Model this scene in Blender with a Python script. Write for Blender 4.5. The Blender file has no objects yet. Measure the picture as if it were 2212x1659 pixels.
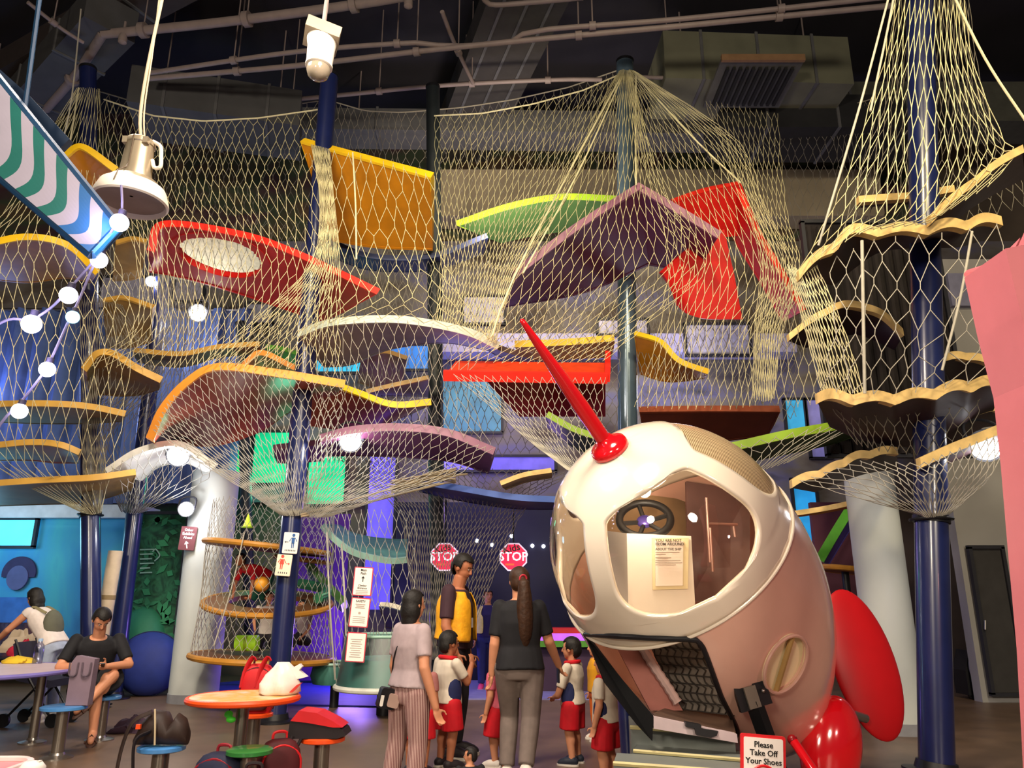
import bpy, bmesh, math, random
import numpy as np
from mathutils import Vector, Matrix, Euler
random.seed(7)
rng = np.random.default_rng(7)
scene = bpy.context.scene
COL = scene.collection
PI = math.pi
# ---------------------------------------------------------------- camera
F_PX, CAM_H, TILT = 1650.0, 1.4, math.radians(15.75)
CX, CY = 1106.0, 829.5
cam_data = bpy.data.cameras.new('camera')
cam_data.sensor_width = 36.0
cam_data.lens = F_PX / 2212.0 * 36.0
cam = bpy.data.objects.new('camera', cam_data)
COL.objects.link(cam)
cam.location = (0, 0, CAM_H)
cam.rotation_euler = (PI / 2 + TILT, 0, 0)
cam_data.clip_start, cam_data.clip_end = 0.05, 100
scene.camera = cam
# ---------------------------------------------------------------- view and world
scene.view_settings.view_transform = 'Standard'
scene.view_settings.look = 'None'
scene.view_settings.exposure = 0.0
scene.view_settings.gamma = 1.0
scene.view_settings.use_curve_mapping = False
world = bpy.data.worlds.new('world')
scene.world = world
world.use_nodes = True
bg = world.node_tree.nodes['Background']
bg.inputs[0].default_value = (0.50, 0.52, 0.62, 1)
bg.inputs[1].default_value = 0.11
# ---------------------------------------------------------------- room lights and added fills
def light(name, kind, loc, target, energy, color, size=0.5, spot=60, blend=0.5):
    d = bpy.data.lights.new(name, kind)
    d.energy = energy
    d.color = color
    if kind == 'AREA':
        d.shape = 'DISK'
        d.size = size
    else:
        d.shadow_soft_size = size
    if kind == 'SPOT':
        d.spot_size = math.radians(spot)
        d.spot_blend = blend
    o = bpy.data.objects.new(name, d)
    COL.objects.link(o)
    o.location = loc
    if target is not None:
        o.rotation_euler = (Vector(target) - Vector(loc)).to_track_quat('-Z', 'Y').to_euler()
    return o
WARM = (1.0, 0.80, 0.52)
light('ceiling_spot_warm', 'SPOT', (1.2, 1.6, 9.5), (1.6, 9.0, 5.6), 2500, (1.0, 0.84, 0.50), 0.35, 70, 0.8)
light('ceiling_spot_warm', 'SPOT', (-3.0, 1.4, 9.3), (-3.4, 9.0, 5.2), 1500, (1.0, 0.86, 0.58), 0.35, 70, 0.8)
light('ceiling_spot_warm', 'SPOT', (4.5, 1.2, 9.0), (5.2, 8.0, 5.2), 1500, (1.0, 0.82, 0.48), 0.35, 62, 0.8)
light('rocket_spot', 'SPOT', (-0.6, 3.2, 6.6), (0.9, 5.4, 2.1), 320, (1.0, 0.90, 0.68), 0.25, 42, 0.8)
light('pink_fill', 'SPOT', (4.6, 1.4, 1.9), (2.0, 6.0, 1.0), 150, (1.0, 0.45, 0.40), 0.12, 50, 0.9)  # added pink fill from the right, standing in for bounce
light('front_fill', 'AREA', (-4.0, -6.0, 4.8), (-2.5, 10.0, 4.6), 620, (1.0, 0.86, 0.66), 1.6)  # added warm fills behind the camera, standing in for floor bounce
light('front_fill', 'AREA', (4.0, -6.0, 4.8), (2.5, 10.0, 4.6), 560, (1.0, 0.86, 0.66), 1.6)
light('hall_downlight', 'AREA', (-3.2, 4.6, 6.4), (-3.2, 7.0, 0.0), 300, (1.0, 0.86, 0.74), 1.4)
light('hall_downlight', 'AREA', (-0.5, 3.0, 6.0), (-0.6, 7.2, 0.3), 280, (1.0, 0.82, 0.66), 1.2)
light('purple_flood', 'POINT', (-2.6, 13.2, 0.8), None, 90, (0.36, 0.20, 1.0), 0.3)
light('violet_flood', 'POINT', (-1.0, 13.8, 4.2), None, 70, (0.45, 0.35, 1.0), 0.3)
light('stage_flood', 'POINT', (-0.4, 13.0, 3.0), None, 50, (0.55, 0.32, 1.0), 0.3)
light('blue_flood', 'POINT', (-9.8, 13.3, 5.0), None, 85, (0.30, 0.42, 1.0), 0.4)
light('cyan_flood', 'POINT', (-8.6, 12.0, 2.2), None, 75, (0.30, 0.72, 1.0), 0.4)
light('green_flood', 'POINT', (-4.6, 13.9, 3.4), None, 50, (0.12, 1.0, 0.55), 0.3)
light('white_flood', 'POINT', (3.2, 13.6, 5.2), None, 110, (0.72, 0.72, 1.0), 0.4)
light('white_flood', 'POINT', (-6.0, 13.2, 6.0), None, 60, (0.85, 0.85, 1.0), 0.4)
light('upper_wall_flood', 'SPOT', (0.0, 10.6, 7.0), (0.5, 15.5, 9.0), 900, (1.0, 0.84, 0.66), 0.4, 140, 0.9)
# ---------------------------------------------------------------- pixel helpers (a pixel and a real distance make a point)
CT, ST = math.cos(TILT), math.sin(TILT)
def ray(px, py):
    xc, yc = (px - CX) / F_PX, -(py - CY) / F_PX
    return Vector((xc, CT - yc * ST, ST + yc * CT))
def P(px, py, Y):
    d = ray(px, py)
    return Vector((0, 0, CAM_H)) + d * (Y / d.y)
def PZ(px, py, z):
    d = ray(px, py)
    return Vector((0, 0, CAM_H)) + d * ((z - CAM_H) / d.z)
def G(px, py):
    return PZ(px, py, 0.0)
def proj(p):
    y, z = p[1], p[2] - CAM_H
    dep = y * CT + z * ST
    return CX + F_PX * p[0] / dep, CY - F_PX * (-y * ST + z * CT) / dep
# ---------------------------------------------------------------- materials
def lin(c):
    return tuple((x / 12.92 if x <= 0.04045 else ((x + 0.055) / 1.055) ** 2.4) for x in c)
def hexc(h):
    h = h.lstrip('#')
    return lin(tuple(int(h[i:i + 2], 16) / 255 for i in (0, 2, 4)))
MATS = {}
def M(name, color, rough=0.55, metal=0.0, emit=0.0, var=0.12, scale=6.0, bump=0.0, spec=0.4, coat=0.0, alpha=None):
    if name in MATS:
        return MATS[name]
    m = bpy.data.materials.new(name)
    m.use_nodes = True
    nt = m.node_tree
    b = nt.nodes['Principled BSDF']
    c = hexc(color) if isinstance(color, str) else color
    tc = nt.nodes.new('ShaderNodeTexCoord')
    nz = nt.nodes.new('ShaderNodeTexNoise')
    nz.inputs['Scale'].default_value = scale
    nz.inputs['Detail'].default_value = 4
    nt.links.new(tc.outputs['Object'], nz.inputs['Vector'])
    rmp = nt.nodes.new('ShaderNodeValToRGB')
    rmp.color_ramp.elements[0].position, rmp.color_ramp.elements[1].position = 0.3, 0.7
    rmp.color_ramp.elements[0].color = tuple(x * (1 - var) for x in c) + (1,)
    rmp.color_ramp.elements[1].color = tuple(min(1, x * (1 + var)) for x in c) + (1,)
    nt.links.new(nz.outputs['Fac'], rmp.inputs['Fac'])
    nt.links.new(rmp.outputs['Color'], b.inputs['Base Color'])
    b.inputs['Roughness'].default_value = rough
    b.inputs['Metallic'].default_value = metal
    b.inputs['Specular IOR Level'].default_value = spec
    if coat:
        b.inputs['Coat Weight'].default_value = coat
        b.inputs['Coat Roughness'].default_value = 0.08
    if emit:
        nt.links.new(rmp.outputs['Color'], b.inputs['Emission Color'])
        b.inputs['Emission Strength'].default_value = emit
    if bump:
        bp = nt.nodes.new('ShaderNodeBump')
        bp.inputs['Strength'].default_value = bump
        bp.inputs['Distance'].default_value = 0.02
        nt.links.new(nz.outputs['Fac'], bp.inputs['Height'])
        nt.links.new(bp.outputs['Normal'], b.inputs['Normal'])
    if alpha is not None:
        b.inputs['Alpha'].default_value = alpha
    MATS[name] = m
    return m
def glass_mat(name, tint='#ffffff', op=0.12, rough=0.03):
    if name in MATS:
        return MATS[name]
    m = bpy.data.materials.new(name)
    m.use_nodes = True
    nt = m.node_tree
    for n in list(nt.nodes):
        nt.nodes.remove(n)
    out = nt.nodes.new('ShaderNodeOutputMaterial')
    tr = nt.nodes.new('ShaderNodeBsdfTransparent')
    tr.inputs[0].default_value = hexc(tint) + (1,)
    gl = nt.nodes.new('ShaderNodeBsdfGlossy')
    gl.inputs['Roughness'].default_value = rough
    mx = nt.nodes.new('ShaderNodeMixShader')
    lw = nt.nodes.new('ShaderNodeLayerWeight')
    lw.inputs[0].default_value = 0.25
    mp = nt.nodes.new('ShaderNodeMath')
    mp.operation = 'MULTIPLY_ADD'
    mp.inputs[1].default_value = 0.35
    mp.inputs[2].default_value = op
    nt.links.new(lw.outputs['Fresnel'], mp.inputs[0])
    nt.links.new(mp.outputs[0], mx.inputs[0])
    nt.links.new(tr.outputs[0], mx.inputs[1])
    nt.links.new(gl.outputs[0], mx.inputs[2])
    nt.links.new(mx.outputs[0], out.inputs[0])
    MATS[name] = m
    return m
# ---------------------------------------------------------------- mesh builder
class MB:
    def __init__(s):
        s.v, s.f = [], []
    def add(s, vs, fs):
        o = len(s.v)
        s.v += [tuple(x) for x in vs]
        s.f += [tuple(i + o for i in f) for f in fs]
        return s
    def box(s, c, size, R=None):
        c = Vector(c)
        h = [x / 2 for x in size]
        vs = []
        for z in (-1, 1):
            for y in (-1, 1):
                for x in (-1, 1):
                    p = Vector((x * h[0], y * h[1], z * h[2]))
                    vs.append(c + (R @ p if R else p))
        return s.add(vs, [(0, 2, 3, 1), (4, 5, 7, 6), (0, 1, 5, 4), (2, 6, 7, 3), (0, 4, 6, 2), (1, 3, 7, 5)])
    def prism(s, poly, ext):
        n = len(poly)
        ext = Vector(ext)
        vs = [Vector(p) for p in poly] + [Vector(p) + ext for p in poly]
        fs = [tuple(range(n))[::-1], tuple(range(n, 2 * n))]
        fs += [(i, (i + 1) % n, n + (i + 1) % n, n + i) for i in range(n)]
        return s.add(vs, fs)
    def tube(s, pts, r, n=8, closed=False, caps=True, flat=1.0, up=None):
        pts = [Vector(p) for p in pts]
        m = len(pts)
        rs = r if isinstance(r, (list, tuple)) else [r] * m
        vs, fs = [], []
        prev = None
        for i in range(m):
            a = pts[(i - 1) % m] if closed else pts[max(i - 1, 0)]
            b = pts[(i + 1) % m] if closed else pts[min(i + 1, m - 1)]
            t = (b - a)
            t = t.normalized() if t.length > 1e-9 else Vector((0, 0, 1))
            if up is not None:
                u = Vector(up) - t * t.dot(Vector(up))
            elif prev is None:
                u = t.orthogonal()
            else:
                u = prev - t * t.dot(prev)
            if u.length < 1e-6:
                u = t.orthogonal()
            u.normalize()
            prev = u
            w = t.cross(u)
            for k in range(n):
                a_ = 2 * PI * k / n
                vs.append(pts[i] + (u * math.cos(a_) + w * math.sin(a_) * flat) * rs[i])
        L = m if closed else m - 1
        for i in range(L):
            j = (i + 1) % m
            for k in range(n):
                k2 = (k + 1) % n
                fs.append((i * n + k, i * n + k2, j * n + k2, j * n + k))
        if caps and not closed:
            fs.append(tuple(range(n))[::-1])
            fs.append(tuple(range((m - 1) * n, m * n)))
        return s.add(vs, fs)
    def lathe(s, prof, o, axis=(0, 0, 1), n=32, caps=True, ref=None):
        o, a = Vector(o), Vector(axis).normalized()
        u = Vector(ref) if ref is not None else a.orthogonal()
        u = (u - a * u.dot(a)).normalized()
        w = a.cross(u)
        vs, fs = [], []
        for r, t in prof:
            for k in range(n):
                an = 2 * PI * k / n
                vs.append(o + a * t + (u * math.cos(an) + w * math.sin(an)) * max(r, 1e-4))
        for i in range(len(prof) - 1):
            for k in range(n):
                k2 = (k + 1) % n
                fs.append((i * n + k, i * n + k2, (i + 1) * n + k2, (i + 1) * n + k))
        if caps:
            fs.append(tuple(range(n))[::-1])
            m = len(prof)
            fs.append(tuple(range((m - 1) * n, m * n)))
        return s.add(vs, fs)
    def ell(s, c, rad, R=None, n=16, m=10):
        c = Vector(c)
        vs = []
        for j in range(m + 1):
            th = PI * j / m
            for k in range(n):
                ph = 2 * PI * k / n
                p = Vector((rad[0] * math.sin(th) * math.cos(ph), rad[1] * math.sin(th) * math.sin(ph), rad[2] * math.cos(th)))
                vs.append(c + (R @ p if R else p))
        fs = []
        for j in range(m):
            for k in range(n):
                k2 = (k + 1) % n
                fs.append((j * n + k, (j + 1) * n + k, (j + 1) * n + k2, j * n + k2))
        return s.add(vs, fs)
    def sheet(s, rows, closed_v=False):
        m, n = len(rows), len(rows[0])
        vs = [p for r in rows for p in r]
        fs = [(i * n + k, i * n + k + 1, (i + 1) * n + k + 1, (i + 1) * n + k) for i in range(m - 1) for k in range(n - 1)]
        return s.add(vs, fs)
    def disc_rect(s, c, R, w, h, d, r=0.02, k=4):
        """rounded slab: width w along R.x, height h along R.z, depth d along R.y"""
        pl = []
        for cx, cz, a0 in ((w / 2 - r, h / 2 - r, 0), (-w / 2 + r, h / 2 - r, 90), (-w / 2 + r, -h / 2 + r, 180), (w / 2 - r, -h / 2 + r, 270)):
            for i in range(k + 1):
                a = math.radians(a0 + 90 * i / k)
                pl.append(Vector(c) + R @ Vector((cx + r * math.cos(a), d / 2, cz + r * math.sin(a))))
        return s.prism(pl, R @ Vector((0, -d, 0)))
ORG = {}
def obj(name, mb, mat, parent=None, smooth=True, angle=40, org=None):
    """one mesh object; top-level ones get their origin at the middle of their base"""
    me = bpy.data.meshes.new(name)
    vs = mb.v
    if parent is not None:
        o0 = ORG[parent.name]
    elif org is not None:
        o0 = Vector(org)
    else:
        a = np.array(vs)
        o0 = Vector(((a[:, 0].min() + a[:, 0].max()) / 2, (a[:, 1].min() + a[:, 1].max()) / 2, a[:, 2].min()))
    a = np.array(vs, dtype=float) - np.array(o0)
    me.from_pydata(a.tolist(), [], mb.f)
    bm = bmesh.new()
    bm.from_mesh(me)
    bmesh.ops.remove_doubles(bm, verts=bm.verts, dist=1e-5)
    bmesh.ops.recalc_face_normals(bm, faces=bm.faces)
    bm.to_mesh(me)
    bm.free()
    ms = mat if isinstance(mat, (list, tuple)) else [mat]
    for m in ms:
        me.materials.append(m)
    if smooth:
        me.polygons.foreach_set('use_smooth', [True] * len(me.polygons))
        try:
            me.set_sharp_from_angle(angle=math.radians(angle))
        except Exception:
            pass
    o = bpy.data.objects.new(name, me)
    COL.objects.link(o)
    if parent is not None:
        o.parent = parent
    else:
        o.location = o0
    ORG[o.name] = Vector(o0)
    return o
def raw(name, verts, quads, mat, parent=None, smooth=True):
    """big numpy meshes"""
    verts = np.asarray(verts, dtype=np.float32)
    if parent is not None:
        o0 = np.array(ORG[parent.name])
    else:
        o0 = np.array([(verts[:, 0].min() + verts[:, 0].max()) / 2, (verts[:, 1].min() + verts[:, 1].max()) / 2, verts[:, 2].min()])
    verts = verts - o0.astype(np.float32)
    me = bpy.data.meshes.new(name)
    nq, k = quads.shape
    me.vertices.add(len(verts))
    me.vertices.foreach_set('co', verts.ravel())
    me.loops.add(nq * k)
    me.loops.foreach_set('vertex_index', quads.astype(np.int32).ravel())
    me.polygons.add(nq)
    me.polygons.foreach_set('loop_start', np.arange(0, nq * k, k, dtype=np.int32))
    me.polygons.foreach_set('use_smooth', np.ones(nq, dtype=bool))
    me.update()
    me.validate()
    me.materials.append(mat)
    o = bpy.data.objects.new(name, me)
    COL.objects.link(o)
    if parent is not None:
        o.parent = parent
    else:
        o.location = o0
    ORG[o.name] = Vector(o0)
    return o
def tag(o, label=None, cat=None, group=None, kind=None):
    if label: o['label'] = label
    if cat: o['category'] = cat
    if group: o['group'] = group
    if kind: o['kind'] = kind
    return o
def thing(name, label, cat, loc, group=None):
    o = bpy.data.objects.new(name, None)
    COL.objects.link(o)
    o.location = loc
    o.empty_display_size = 0.2
    ORG[o.name] = Vector(loc)
    return tag(o, label, cat, group)
def struct(name, mb, mat, smooth=False):
    return tag(obj(name, mb, mat, None, smooth), kind='structure')
def copy_tree(o, delta, label=None, parent=None):
    c = o.copy()
    COL.objects.link(c)
    if parent is None:
        c.location = o.location + Vector(delta)
    else:
        c.parent = parent
    ORG[c.name] = ORG[o.name] + Vector(delta)
    if label: c['label'] = label
    for ch in list(o.children):
        copy_tree(ch, delta, None, c)
    return c
def crom(pts, n):
    """Catmull-Rom resample of a polyline of vectors to n points"""
    a = np.array([tuple(p) for p in pts], dtype=float)
    if len(a) == 2:
        t = np.linspace(0, 1, n)[:, None]
        return a[0] * (1 - t) + a[1] * t
    d = np.r_[0, np.cumsum(np.linalg.norm(np.diff(a, axis=0), axis=1))]
    t = np.linspace(0, d[-1], n)
    e = np.vstack([2 * a[0] - a[1], a, 2 * a[-1] - a[-2]])
    out = []
    for x in t:
        i = min(max(np.searchsorted(d, x, side='right') - 1, 0), len(a) - 2)
        u = (x - d[i]) / max(d[i + 1] - d[i], 1e-9)
        p0, p1, p2, p3 = e[i], e[i + 1], e[i + 2], e[i + 3]
        out.append(0.5 * (2 * p1 + (p2 - p0) * u + (2 * p0 - 5 * p1 + 4 * p2 - p3) * u * u + (3 * p1 - p0 - 3 * p2 + p3) * u ** 3))
    return np.array(out)
def text_mesh(body, size, ext=0.0015, align='CENTER', bold=False):
    """flat lettering as plain mesh data in its own x-y plane"""
    cu = bpy.data.curves.new('text', 'FONT')
    cu.body = body
    cu.size = size
    cu.extrude = ext
    cu.align_x = align
    cu.align_y = 'CENTER'
    cu.resolution_u = 2
    if bold:
        cu.offset = size * 0.018
    o = bpy.data.objects.new('text', cu)
    COL.objects.link(o)
    dg = bpy.context.evaluated_depsgraph_get()
    me = o.evaluated_get(dg).to_mesh()
    mb = MB()
    mb.add([tuple(v.co) for v in me.vertices], [tuple(p.vertices) for p in me.polygons])
    o.evaluated_get(dg).to_mesh_clear()
    bpy.data.objects.remove(o)
    bpy.data.curves.remove(cu)
    return mb
def place(mb, c, right, up):
    """puts a flat mesh drawn in x-y onto the plane at c spanned by right and up"""
    r, u = Vector(right).normalized(), Vector(up)
    u = (u - r * u.dot(r)).normalized()
    n = r.cross(u)
    mb.v = [tuple(Vector(c) + r * v[0] + u * v[1] + n * v[2]) for v in mb.v]
    return mb
# ================================================================ the hall
m_floor = M('floor_vinyl', '#6a5544', 0.40, var=0.18, scale=3, spec=0.5)
m_ceil = M('ceiling_dark', '#24222a', 0.9, var=0.25, scale=0.7)
m_wallback = M('wall_taupe', '#6a5d50', 0.85, var=0.30, scale=0.6)
m_wallgrey = M('wall_grey', '#a3a09f', 0.85, var=0.08, scale=1.0)
m_pipe = M('pipe_grey', '#8d7f7c', .5, var=.08)
YB = 15.6
HC = 12.2
struct('floor', MB().box((0, 7.5, -0.05), (34, 21, 0.1)), m_floor)
struct('ceiling', MB().box((0, 7.5, HC + 0.1), (34, 21, 0.2)), m_ceil)
struct('wall_back', MB().box((0, YB + 0.15, HC / 2), (34, 0.3, HC)), m_wallback)
struct('wall_left', MB().box((-15.5, 7.5, HC / 2), (0.3, 21, HC)), m_wallback)
struct('wall_right', MB().box((15.5, 7.5, HC / 2), (0.3, 21, HC)), m_wallgrey)
# ================================================================ what stands behind the nets
def quad(px0, py0, px1, py1, Y, d=.06):
    """upright slab facing the hall between two pixel corners at distance Y"""
    a, b = P(px0, py0, Y), P(px1, py1, Y)
    xs = sorted((P(px0, (py0 + py1) / 2, Y).x, P(px1, (py0 + py1) / 2, Y).x))
    return MB().box(((xs[0] + xs[1]) / 2, Y + d / 2, (a.z + b.z) / 2), (xs[1] - xs[0], d, abs(a.z - b.z)))
def board(name, label, cat, px0, py0, px1, py1, Y, mat, d=.06, group=None, frame=None):
    mb = quad(px0, py0, px1, py1, Y, d)
    a = np.array(mb.v)
    lo, hi = a.min(0), a.max(0)
    t = thing(name, label, cat, ((lo[0] + hi[0]) / 2, (lo[1] + hi[1]) / 2, lo[2]), group)
    obj('panel', mb, mat, t, False)
    fr = MB()
    w = .05
    fr.box(((lo[0] + hi[0]) / 2, lo[1], hi[2]), (hi[0] - lo[0] + w, .08, w)).box(((lo[0] + hi[0]) / 2, lo[1], lo[2]), (hi[0] - lo[0] + w, .08, w))
    fr.box((lo[0], lo[1], (lo[2] + hi[2]) / 2), (w, .08, hi[2] - lo[2])).box((hi[0], lo[1], (lo[2] + hi[2]) / 2), (w, .08, hi[2] - lo[2]))
    obj('frame', fr, frame or m_frame, t, False)
    if name.startswith('door_'): t['kind'] = 'structure'
    return t
m_frame = M('frame_dark', '#26262e', .6)
def blend_mat(name, cols, scale, rough=.8, stretch=(1, 1, 1), dist=0.0, emit=0.0):
    m = bpy.data.materials.new(name)
    m.use_nodes = True
    nt = m.node_tree
    b = nt.nodes['Principled BSDF']
    b.inputs['Roughness'].default_value = rough
    tc = nt.nodes.new('ShaderNodeTexCoord')
    mp = nt.nodes.new('ShaderNodeMapping')
    mp.inputs['Scale'].default_value = stretch
    nz = nt.nodes.new('ShaderNodeTexNoise')
    nz.inputs['Scale'].default_value = scale
    nz.inputs['Detail'].default_value = 5
    nz.inputs['Distortion'].default_value = dist
    rp = nt.nodes.new('ShaderNodeValToRGB')
    e = rp.color_ramp.elements
    n = len(cols)
    for i, c in enumerate(cols):
        p = .28 + .44 * i / (n - 1)
        el = e[i] if i < 2 else e.new(p)
        el.position = p
        el.color = hexc(c) + (1,)
    nt.links.new(tc.outputs['Object'], mp.inputs['Vector'])
    nt.links.new(mp.outputs['Vector'], nz.inputs['Vector'])
    nt.links.new(nz.outputs['Fac'], rp.inputs['Fac'])
    nt.links.new(rp.outputs['Color'], b.inputs['Base Color'])
    if emit:
        nt.links.new(rp.outputs['Color'], b.inputs['Emission Color'])
        b.inputs['Emission Strength'].default_value = emit
    MATS[name] = m
    return m
# bulkheads and ledges of the back wall
m_bulk = M('bulkhead_beige', '#a3957a', .85, var=.12, scale=1.5)
struct('trim_1', quad(880, 366, 1905, 466, 14.6, .6), m_bulk)
struct('wall_middle', quad(-300, 521, 2300, 1085, 15.2, .1), blend_mat('wall_patches', ['#2a2830', '#5a4e44', '#76706a', '#6a6888', '#34363a'], .55, .85, (1, 1, 2.2), .15))
struct('trim_3', quad(760, 720, 1720, 760, 14.4, .5), M('parapet_lilac', '#a9a6cc', .7, var=.1, scale=1.5))
struct('trim_4', quad(-300, 1090, 300, 1118, 13.2, .8), M('soffit_white', '#c9ccd4', .8))
m_upper = blend_mat('mural_upper', ['#2e2420', '#5a4634', '#3c4a34', '#4a2c34', '#6a5a48'], .6, .9, (1, 1, 1.6), .4)
struct('wall_upper', quad(-300, 232, 2000, 520, 15.3, .1), m_upper)
# boards on the left
board('mural_board', 'blue painted mural board behind the bending woman', 'mural', -120, 1118, 292, 1420, 13.4, blend_mat('mural_blue', ['#2a5f9e', '#3f8fc4', '#4fb0bc', '#2c66a8'], .7, .8, (1, 1, .7), .6))
t = bpy.data.objects['mural_board']
hair_c, w_ = P(40, 1238, 13.35), P(72, 1238, 13.35).x - P(40, 1238, 13.35).x
obj('painted_dome', MB().prism([hair_c + Vector((w_ * 1.15 * math.cos(q), 0, w_ * 1.1 * math.sin(q))) for q in np.linspace(-.25, PI + .25, 22)], (0, .03, 0)), M('mural_plum', '#3a3054', .8), t)
obj('painted_face', MB().prism([hair_c + Vector((w_ * .72 * math.cos(q), -.02, -w_ * .3 + w_ * .8 * math.sin(q))) for q in np.linspace(0, 2 * PI, 24)[:-1]], (0, .03, 0)), M('mural_slate', '#5d5a84', .8), t)
obj('painted_crowd', quad(-120, 1345, 125, 1420, 13.36, .02), blend_mat('mural_crowd', ['#3a2230', '#5a3038', '#26203a', '#6a5a7a'], 5, .8, (1, 1, .4)), t)
obj('painted_robe', quad(-30, 1290, 78, 1345, 13.35, .02), M('mural_azure', '#3a6ab4', .8, var=.2, scale=5), t)
m_cyan = M('screen_cyan', '#58d8f0', .4, emit=1.1, var=.15, scale=2)
board('projection_screen', 'bright cyan projection on the blue mural by the left edge', 'screen', -40, 1120, 77, 1182, 13.3, m_cyan)
m_green = blend_mat('mural_green', ['#0e2a20', '#16452f', '#2a6a48', '#0c2420'], 3.0, .8, (1, 1, 1), 2.0)
board('mural_board', 'dark green foliage mural between the posts and the column', 'mural', 268, 1108, 392, 1400, 12.9, m_green)
t = bpy.data.objects['mural_board.001']
ln = MB()
for i, w in enumerate((30, 28, 26, 30, 22, 26)):
    ln.prism([P(302, 1186 + i * 10, 12.85), P(302 + w, 1185 + i * 10, 12.85), P(302 + w, 1188 + i * 10, 12.85), P(302, 1189 + i * 10, 12.85)], (0, .015, 0))
ln.tube(crom([P(334, 1212, 12.84), P(345, 1200, 12.84), P(336, 1186, 12.84), P(330, 1192, 12.84)], 12), .012, 5)
obj('chalk_lines', ln, M('chalk', '#8fb4a4', .8), t)
rl = random.Random(5)
lf = MB()
for i in range(46):
    c = P(rl.uniform(280, 385), rl.uniform(1120, 1380), 12.86)
    a = rl.uniform(0, 6.28)
    l, w = rl.uniform(.12, .28), rl.uniform(.03, .06)
    d, s = Vector((math.cos(a), 0, math.sin(a))), Vector((-math.sin(a), 0, math.cos(a)))
    lf.prism([c - d * l / 2, c + s * w, c + d * l / 2, c - s * w], (0, .02, 0))
obj('painted_leaf', lf, M('mural_leaf', '#2f7a52', .8, var=.4, scale=2), t)
tag(bpy.data.objects['painted_leaf'], kind='stuff')
# blue curtain
rows = []
for j in range(5):
    z0, z1 = P(0, 1088, 13.9).z, P(0, 668, 13.9).z
    z = z0 + (z1 - z0) * j / 4
    x0, x1 = P(-260, 900, 13.9).x, P(520, 900, 13.9).x
    rows.append([Vector((x0 + (x1 - x0) * i / 160, 13.9 + .09 * math.sin(i * .55) + .04 * math.sin(i * 1.7), z)) for i in range(161)])
ct = thing('blue_curtain', 'blue folded curtain lit behind the left net tower', 'curtain', (rows[0][80].x, 13.9, rows[0][0].z))
obj('cloth', MB().sheet(rows), M('curtain_blue', '#4f6292', .85, var=.2, scale=3), ct, True, 80)
obj('curtain_rail', MB().tube([rows[4][0], rows[4][-1]], .03, 8), m_steel if 'steel' in MATS else M('steel', '#a09a94', .28, metal=.9, var=.05), ct)
# pale panels with glare put into their lilac tone, and light panels
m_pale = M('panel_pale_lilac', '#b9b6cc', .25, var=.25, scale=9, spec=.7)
PG = 'pale shiny panels high behind the nets'
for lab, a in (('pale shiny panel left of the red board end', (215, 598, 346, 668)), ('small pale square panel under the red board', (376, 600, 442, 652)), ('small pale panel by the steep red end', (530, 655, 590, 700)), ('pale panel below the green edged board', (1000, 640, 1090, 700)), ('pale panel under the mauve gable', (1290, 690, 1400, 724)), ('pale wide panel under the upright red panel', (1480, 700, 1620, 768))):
    board('glare_panel', lab, 'panel', *a, 14.33 if a[0] > 1200 else 15.13, m_pale, group=PG)
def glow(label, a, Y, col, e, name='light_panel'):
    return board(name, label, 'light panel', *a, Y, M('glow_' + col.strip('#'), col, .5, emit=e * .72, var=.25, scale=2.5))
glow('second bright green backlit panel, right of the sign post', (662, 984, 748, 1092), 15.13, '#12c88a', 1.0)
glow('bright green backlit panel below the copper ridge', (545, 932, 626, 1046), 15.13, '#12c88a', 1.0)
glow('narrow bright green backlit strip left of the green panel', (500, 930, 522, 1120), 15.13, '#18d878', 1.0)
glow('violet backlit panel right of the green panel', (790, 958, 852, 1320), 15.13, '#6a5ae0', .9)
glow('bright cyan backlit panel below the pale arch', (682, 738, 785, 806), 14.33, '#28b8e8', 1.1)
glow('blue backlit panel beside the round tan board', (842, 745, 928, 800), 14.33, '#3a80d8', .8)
glow('glowing patch for the teal lit wall behind the net skirt of the red tray', (948, 815, 1085, 935), 15.13, '#3a7890', .35)  # the wall's teal light, put in as a glowing patch
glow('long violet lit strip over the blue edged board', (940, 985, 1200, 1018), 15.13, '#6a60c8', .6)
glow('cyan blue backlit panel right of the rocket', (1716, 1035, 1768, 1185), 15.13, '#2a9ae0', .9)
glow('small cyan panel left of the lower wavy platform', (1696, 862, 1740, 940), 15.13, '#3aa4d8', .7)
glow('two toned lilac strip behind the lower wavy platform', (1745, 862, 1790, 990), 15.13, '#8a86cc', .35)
# purple and dark walls low in the middle
struct('wall_purple', quad(610, 1110, 745, 1470, 14.0, .1), M('paint_purple', '#5a2a86', .8, var=.15, scale=1))
struct('wall_dark', quad(852, 1085, 1300, 1470, 14.6, .1), M('paint_night', '#10142c', .7, var=.3, scale=1))
struct('wall_plum', quad(1770, 1085, 1876, 1460, 12.6, .1), M('paint_plum', '#5a3040', .8, var=.15, scale=1))
struct('wall_side', quad(2052, 560, 2600, 1560, 11.6, .2), m_wallgrey)
struct('wall_panel_1', quad(2052, 590, 2300, 660, 11.5, .1), M('paint_lilac_grey', '#8a8aa8', .8))
dr = board('door_1', 'dark doorway in the grey side wall by the pink panel', 'doorway', 2118, 1182, 2190, 1500, 11.5, M('doorway_dark', '#3a3838', .9))
obj('handle', MB().tube([P(2128, 1340, 11.42), P(2128, 1360, 11.42)], .015, 6), M('steel', '#a09a94', .28, metal=.9, var=.05), dr)
dc = board('dark_backdrop', 'near black added backdrop behind the tower of wooden platforms', 'curtain', 1760, 480, 2056, 985, 9.6, M('backdrop_dark', '#1d1718', .9, var=.35, scale=3))  # dark sheet added to darken the view behind the tower
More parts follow.
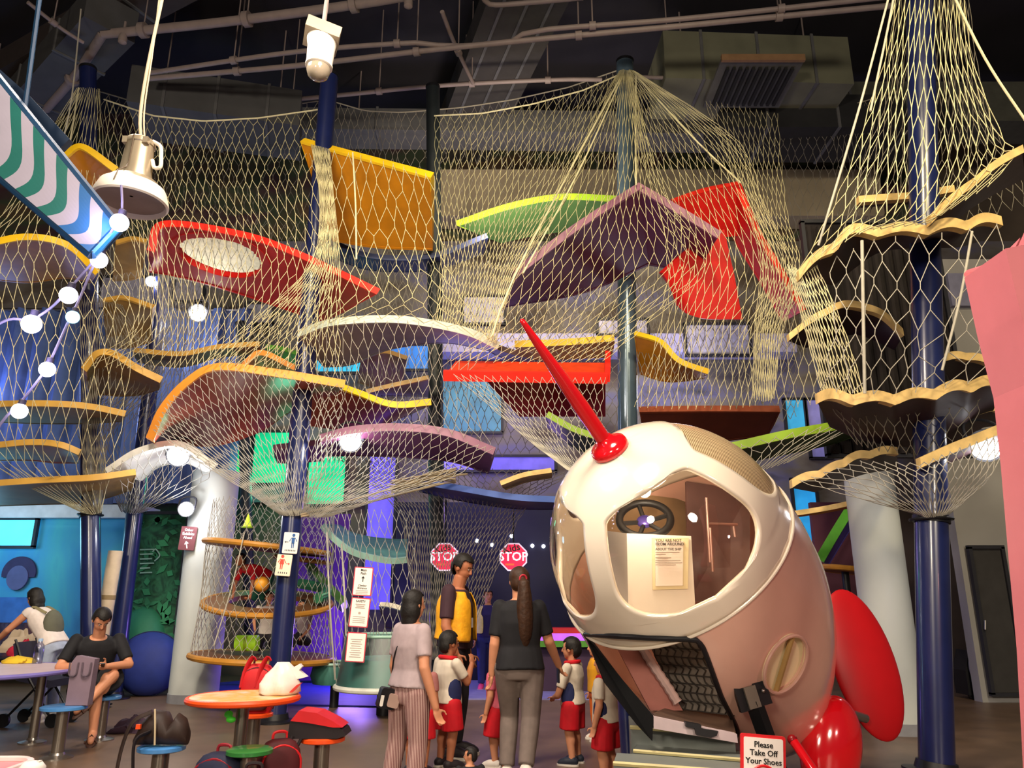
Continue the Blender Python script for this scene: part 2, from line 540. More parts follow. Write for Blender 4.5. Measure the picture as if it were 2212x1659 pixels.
for i in range(12):
    x = P(1772 + i * 23.5, 700, 9.55).x
    z0, z1 = P(1900, 980, 9.55).z, P(1900, 490, 9.55).z
    obj('fold', MB().tube([Vector((x, 9.56, z0)), Vector((x, 9.56, z1))], .05, 8), M('backdrop_dark', '#1d1718', .9, var=.35, scale=3), dc)
# small star lights on the dark wall
SG = 'tiny star lights on the dark wall'
for i, (x, y) in enumerate(((1063, 1177), (1150, 1179), (1174, 1180), (1105, 1158), (1030, 1168))):
    tag(obj('star_light', MB().ell(P(x, y, 14.58), (.035, .03, .035), n=8, m=6), M('star_glow', '#f4f6ff', .4, emit=8, var=0)), ('tiny white light dot just left of the ponytail woman', 'tiny white light dot right of the stop sign above the ponytail woman', 'second tiny white light dot right of the stop sign above the ponytail woman', 'tiny white light dot above the stop sign over the ponytail woman', 'tiny white light dot over the yellow vest man')[i], 'light', SG)
# striped counter behind the rocket
cn = thing('striped_counter', 'counter with red, violet and green stripes left of the rocket', 'counter', (P(1230, 1390, 12.6).x, 12.8, 0))
x0, x1 = P(1165, 1380, 12.6).x, P(1420, 1380, 12.6).x
def strp(nm, y0, y1, mat, Y=12.6):
    z0, z1 = P(1200, y1, Y).z, P(1200, y0, Y).z
    obj(nm, MB().box(((x0 + x1) / 2, 12.85, (z0 + z1) / 2), (x1 - x0, .5, z1 - z0)), mat, cn, False)
strp('red_band', 1357, 1368, M('band_red', '#c01a2a', .5))
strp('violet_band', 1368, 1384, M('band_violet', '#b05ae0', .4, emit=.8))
strp('green_band', 1384, 1398, M('band_green', '#4a8a2a', .5))
obj('counter_body', MB().box(((x0 + x1) / 2, 12.95, .42), (x1 - x0, .3, .84)), M('counter_plum', '#3a2440', .7), cn, False)
# green slide
sl = plat_defer = None
# ---------------------------------------------------------------- columns
def column(label, px_l, px_r, py_base, py_ref, py_top):
    c = G((px_l + px_r) / 2, py_base)
    r = abs(P(px_r, py_ref, c.y).x - P(px_l, py_ref, c.y).x) / 2
    t = thing('concrete_column', label, 'column', (c.x, c.y + r, 0))
    obj('shaft', MB().lathe([(r, 0), (r, P(px_l, py_top, c.y).z), (r * .6, P(px_l, py_top, c.y).z + .01)], (c.x, c.y + r, 0), (0, 0, 1), 48), M('column_white', '#c4c8c4', .7, var=.06, scale=1.5), t)
    obj('plinth', MB().lathe([(r * 1.02, 0), (r * 1.02, .12)], (c.x, c.y + r, 0), (0, 0, 1), 48), M('plinth_grey', '#8d8d92', .7), t)
    return t, c, r
colL, cL, rL = column('white round column with a brown sign near the net drum', 342, 448, 1522, 1500, 1012)
colR, cR, rR = column('white round column behind the thick navy post', 1918, 2030, 1592, 1560, 985)
# ---------------------------------------------------------------- ceiling services
m_pipe = M('pipe_grey', '#8d7f7c', .5, var=.08)
m_duct = M('duct_dark', '#4a4a4c', .7, var=.15, scale=2)
m_ductl = M('duct_olive', '#6a6a58', .7, var=.12, scale=2)
def pipe(label, pts, r, z=None, clamps=0, mat=None):
    pp = [PZ(x, y, z) if z else P(x, y, 10) for x, y in pts]
    p = crom(pp, 4 * len(pp)) if len(pp) > 2 else [Vector(q) for q in pp]
    c = (pp[0] + pp[-1]) / 2
    t = thing('ceiling_pipe', label, 'pipe', (c.x, c.y, c.z - r), 'ceiling pipes')
    obj('tube', MB().tube(p, r, 10), mat or m_pipe, t)
    for k in range(clamps):
        f = (k + .5) / clamps
        q = Vector(pp[0]).lerp(Vector(pp[-1]), f)
        i = min(range(len(p)), key=lambda j: (Vector(p[j]) - q).length)
        q = Vector(p[i])
        obj('clamp', MB().lathe([(r * 1.7, -.05), (r * 1.7, .05)], q, (Vector(p[min(i + 1, len(p) - 1)]) - Vector(p[max(i - 1, 0)])), 10), m_pipe, t)
        obj('hanger', MB().tube([q, Vector((q.x, q.y, HC))], .012, 5), m_pipe, t)
    return t
pipe('thick pale pipe crossing the ceiling from the left corner', [(222, 74), (480, 48), (740, 14), (900, -12)], .075, 10.3, 3)
pipe('thick pipe bending down from its left end', [(222, 74), (165, 160), (100, 236)], .075, 10.3, 1)
pipe('long upper pipe running to the tall net cone', [(320, 158), (640, 112), (905, 92), (965, 100), (1110, 90), (1160, 66), (1480, 40), (1930, -8)], .04, 10.0, 4)
pipe('long lower pipe beneath the upper one', [(320, 170), (640, 142), (930, 108), (1230, 78), (1480, 55), (1930, 12)], .045, 9.95, 4)
pipe('rear thin pipe with clamps above the slate post', [(560, 222), (740, 205), (960, 184), (1200, 172), (1300, 172)], .04, 10.4, 4)
pipe('rear pink tinted pipe on the right', [(1370, 166), (1440, 168), (1512, 167)], .035, 10.4, 1)
pipe('short pipe slanting across the big grey beam', [(955, 25), (980, 90), (1022, 180)], .035, 10.2, 1)
pipe('pipe stub at the top with a rounded corner', [(1040, -10), (1062, 10), (1150, 5), (1260, -5)], .04, 10.6, 0)
pipe('slanted pale conduit in the left corner', [(60, 5), (130, 60), (180, 92)], .03, 10.2, 1)
# sprinkler heads
for lab, (x, y) in (('sprinkler head under the pale pipe at its left end', (265, 86)), ('sprinkler head at the top by the big beam', (882, 8))):
    q = PZ(x, y, 10.15)
    t = thing('sprinkler_head', lab, 'sprinkler', q)
    obj('cup', MB().lathe([(.02, .14), (.05, .12), (.07, .02), (.065, -.05), (.02, -.08)], q, (0, 0, 1), 16), m_pipe, t)
    obj('drop_pipe', MB().tube([q + Vector((0, 0, .1)), q + Vector((0, 0, .35))], .02, 8), m_pipe, t)
# ducts and beams
def duct(label, c, size, rot=0, mat=None, name='air_duct'):
    c = Vector(c)
    t = thing(name, label, 'duct', (c.x, c.y, c.z - size[2] / 2))
    R = Matrix.Rotation(rot, 3, 'Z')
    obj('body', MB().box(c, size, R), mat or m_duct, t, False)
    for s in (-.3, 0, .3):
        obj('flange', MB().box(c + R @ Vector((size[0] * s, 0, 0)), (.05, size[1] + .05, size[2] + .05), R), M('flange_grey', '#5a5a5c', .6), t, False)
    for s in (-.35, .35):
        q = c + R @ Vector((size[0] * s, 0, size[2] / 2))
        obj('hanger', MB().tube([q, Vector((q.x, q.y, HC))], .015, 5), m_pipe, t)
    return t
q = PZ(450, 205, 10.1)
duct('grey box duct hanging above the left nets', q + Vector((0, .6, 0)), (2.9, 1.2, .75), .25)
q = PZ(1000, 90, 10.9)
duct('broad grey beam running away across the ceiling', q + Vector((.4, 1.5, .3)), (1.3, 9.0, .5), .30, M('beam_grey', '#3a3736', .8, var=.1), 'ceiling_beam')
q = PZ(1640, 100, 10.4)
d = duct('olive air duct with a louvred outlet on the right', q + Vector((.2, 1.3, .35)), (3.4, 1.2, 1.0), .05, m_ductl)
q = PZ(1640, 150, 10.1)
dg = thing('air_grille', 'square louvred air grille under the olive duct', 'vent', q)
obj('frame', MB().box(q + Vector((0, .45, .04)), (1.4, 1.25, .05)), M('grille_frame', '#5a5a54', .6), dg, False)
for k in range(11):
    obj('louvre', MB().box(q + Vector((-.55 + .11 * k, .45, -.02)), (.05, 1.0, .05)), M('grille_black', '#1c1c1c', .7), dg, False)
obj('lip', MB().box(q + Vector((0, -.22, .05)), (1.4, .06, .12)), M('grille_lip', '#8a6a4c', .6), dg, False)
q = PZ(1760, 230, 10.0)
duct('black round ended duct behind the tall net cone', q + Vector((.6, 1.0, .2)), (4.4, 1.2, .7), .0, M('duct_black', '#242426', .6))
q = PZ(60, 120, 10.4)
duct('dark slanting duct in the upper left corner', q + Vector((-.5, 1.2, .2)), (6.0, .8, .6), -.7)
q = PZ(130, 40, 10.9)
duct('second dark duct crossing the upper left corner', q + Vector((-.5, 1.0, .4)), (7.0, .6, .5), -.5, M('duct_brown', '#3c3434', .7))
q = PZ(1950, 110, 10.6)
duct('grey duct at the upper right behind the net cone', q + Vector((2.0, 2.2, .3)), (7.0, .8, .9), .0, M('duct_olive2', '#55554c', .7))
q = PZ(1100, 215, 10.6)
duct('long grey wall duct above the far nets', q + Vector((0, 1.3, .2)), (9.0, .7, .5), .02, M('duct_mid', '#58585a', .7))
# ---------------------------------------------------------------- lamps inside the structure
def spot_lamp(label, px, py, Y, r, e, wall=None):
    q = P(px, py, Y)
    t = thing('flood_lamp', label, 'lamp', (q.x, q.y, q.z - r))
    ax = (Vector((0, 0, CAM_H)) - q).normalized()
    ax = (ax + Vector((0, 0, -.15))).normalized()
    obj('housing', MB().lathe([(r * .5, -.22), (r * .9, -.15), (r * 1.12, 0), (r * 1.12, .02)], q - ax * .01, ax, 24), M('lamp_housing', '#2c2c30', .5), t)
    obj('lens', MB().lathe([(r, 0), (r * .9, .03), (r * .4, .05), (.01, .055)], q + ax * .005, ax, 24), M('lamp_glow_white', '#fdfcff', .4, emit=14, var=0), t)
    obj('yoke', MB().tube(crom([q + Vector((-r * 1.2, 0, 0)), q + Vector((-r * 1.1, .05, r * 1.5)), q + Vector((0, .08, r * 1.9)), q + Vector((r * 1.1, .05, r * 1.5)), q + Vector((r * 1.2, 0, 0))], 14), .015, 6), m_frame, t)
    l = light('flood_lamp_light', 'POINT', q + ax * .18, None, e, (.95, .95, 1.0), .08)
    return t
spot_lamp('glaring flood lamp under the white arched board', 385, 984, 10.3, .14, 26)
spot_lamp('glaring flood lamp on the white column', 402, 1100, cL.y - .25, .10, 30)
spot_lamp('glaring flood lamp on the plum curve', 757, 952, 9.75, .14, 30)
spot_lamp('small bright lamp behind the red board', 327, 608, 12.0, .09, 20)
spot_lamp('bright lamp between the left nets', 427, 676, 12.0, .14, 40)
spot_lamp('glaring flood lamp under the slanted board by the pink panel', 2130, 962, 7.1, .14, 35)
# ================================================================ the net climber: posts, platforms, nets
m_navy = M('post_navy', '#182150', 0.28, spec=0.6, var=0.10, coat=0.3)
m_postgrey = M('post_slate', '#54687a', 0.22, metal=0.3, spec=0.7, var=0.10, coat=0.4)
m_black = M('black_metal', '#15151a', 0.45)
m_steel = M('steel', '#a09a94', 0.28, metal=0.9, var=0.05)
def post(label, px0, py0, Y0, px1, py1, Y1, dia, mat, collar=None):
    a, b = P(px0, py0, Y0), P(px1, py1, Y1)
    base = a + (b - a) * ((0 - a.z) / (b.z - a.z))
    t = thing('climber_post', label, 'post', base, 'posts of the climber')
    obj('shaft', MB().tube([base, b], dia / 2, 20), mat, t)
    ax = (b - a).normalized()
    obj('base_plate', MB().lathe([(dia * .95, 0), (dia * .95, .02), (dia * .62, .035), (dia * .56, .1)], base, ax, 20), m_black, t)
    obj('top_cap', MB().lathe([(dia * .53, -.02), (dia * .53, .03), (dia * .3, .06)], b, ax, 20), m_black, t)
    for z in (collar or []):
        c = a + (b - a) * ((z - a.z) / (b.z - a.z))
        mb = MB().tube([c - ax * .03, c + ax * .03], dia * .56, 20)
        mb.tube([c + Vector((math.cos(q) * dia * .62, math.sin(q) * dia * .62, 0)) for q in np.linspace(0, 2 * PI, 25)[:-1]], .014, 6, True)
        obj('collar', mb, m_black, t)
    return t
def zpx(py, Y):
    return P(CX, py, Y).z
post('navy blue post carrying two small white height signs', 632, 1110, 9.8, 712, 165, 9.8, .26, m_navy, [zpx(1110, 9.8)])
post('navy blue post behind the seated man in black', 197, 1400, 11, 190, 150, 11, .26, m_navy, [zpx(1112, 11)])
post('navy blue leaning post next to the green mural', 262, 1350, 12, 352, 600, 12, .25, m_navy, [zpx(1105, 12)])
post('dark post rising through the nets behind the grey arched platform', 945, 1300, 11.6, 935, 190, 11.6, .24, M('post_dark', '#1c2226', .5))
post('slate blue post whose top holds the tent shaped net', 1356, 920, 11.4, 1350, 135, 11.4, .30, m_postgrey, [zpx(185, 11.4)])
post('thick navy blue post in front of the white round column', 2018, 1400, 7.0, 1984, -120, 7.0, .28, m_navy, [zpx(1122, 7.0)])
post('slim dark post behind the copper platform', 532, 1090, 13.7, 520, 700, 13.7, .2, M('post_dark', '#1c2226', .5))
post('slim black post beside the white round column', 1872, 1300, 10.3, 1868, 800, 10.3, .16, M('post_dark', '#1c2226', .5))

def plat(label, front, back, th, mp, me, n=26, m=7, bow=0.0, name='climbing_platform', wav=None, hole=None, group='curved climbing platforms in the nets'):
    """a bent board: front and back edges given, panel between them, rim mostly in a lit tone, panel in a shaded one"""
    Fp, Bp = crom([P(*q) for q in front], n), crom([P(*q) for q in back], n)
    rows = []
    for j in range(m):
        s = j / (m - 1)
        r = Fp * (1 - s) + Bp * s
        r[:, 2] += bow * 4 * s * (1 - s)
        rows.append(r)
    S = np.array(rows)
    du = np.gradient(S, axis=1)
    dv = np.gradient(S, axis=0)
    N = np.cross(du, dv)
    N /= np.linalg.norm(N, axis=2, keepdims=True) + 1e-9
    if N[:, :, 2].mean() < 0:
        N = -N
    T, B = S, S - N * th
    c = S.reshape(-1, 3)
    root = thing(name, label, 'platform', (c[:, 0].mean(), c[:, 1].mean(), B[:, :, 2].min()), group)
    pm = MB()
    vs = [tuple(x) for x in T.reshape(-1, 3)] + [tuple(x) for x in B.reshape(-1, 3)]
    k = m * n
    def inside(j, i):
        if not hole: return False
        u, v = (i + .5) / (n - 1), (j + .5) / (m - 1)
        return ((u - hole[0]) / hole[2]) ** 2 + ((v - hole[1]) / hole[3]) ** 2 < 1
    fs = []
    for j in range(m - 1):
        for i in range(n - 1):
            a, b, cc, d = j * n + i, j * n + i + 1, (j + 1) * n + i + 1, (j + 1) * n + i
            if inside(j, i): continue
            fs += [(a, b, cc, d), (k + d, k + cc, k + b, k + a)]
    pm.add(vs, fs)
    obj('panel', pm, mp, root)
    k2 = max(1, m // 4)
    front_ring = [(j, 0) for j in range(k2, 0, -1)] + [(0, i) for i in range(n)] + [(j, n - 1) for j in range(1, k2 + 1)]
    back_ring = [(j, n - 1) for j in range(k2, m)] + [(m - 1, i) for i in range(n - 2, -1, -1)] + [(j, 0) for j in range(m - 2, k2 - 1, -1)]
    def rim_mesh(ring):
      vs, fs = [], []
      em = MB()
      for (j, i) in ring:
        t, b = T[j, i], B[j, i]
        o = t - S[m // 2, min(max(i, 2), n - 3)]
        o = o / (np.linalg.norm(o) + 1e-9) * .012
        vs += [tuple(t + o + N[j, i] * .006), tuple(b + o - N[j, i] * .006), tuple(b - o * 2.2 - N[j, i] * .006), tuple(t - o * 2.2 + N[j, i] * .006)]
      L = len(ring)
      for q in range(L - 1):
        p = q + 1
        for s in range(4):
            s2 = (s + 1) % 4
            fs.append((q * 4 + s, p * 4 + s, p * 4 + s2, q * 4 + s2))
      fs += [(3, 2, 1, 0), (L * 4 - 4, L * 4 - 3, L * 4 - 2, L * 4 - 1)]
      return em.add(vs, fs)
    if hole:
        hb = MB()
        N2 = 40
        def at(u, v):
            x, y = u * (n - 1), v * (m - 1)
            i, j = min(int(x), n - 2), min(int(y), m - 2)
            a, b = x - i, y - j
            f = lambda A: (A[j, i] * (1 - a) + A[j, i + 1] * a) * (1 - b) + (A[j + 1, i] * (1 - a) + A[j + 1, i + 1] * a) * b
            return f(T), f(B)
        vs, fs = [], []
        for q in range(N2):
            an = 2 * PI * q / N2
            for sc in (1.0, 1.22):
                t, b = at(hole[0] + hole[2] * sc * math.cos(an), hole[1] + hole[3] * sc * math.sin(an))
                vs += [tuple(t + np.array((0, 0, .006))), tuple(b - np.array((0, 0, .006)))]
        for q in range(N2):
            p = (q + 1) % N2
            for (a, b) in ((0, 1), (1, 3), (3, 2), (2, 0)):
                fs.append((q * 4 + a, p * 4 + a, p * 4 + b, q * 4 + b))
        hb.add(vs, fs)
        obj('hole_rim', hb, mp, root)
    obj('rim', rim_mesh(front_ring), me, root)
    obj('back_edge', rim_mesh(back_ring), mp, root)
    return root
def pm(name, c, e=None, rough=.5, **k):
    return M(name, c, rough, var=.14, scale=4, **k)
YEL, YELP = pm('rim_yellow', '#f2c21c'), pm('panel_yellow_shaded', '#c8820f')  # panels are shaded copies of the rim tones, underside shade put into colour
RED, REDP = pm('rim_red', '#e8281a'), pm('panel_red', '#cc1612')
ORG_, COP = pm('rim_orange', '#f09a38'), pm('panel_copper_shaded', '#9a4224', rough=.28, spec=.6)
PUR, PURP = pm('rim_mauve', '#8d6078'), pm('panel_mauve_shaded', '#5e2a48')
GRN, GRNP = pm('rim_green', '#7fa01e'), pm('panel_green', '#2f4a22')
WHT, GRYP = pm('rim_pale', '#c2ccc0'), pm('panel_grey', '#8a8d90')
BLU, BLUP = pm('rim_blue', '#3a5aa8'), pm('panel_blue_shaded', '#1d2440')
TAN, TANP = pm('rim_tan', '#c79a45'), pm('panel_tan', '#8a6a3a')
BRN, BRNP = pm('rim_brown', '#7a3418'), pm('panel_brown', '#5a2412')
WOOD = M('plywood_edge', '#d9b878', .6, var=.22, scale=9)
DARKP = M('ply_dark', '#3a2226', .6, var=.2, scale=4)  # dark tone for the wooden panels
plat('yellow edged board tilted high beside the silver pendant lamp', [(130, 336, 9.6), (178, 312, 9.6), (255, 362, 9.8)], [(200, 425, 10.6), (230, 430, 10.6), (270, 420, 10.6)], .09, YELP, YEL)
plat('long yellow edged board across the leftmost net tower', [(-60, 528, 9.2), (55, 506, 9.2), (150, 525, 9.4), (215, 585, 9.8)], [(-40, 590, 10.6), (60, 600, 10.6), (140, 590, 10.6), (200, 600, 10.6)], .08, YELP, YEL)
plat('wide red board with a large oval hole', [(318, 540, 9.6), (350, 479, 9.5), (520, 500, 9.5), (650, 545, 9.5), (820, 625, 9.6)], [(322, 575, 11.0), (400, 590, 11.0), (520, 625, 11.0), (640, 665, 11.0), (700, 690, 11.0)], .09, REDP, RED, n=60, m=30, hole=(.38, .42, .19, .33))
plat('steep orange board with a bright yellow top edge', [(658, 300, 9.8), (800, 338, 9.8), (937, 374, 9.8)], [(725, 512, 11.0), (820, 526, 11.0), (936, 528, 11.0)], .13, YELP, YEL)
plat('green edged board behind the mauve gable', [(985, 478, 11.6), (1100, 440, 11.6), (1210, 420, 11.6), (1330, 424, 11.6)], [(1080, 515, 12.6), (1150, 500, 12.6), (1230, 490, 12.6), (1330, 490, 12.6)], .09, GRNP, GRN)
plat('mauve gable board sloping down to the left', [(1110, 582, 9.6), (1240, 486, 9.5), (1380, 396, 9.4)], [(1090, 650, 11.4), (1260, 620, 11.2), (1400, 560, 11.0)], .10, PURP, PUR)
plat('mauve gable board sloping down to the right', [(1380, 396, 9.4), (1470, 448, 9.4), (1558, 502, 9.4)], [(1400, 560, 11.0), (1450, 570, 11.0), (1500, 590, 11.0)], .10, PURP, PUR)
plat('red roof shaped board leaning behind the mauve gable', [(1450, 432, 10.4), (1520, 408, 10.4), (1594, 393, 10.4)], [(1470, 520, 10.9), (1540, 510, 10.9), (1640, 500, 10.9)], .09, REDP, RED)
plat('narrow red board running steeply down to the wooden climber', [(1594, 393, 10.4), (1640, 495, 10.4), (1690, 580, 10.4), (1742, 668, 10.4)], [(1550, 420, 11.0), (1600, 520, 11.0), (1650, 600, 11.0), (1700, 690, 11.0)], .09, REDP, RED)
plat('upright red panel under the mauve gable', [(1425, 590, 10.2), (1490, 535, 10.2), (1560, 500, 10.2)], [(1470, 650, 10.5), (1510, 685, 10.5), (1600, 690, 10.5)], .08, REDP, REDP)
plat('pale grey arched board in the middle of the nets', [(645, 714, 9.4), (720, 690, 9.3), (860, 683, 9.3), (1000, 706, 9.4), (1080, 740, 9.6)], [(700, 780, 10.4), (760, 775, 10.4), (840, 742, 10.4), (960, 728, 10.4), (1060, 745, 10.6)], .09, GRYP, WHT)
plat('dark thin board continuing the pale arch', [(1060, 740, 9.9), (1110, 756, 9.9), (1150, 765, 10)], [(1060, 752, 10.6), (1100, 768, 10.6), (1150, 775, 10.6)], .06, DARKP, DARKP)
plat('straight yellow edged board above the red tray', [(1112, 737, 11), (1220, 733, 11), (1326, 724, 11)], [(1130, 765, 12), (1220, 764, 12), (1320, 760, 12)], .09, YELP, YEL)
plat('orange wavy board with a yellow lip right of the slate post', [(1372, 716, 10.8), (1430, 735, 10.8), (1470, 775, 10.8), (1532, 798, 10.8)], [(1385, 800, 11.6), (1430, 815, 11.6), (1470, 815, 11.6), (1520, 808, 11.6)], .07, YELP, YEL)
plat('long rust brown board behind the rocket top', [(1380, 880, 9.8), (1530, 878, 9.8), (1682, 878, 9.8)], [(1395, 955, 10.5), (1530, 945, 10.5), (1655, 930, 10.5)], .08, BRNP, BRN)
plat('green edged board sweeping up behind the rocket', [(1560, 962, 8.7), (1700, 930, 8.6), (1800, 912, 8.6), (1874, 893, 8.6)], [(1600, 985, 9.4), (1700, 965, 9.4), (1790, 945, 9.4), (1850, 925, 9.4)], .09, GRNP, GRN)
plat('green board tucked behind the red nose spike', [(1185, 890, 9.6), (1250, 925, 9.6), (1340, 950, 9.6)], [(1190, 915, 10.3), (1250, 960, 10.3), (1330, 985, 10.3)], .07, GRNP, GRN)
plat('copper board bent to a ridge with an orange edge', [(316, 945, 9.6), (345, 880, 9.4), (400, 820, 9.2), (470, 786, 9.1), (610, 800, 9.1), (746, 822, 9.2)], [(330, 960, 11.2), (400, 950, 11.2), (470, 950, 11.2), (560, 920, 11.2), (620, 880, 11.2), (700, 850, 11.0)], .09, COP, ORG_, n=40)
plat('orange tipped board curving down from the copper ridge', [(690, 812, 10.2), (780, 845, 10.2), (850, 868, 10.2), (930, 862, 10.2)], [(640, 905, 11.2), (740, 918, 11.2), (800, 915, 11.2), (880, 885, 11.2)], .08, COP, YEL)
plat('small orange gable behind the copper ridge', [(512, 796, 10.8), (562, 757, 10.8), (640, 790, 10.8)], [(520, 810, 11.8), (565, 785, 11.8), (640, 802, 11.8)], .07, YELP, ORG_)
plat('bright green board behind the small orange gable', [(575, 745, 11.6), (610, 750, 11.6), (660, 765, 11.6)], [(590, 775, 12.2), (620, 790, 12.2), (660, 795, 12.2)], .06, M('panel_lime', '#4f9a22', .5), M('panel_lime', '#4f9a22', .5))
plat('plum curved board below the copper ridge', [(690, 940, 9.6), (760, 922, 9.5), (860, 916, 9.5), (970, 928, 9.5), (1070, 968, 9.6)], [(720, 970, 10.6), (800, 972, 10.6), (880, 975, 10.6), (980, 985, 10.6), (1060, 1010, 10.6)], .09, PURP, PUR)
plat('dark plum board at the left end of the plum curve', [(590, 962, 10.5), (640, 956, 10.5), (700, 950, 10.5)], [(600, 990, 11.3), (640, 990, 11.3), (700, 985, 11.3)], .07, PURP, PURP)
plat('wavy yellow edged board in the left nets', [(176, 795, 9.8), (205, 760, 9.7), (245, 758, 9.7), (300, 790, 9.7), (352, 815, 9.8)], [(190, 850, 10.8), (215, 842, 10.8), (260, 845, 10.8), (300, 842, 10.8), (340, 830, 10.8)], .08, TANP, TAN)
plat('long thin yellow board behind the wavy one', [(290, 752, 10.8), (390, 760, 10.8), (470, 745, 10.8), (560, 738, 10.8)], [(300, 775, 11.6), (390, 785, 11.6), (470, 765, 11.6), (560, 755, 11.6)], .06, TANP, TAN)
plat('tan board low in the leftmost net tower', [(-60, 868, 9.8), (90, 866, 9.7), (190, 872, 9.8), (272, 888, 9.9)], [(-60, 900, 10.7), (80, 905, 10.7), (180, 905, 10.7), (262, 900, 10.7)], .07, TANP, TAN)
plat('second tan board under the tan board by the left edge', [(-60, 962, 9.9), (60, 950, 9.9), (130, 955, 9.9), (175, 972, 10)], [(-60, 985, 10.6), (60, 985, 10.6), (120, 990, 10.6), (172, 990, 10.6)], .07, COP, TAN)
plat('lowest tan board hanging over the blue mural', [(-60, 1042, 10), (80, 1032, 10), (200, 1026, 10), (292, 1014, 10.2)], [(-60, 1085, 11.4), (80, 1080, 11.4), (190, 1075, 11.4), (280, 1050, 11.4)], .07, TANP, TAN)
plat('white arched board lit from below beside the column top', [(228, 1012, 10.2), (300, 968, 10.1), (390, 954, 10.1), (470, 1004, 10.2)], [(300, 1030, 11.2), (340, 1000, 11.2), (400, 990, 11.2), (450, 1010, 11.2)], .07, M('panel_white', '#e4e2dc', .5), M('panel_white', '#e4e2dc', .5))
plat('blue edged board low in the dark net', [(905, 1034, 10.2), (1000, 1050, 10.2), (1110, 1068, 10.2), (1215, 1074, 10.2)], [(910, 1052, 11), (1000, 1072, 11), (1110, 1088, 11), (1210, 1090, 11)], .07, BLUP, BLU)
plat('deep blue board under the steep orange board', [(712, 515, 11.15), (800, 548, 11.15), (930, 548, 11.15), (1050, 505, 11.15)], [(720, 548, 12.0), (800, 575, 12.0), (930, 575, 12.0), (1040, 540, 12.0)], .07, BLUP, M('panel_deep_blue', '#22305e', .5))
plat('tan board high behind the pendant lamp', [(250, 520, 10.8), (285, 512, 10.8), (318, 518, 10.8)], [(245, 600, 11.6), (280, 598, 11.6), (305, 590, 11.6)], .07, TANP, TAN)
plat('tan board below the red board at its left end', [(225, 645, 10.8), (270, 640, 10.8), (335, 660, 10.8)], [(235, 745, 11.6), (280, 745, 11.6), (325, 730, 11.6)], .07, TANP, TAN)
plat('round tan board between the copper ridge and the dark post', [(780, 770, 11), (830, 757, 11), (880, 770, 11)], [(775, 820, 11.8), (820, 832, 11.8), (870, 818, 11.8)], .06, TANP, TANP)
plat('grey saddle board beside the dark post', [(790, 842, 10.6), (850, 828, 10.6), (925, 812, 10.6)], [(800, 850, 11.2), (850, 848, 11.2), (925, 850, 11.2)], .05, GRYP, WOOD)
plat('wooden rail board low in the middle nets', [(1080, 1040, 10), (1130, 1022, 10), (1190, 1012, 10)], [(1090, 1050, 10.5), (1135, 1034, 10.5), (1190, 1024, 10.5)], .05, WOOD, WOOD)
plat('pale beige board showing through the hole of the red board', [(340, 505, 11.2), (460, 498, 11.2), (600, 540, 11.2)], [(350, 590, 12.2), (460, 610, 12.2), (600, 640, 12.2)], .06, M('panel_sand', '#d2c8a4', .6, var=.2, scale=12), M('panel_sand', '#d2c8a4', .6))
# red tray with rims
def tray():
    a = [P(958, 806, 9.2), P(1312, 812, 9.2), P(1312, 776, 9.9), P(985, 772, 9.9)]
    c = (a[0] + a[1] + a[2] + a[3]) / 4
    t = thing('climbing_tray', 'bright red shallow tray with a raised front lip', 'platform', (c.x, c.y, a[0].z - .1))
    n = (a[1] - a[0]).cross(a[3] - a[0]).normalized()
    if n.z < 0: n = -n
    obj('floor_panel', MB().prism([p - n * .05 for p in a], -n * .05), M('tray_orange', '#e0451c', .45), t)
    mb = MB()
    d = (a[1] - a[0]).normalized()
    mb.box((a[0] + a[1]) / 2 - n * .03, ((a[1] - a[0]).length, .07, .13), Matrix((d, n.cross(d), n)).transposed())
    obj('front_lip', mb, RED, t)
    d2 = (a[2] - a[1]).normalized()
    obj('side_lip', MB().box((a[1] + a[2]) / 2 + n * .02, ((a[2] - a[1]).length, .07, .2), Matrix((d2, n.cross(d2), n)).transposed()), RED, t)
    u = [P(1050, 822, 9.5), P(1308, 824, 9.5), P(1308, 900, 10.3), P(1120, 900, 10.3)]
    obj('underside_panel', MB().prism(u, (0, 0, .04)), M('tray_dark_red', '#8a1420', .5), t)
tray()
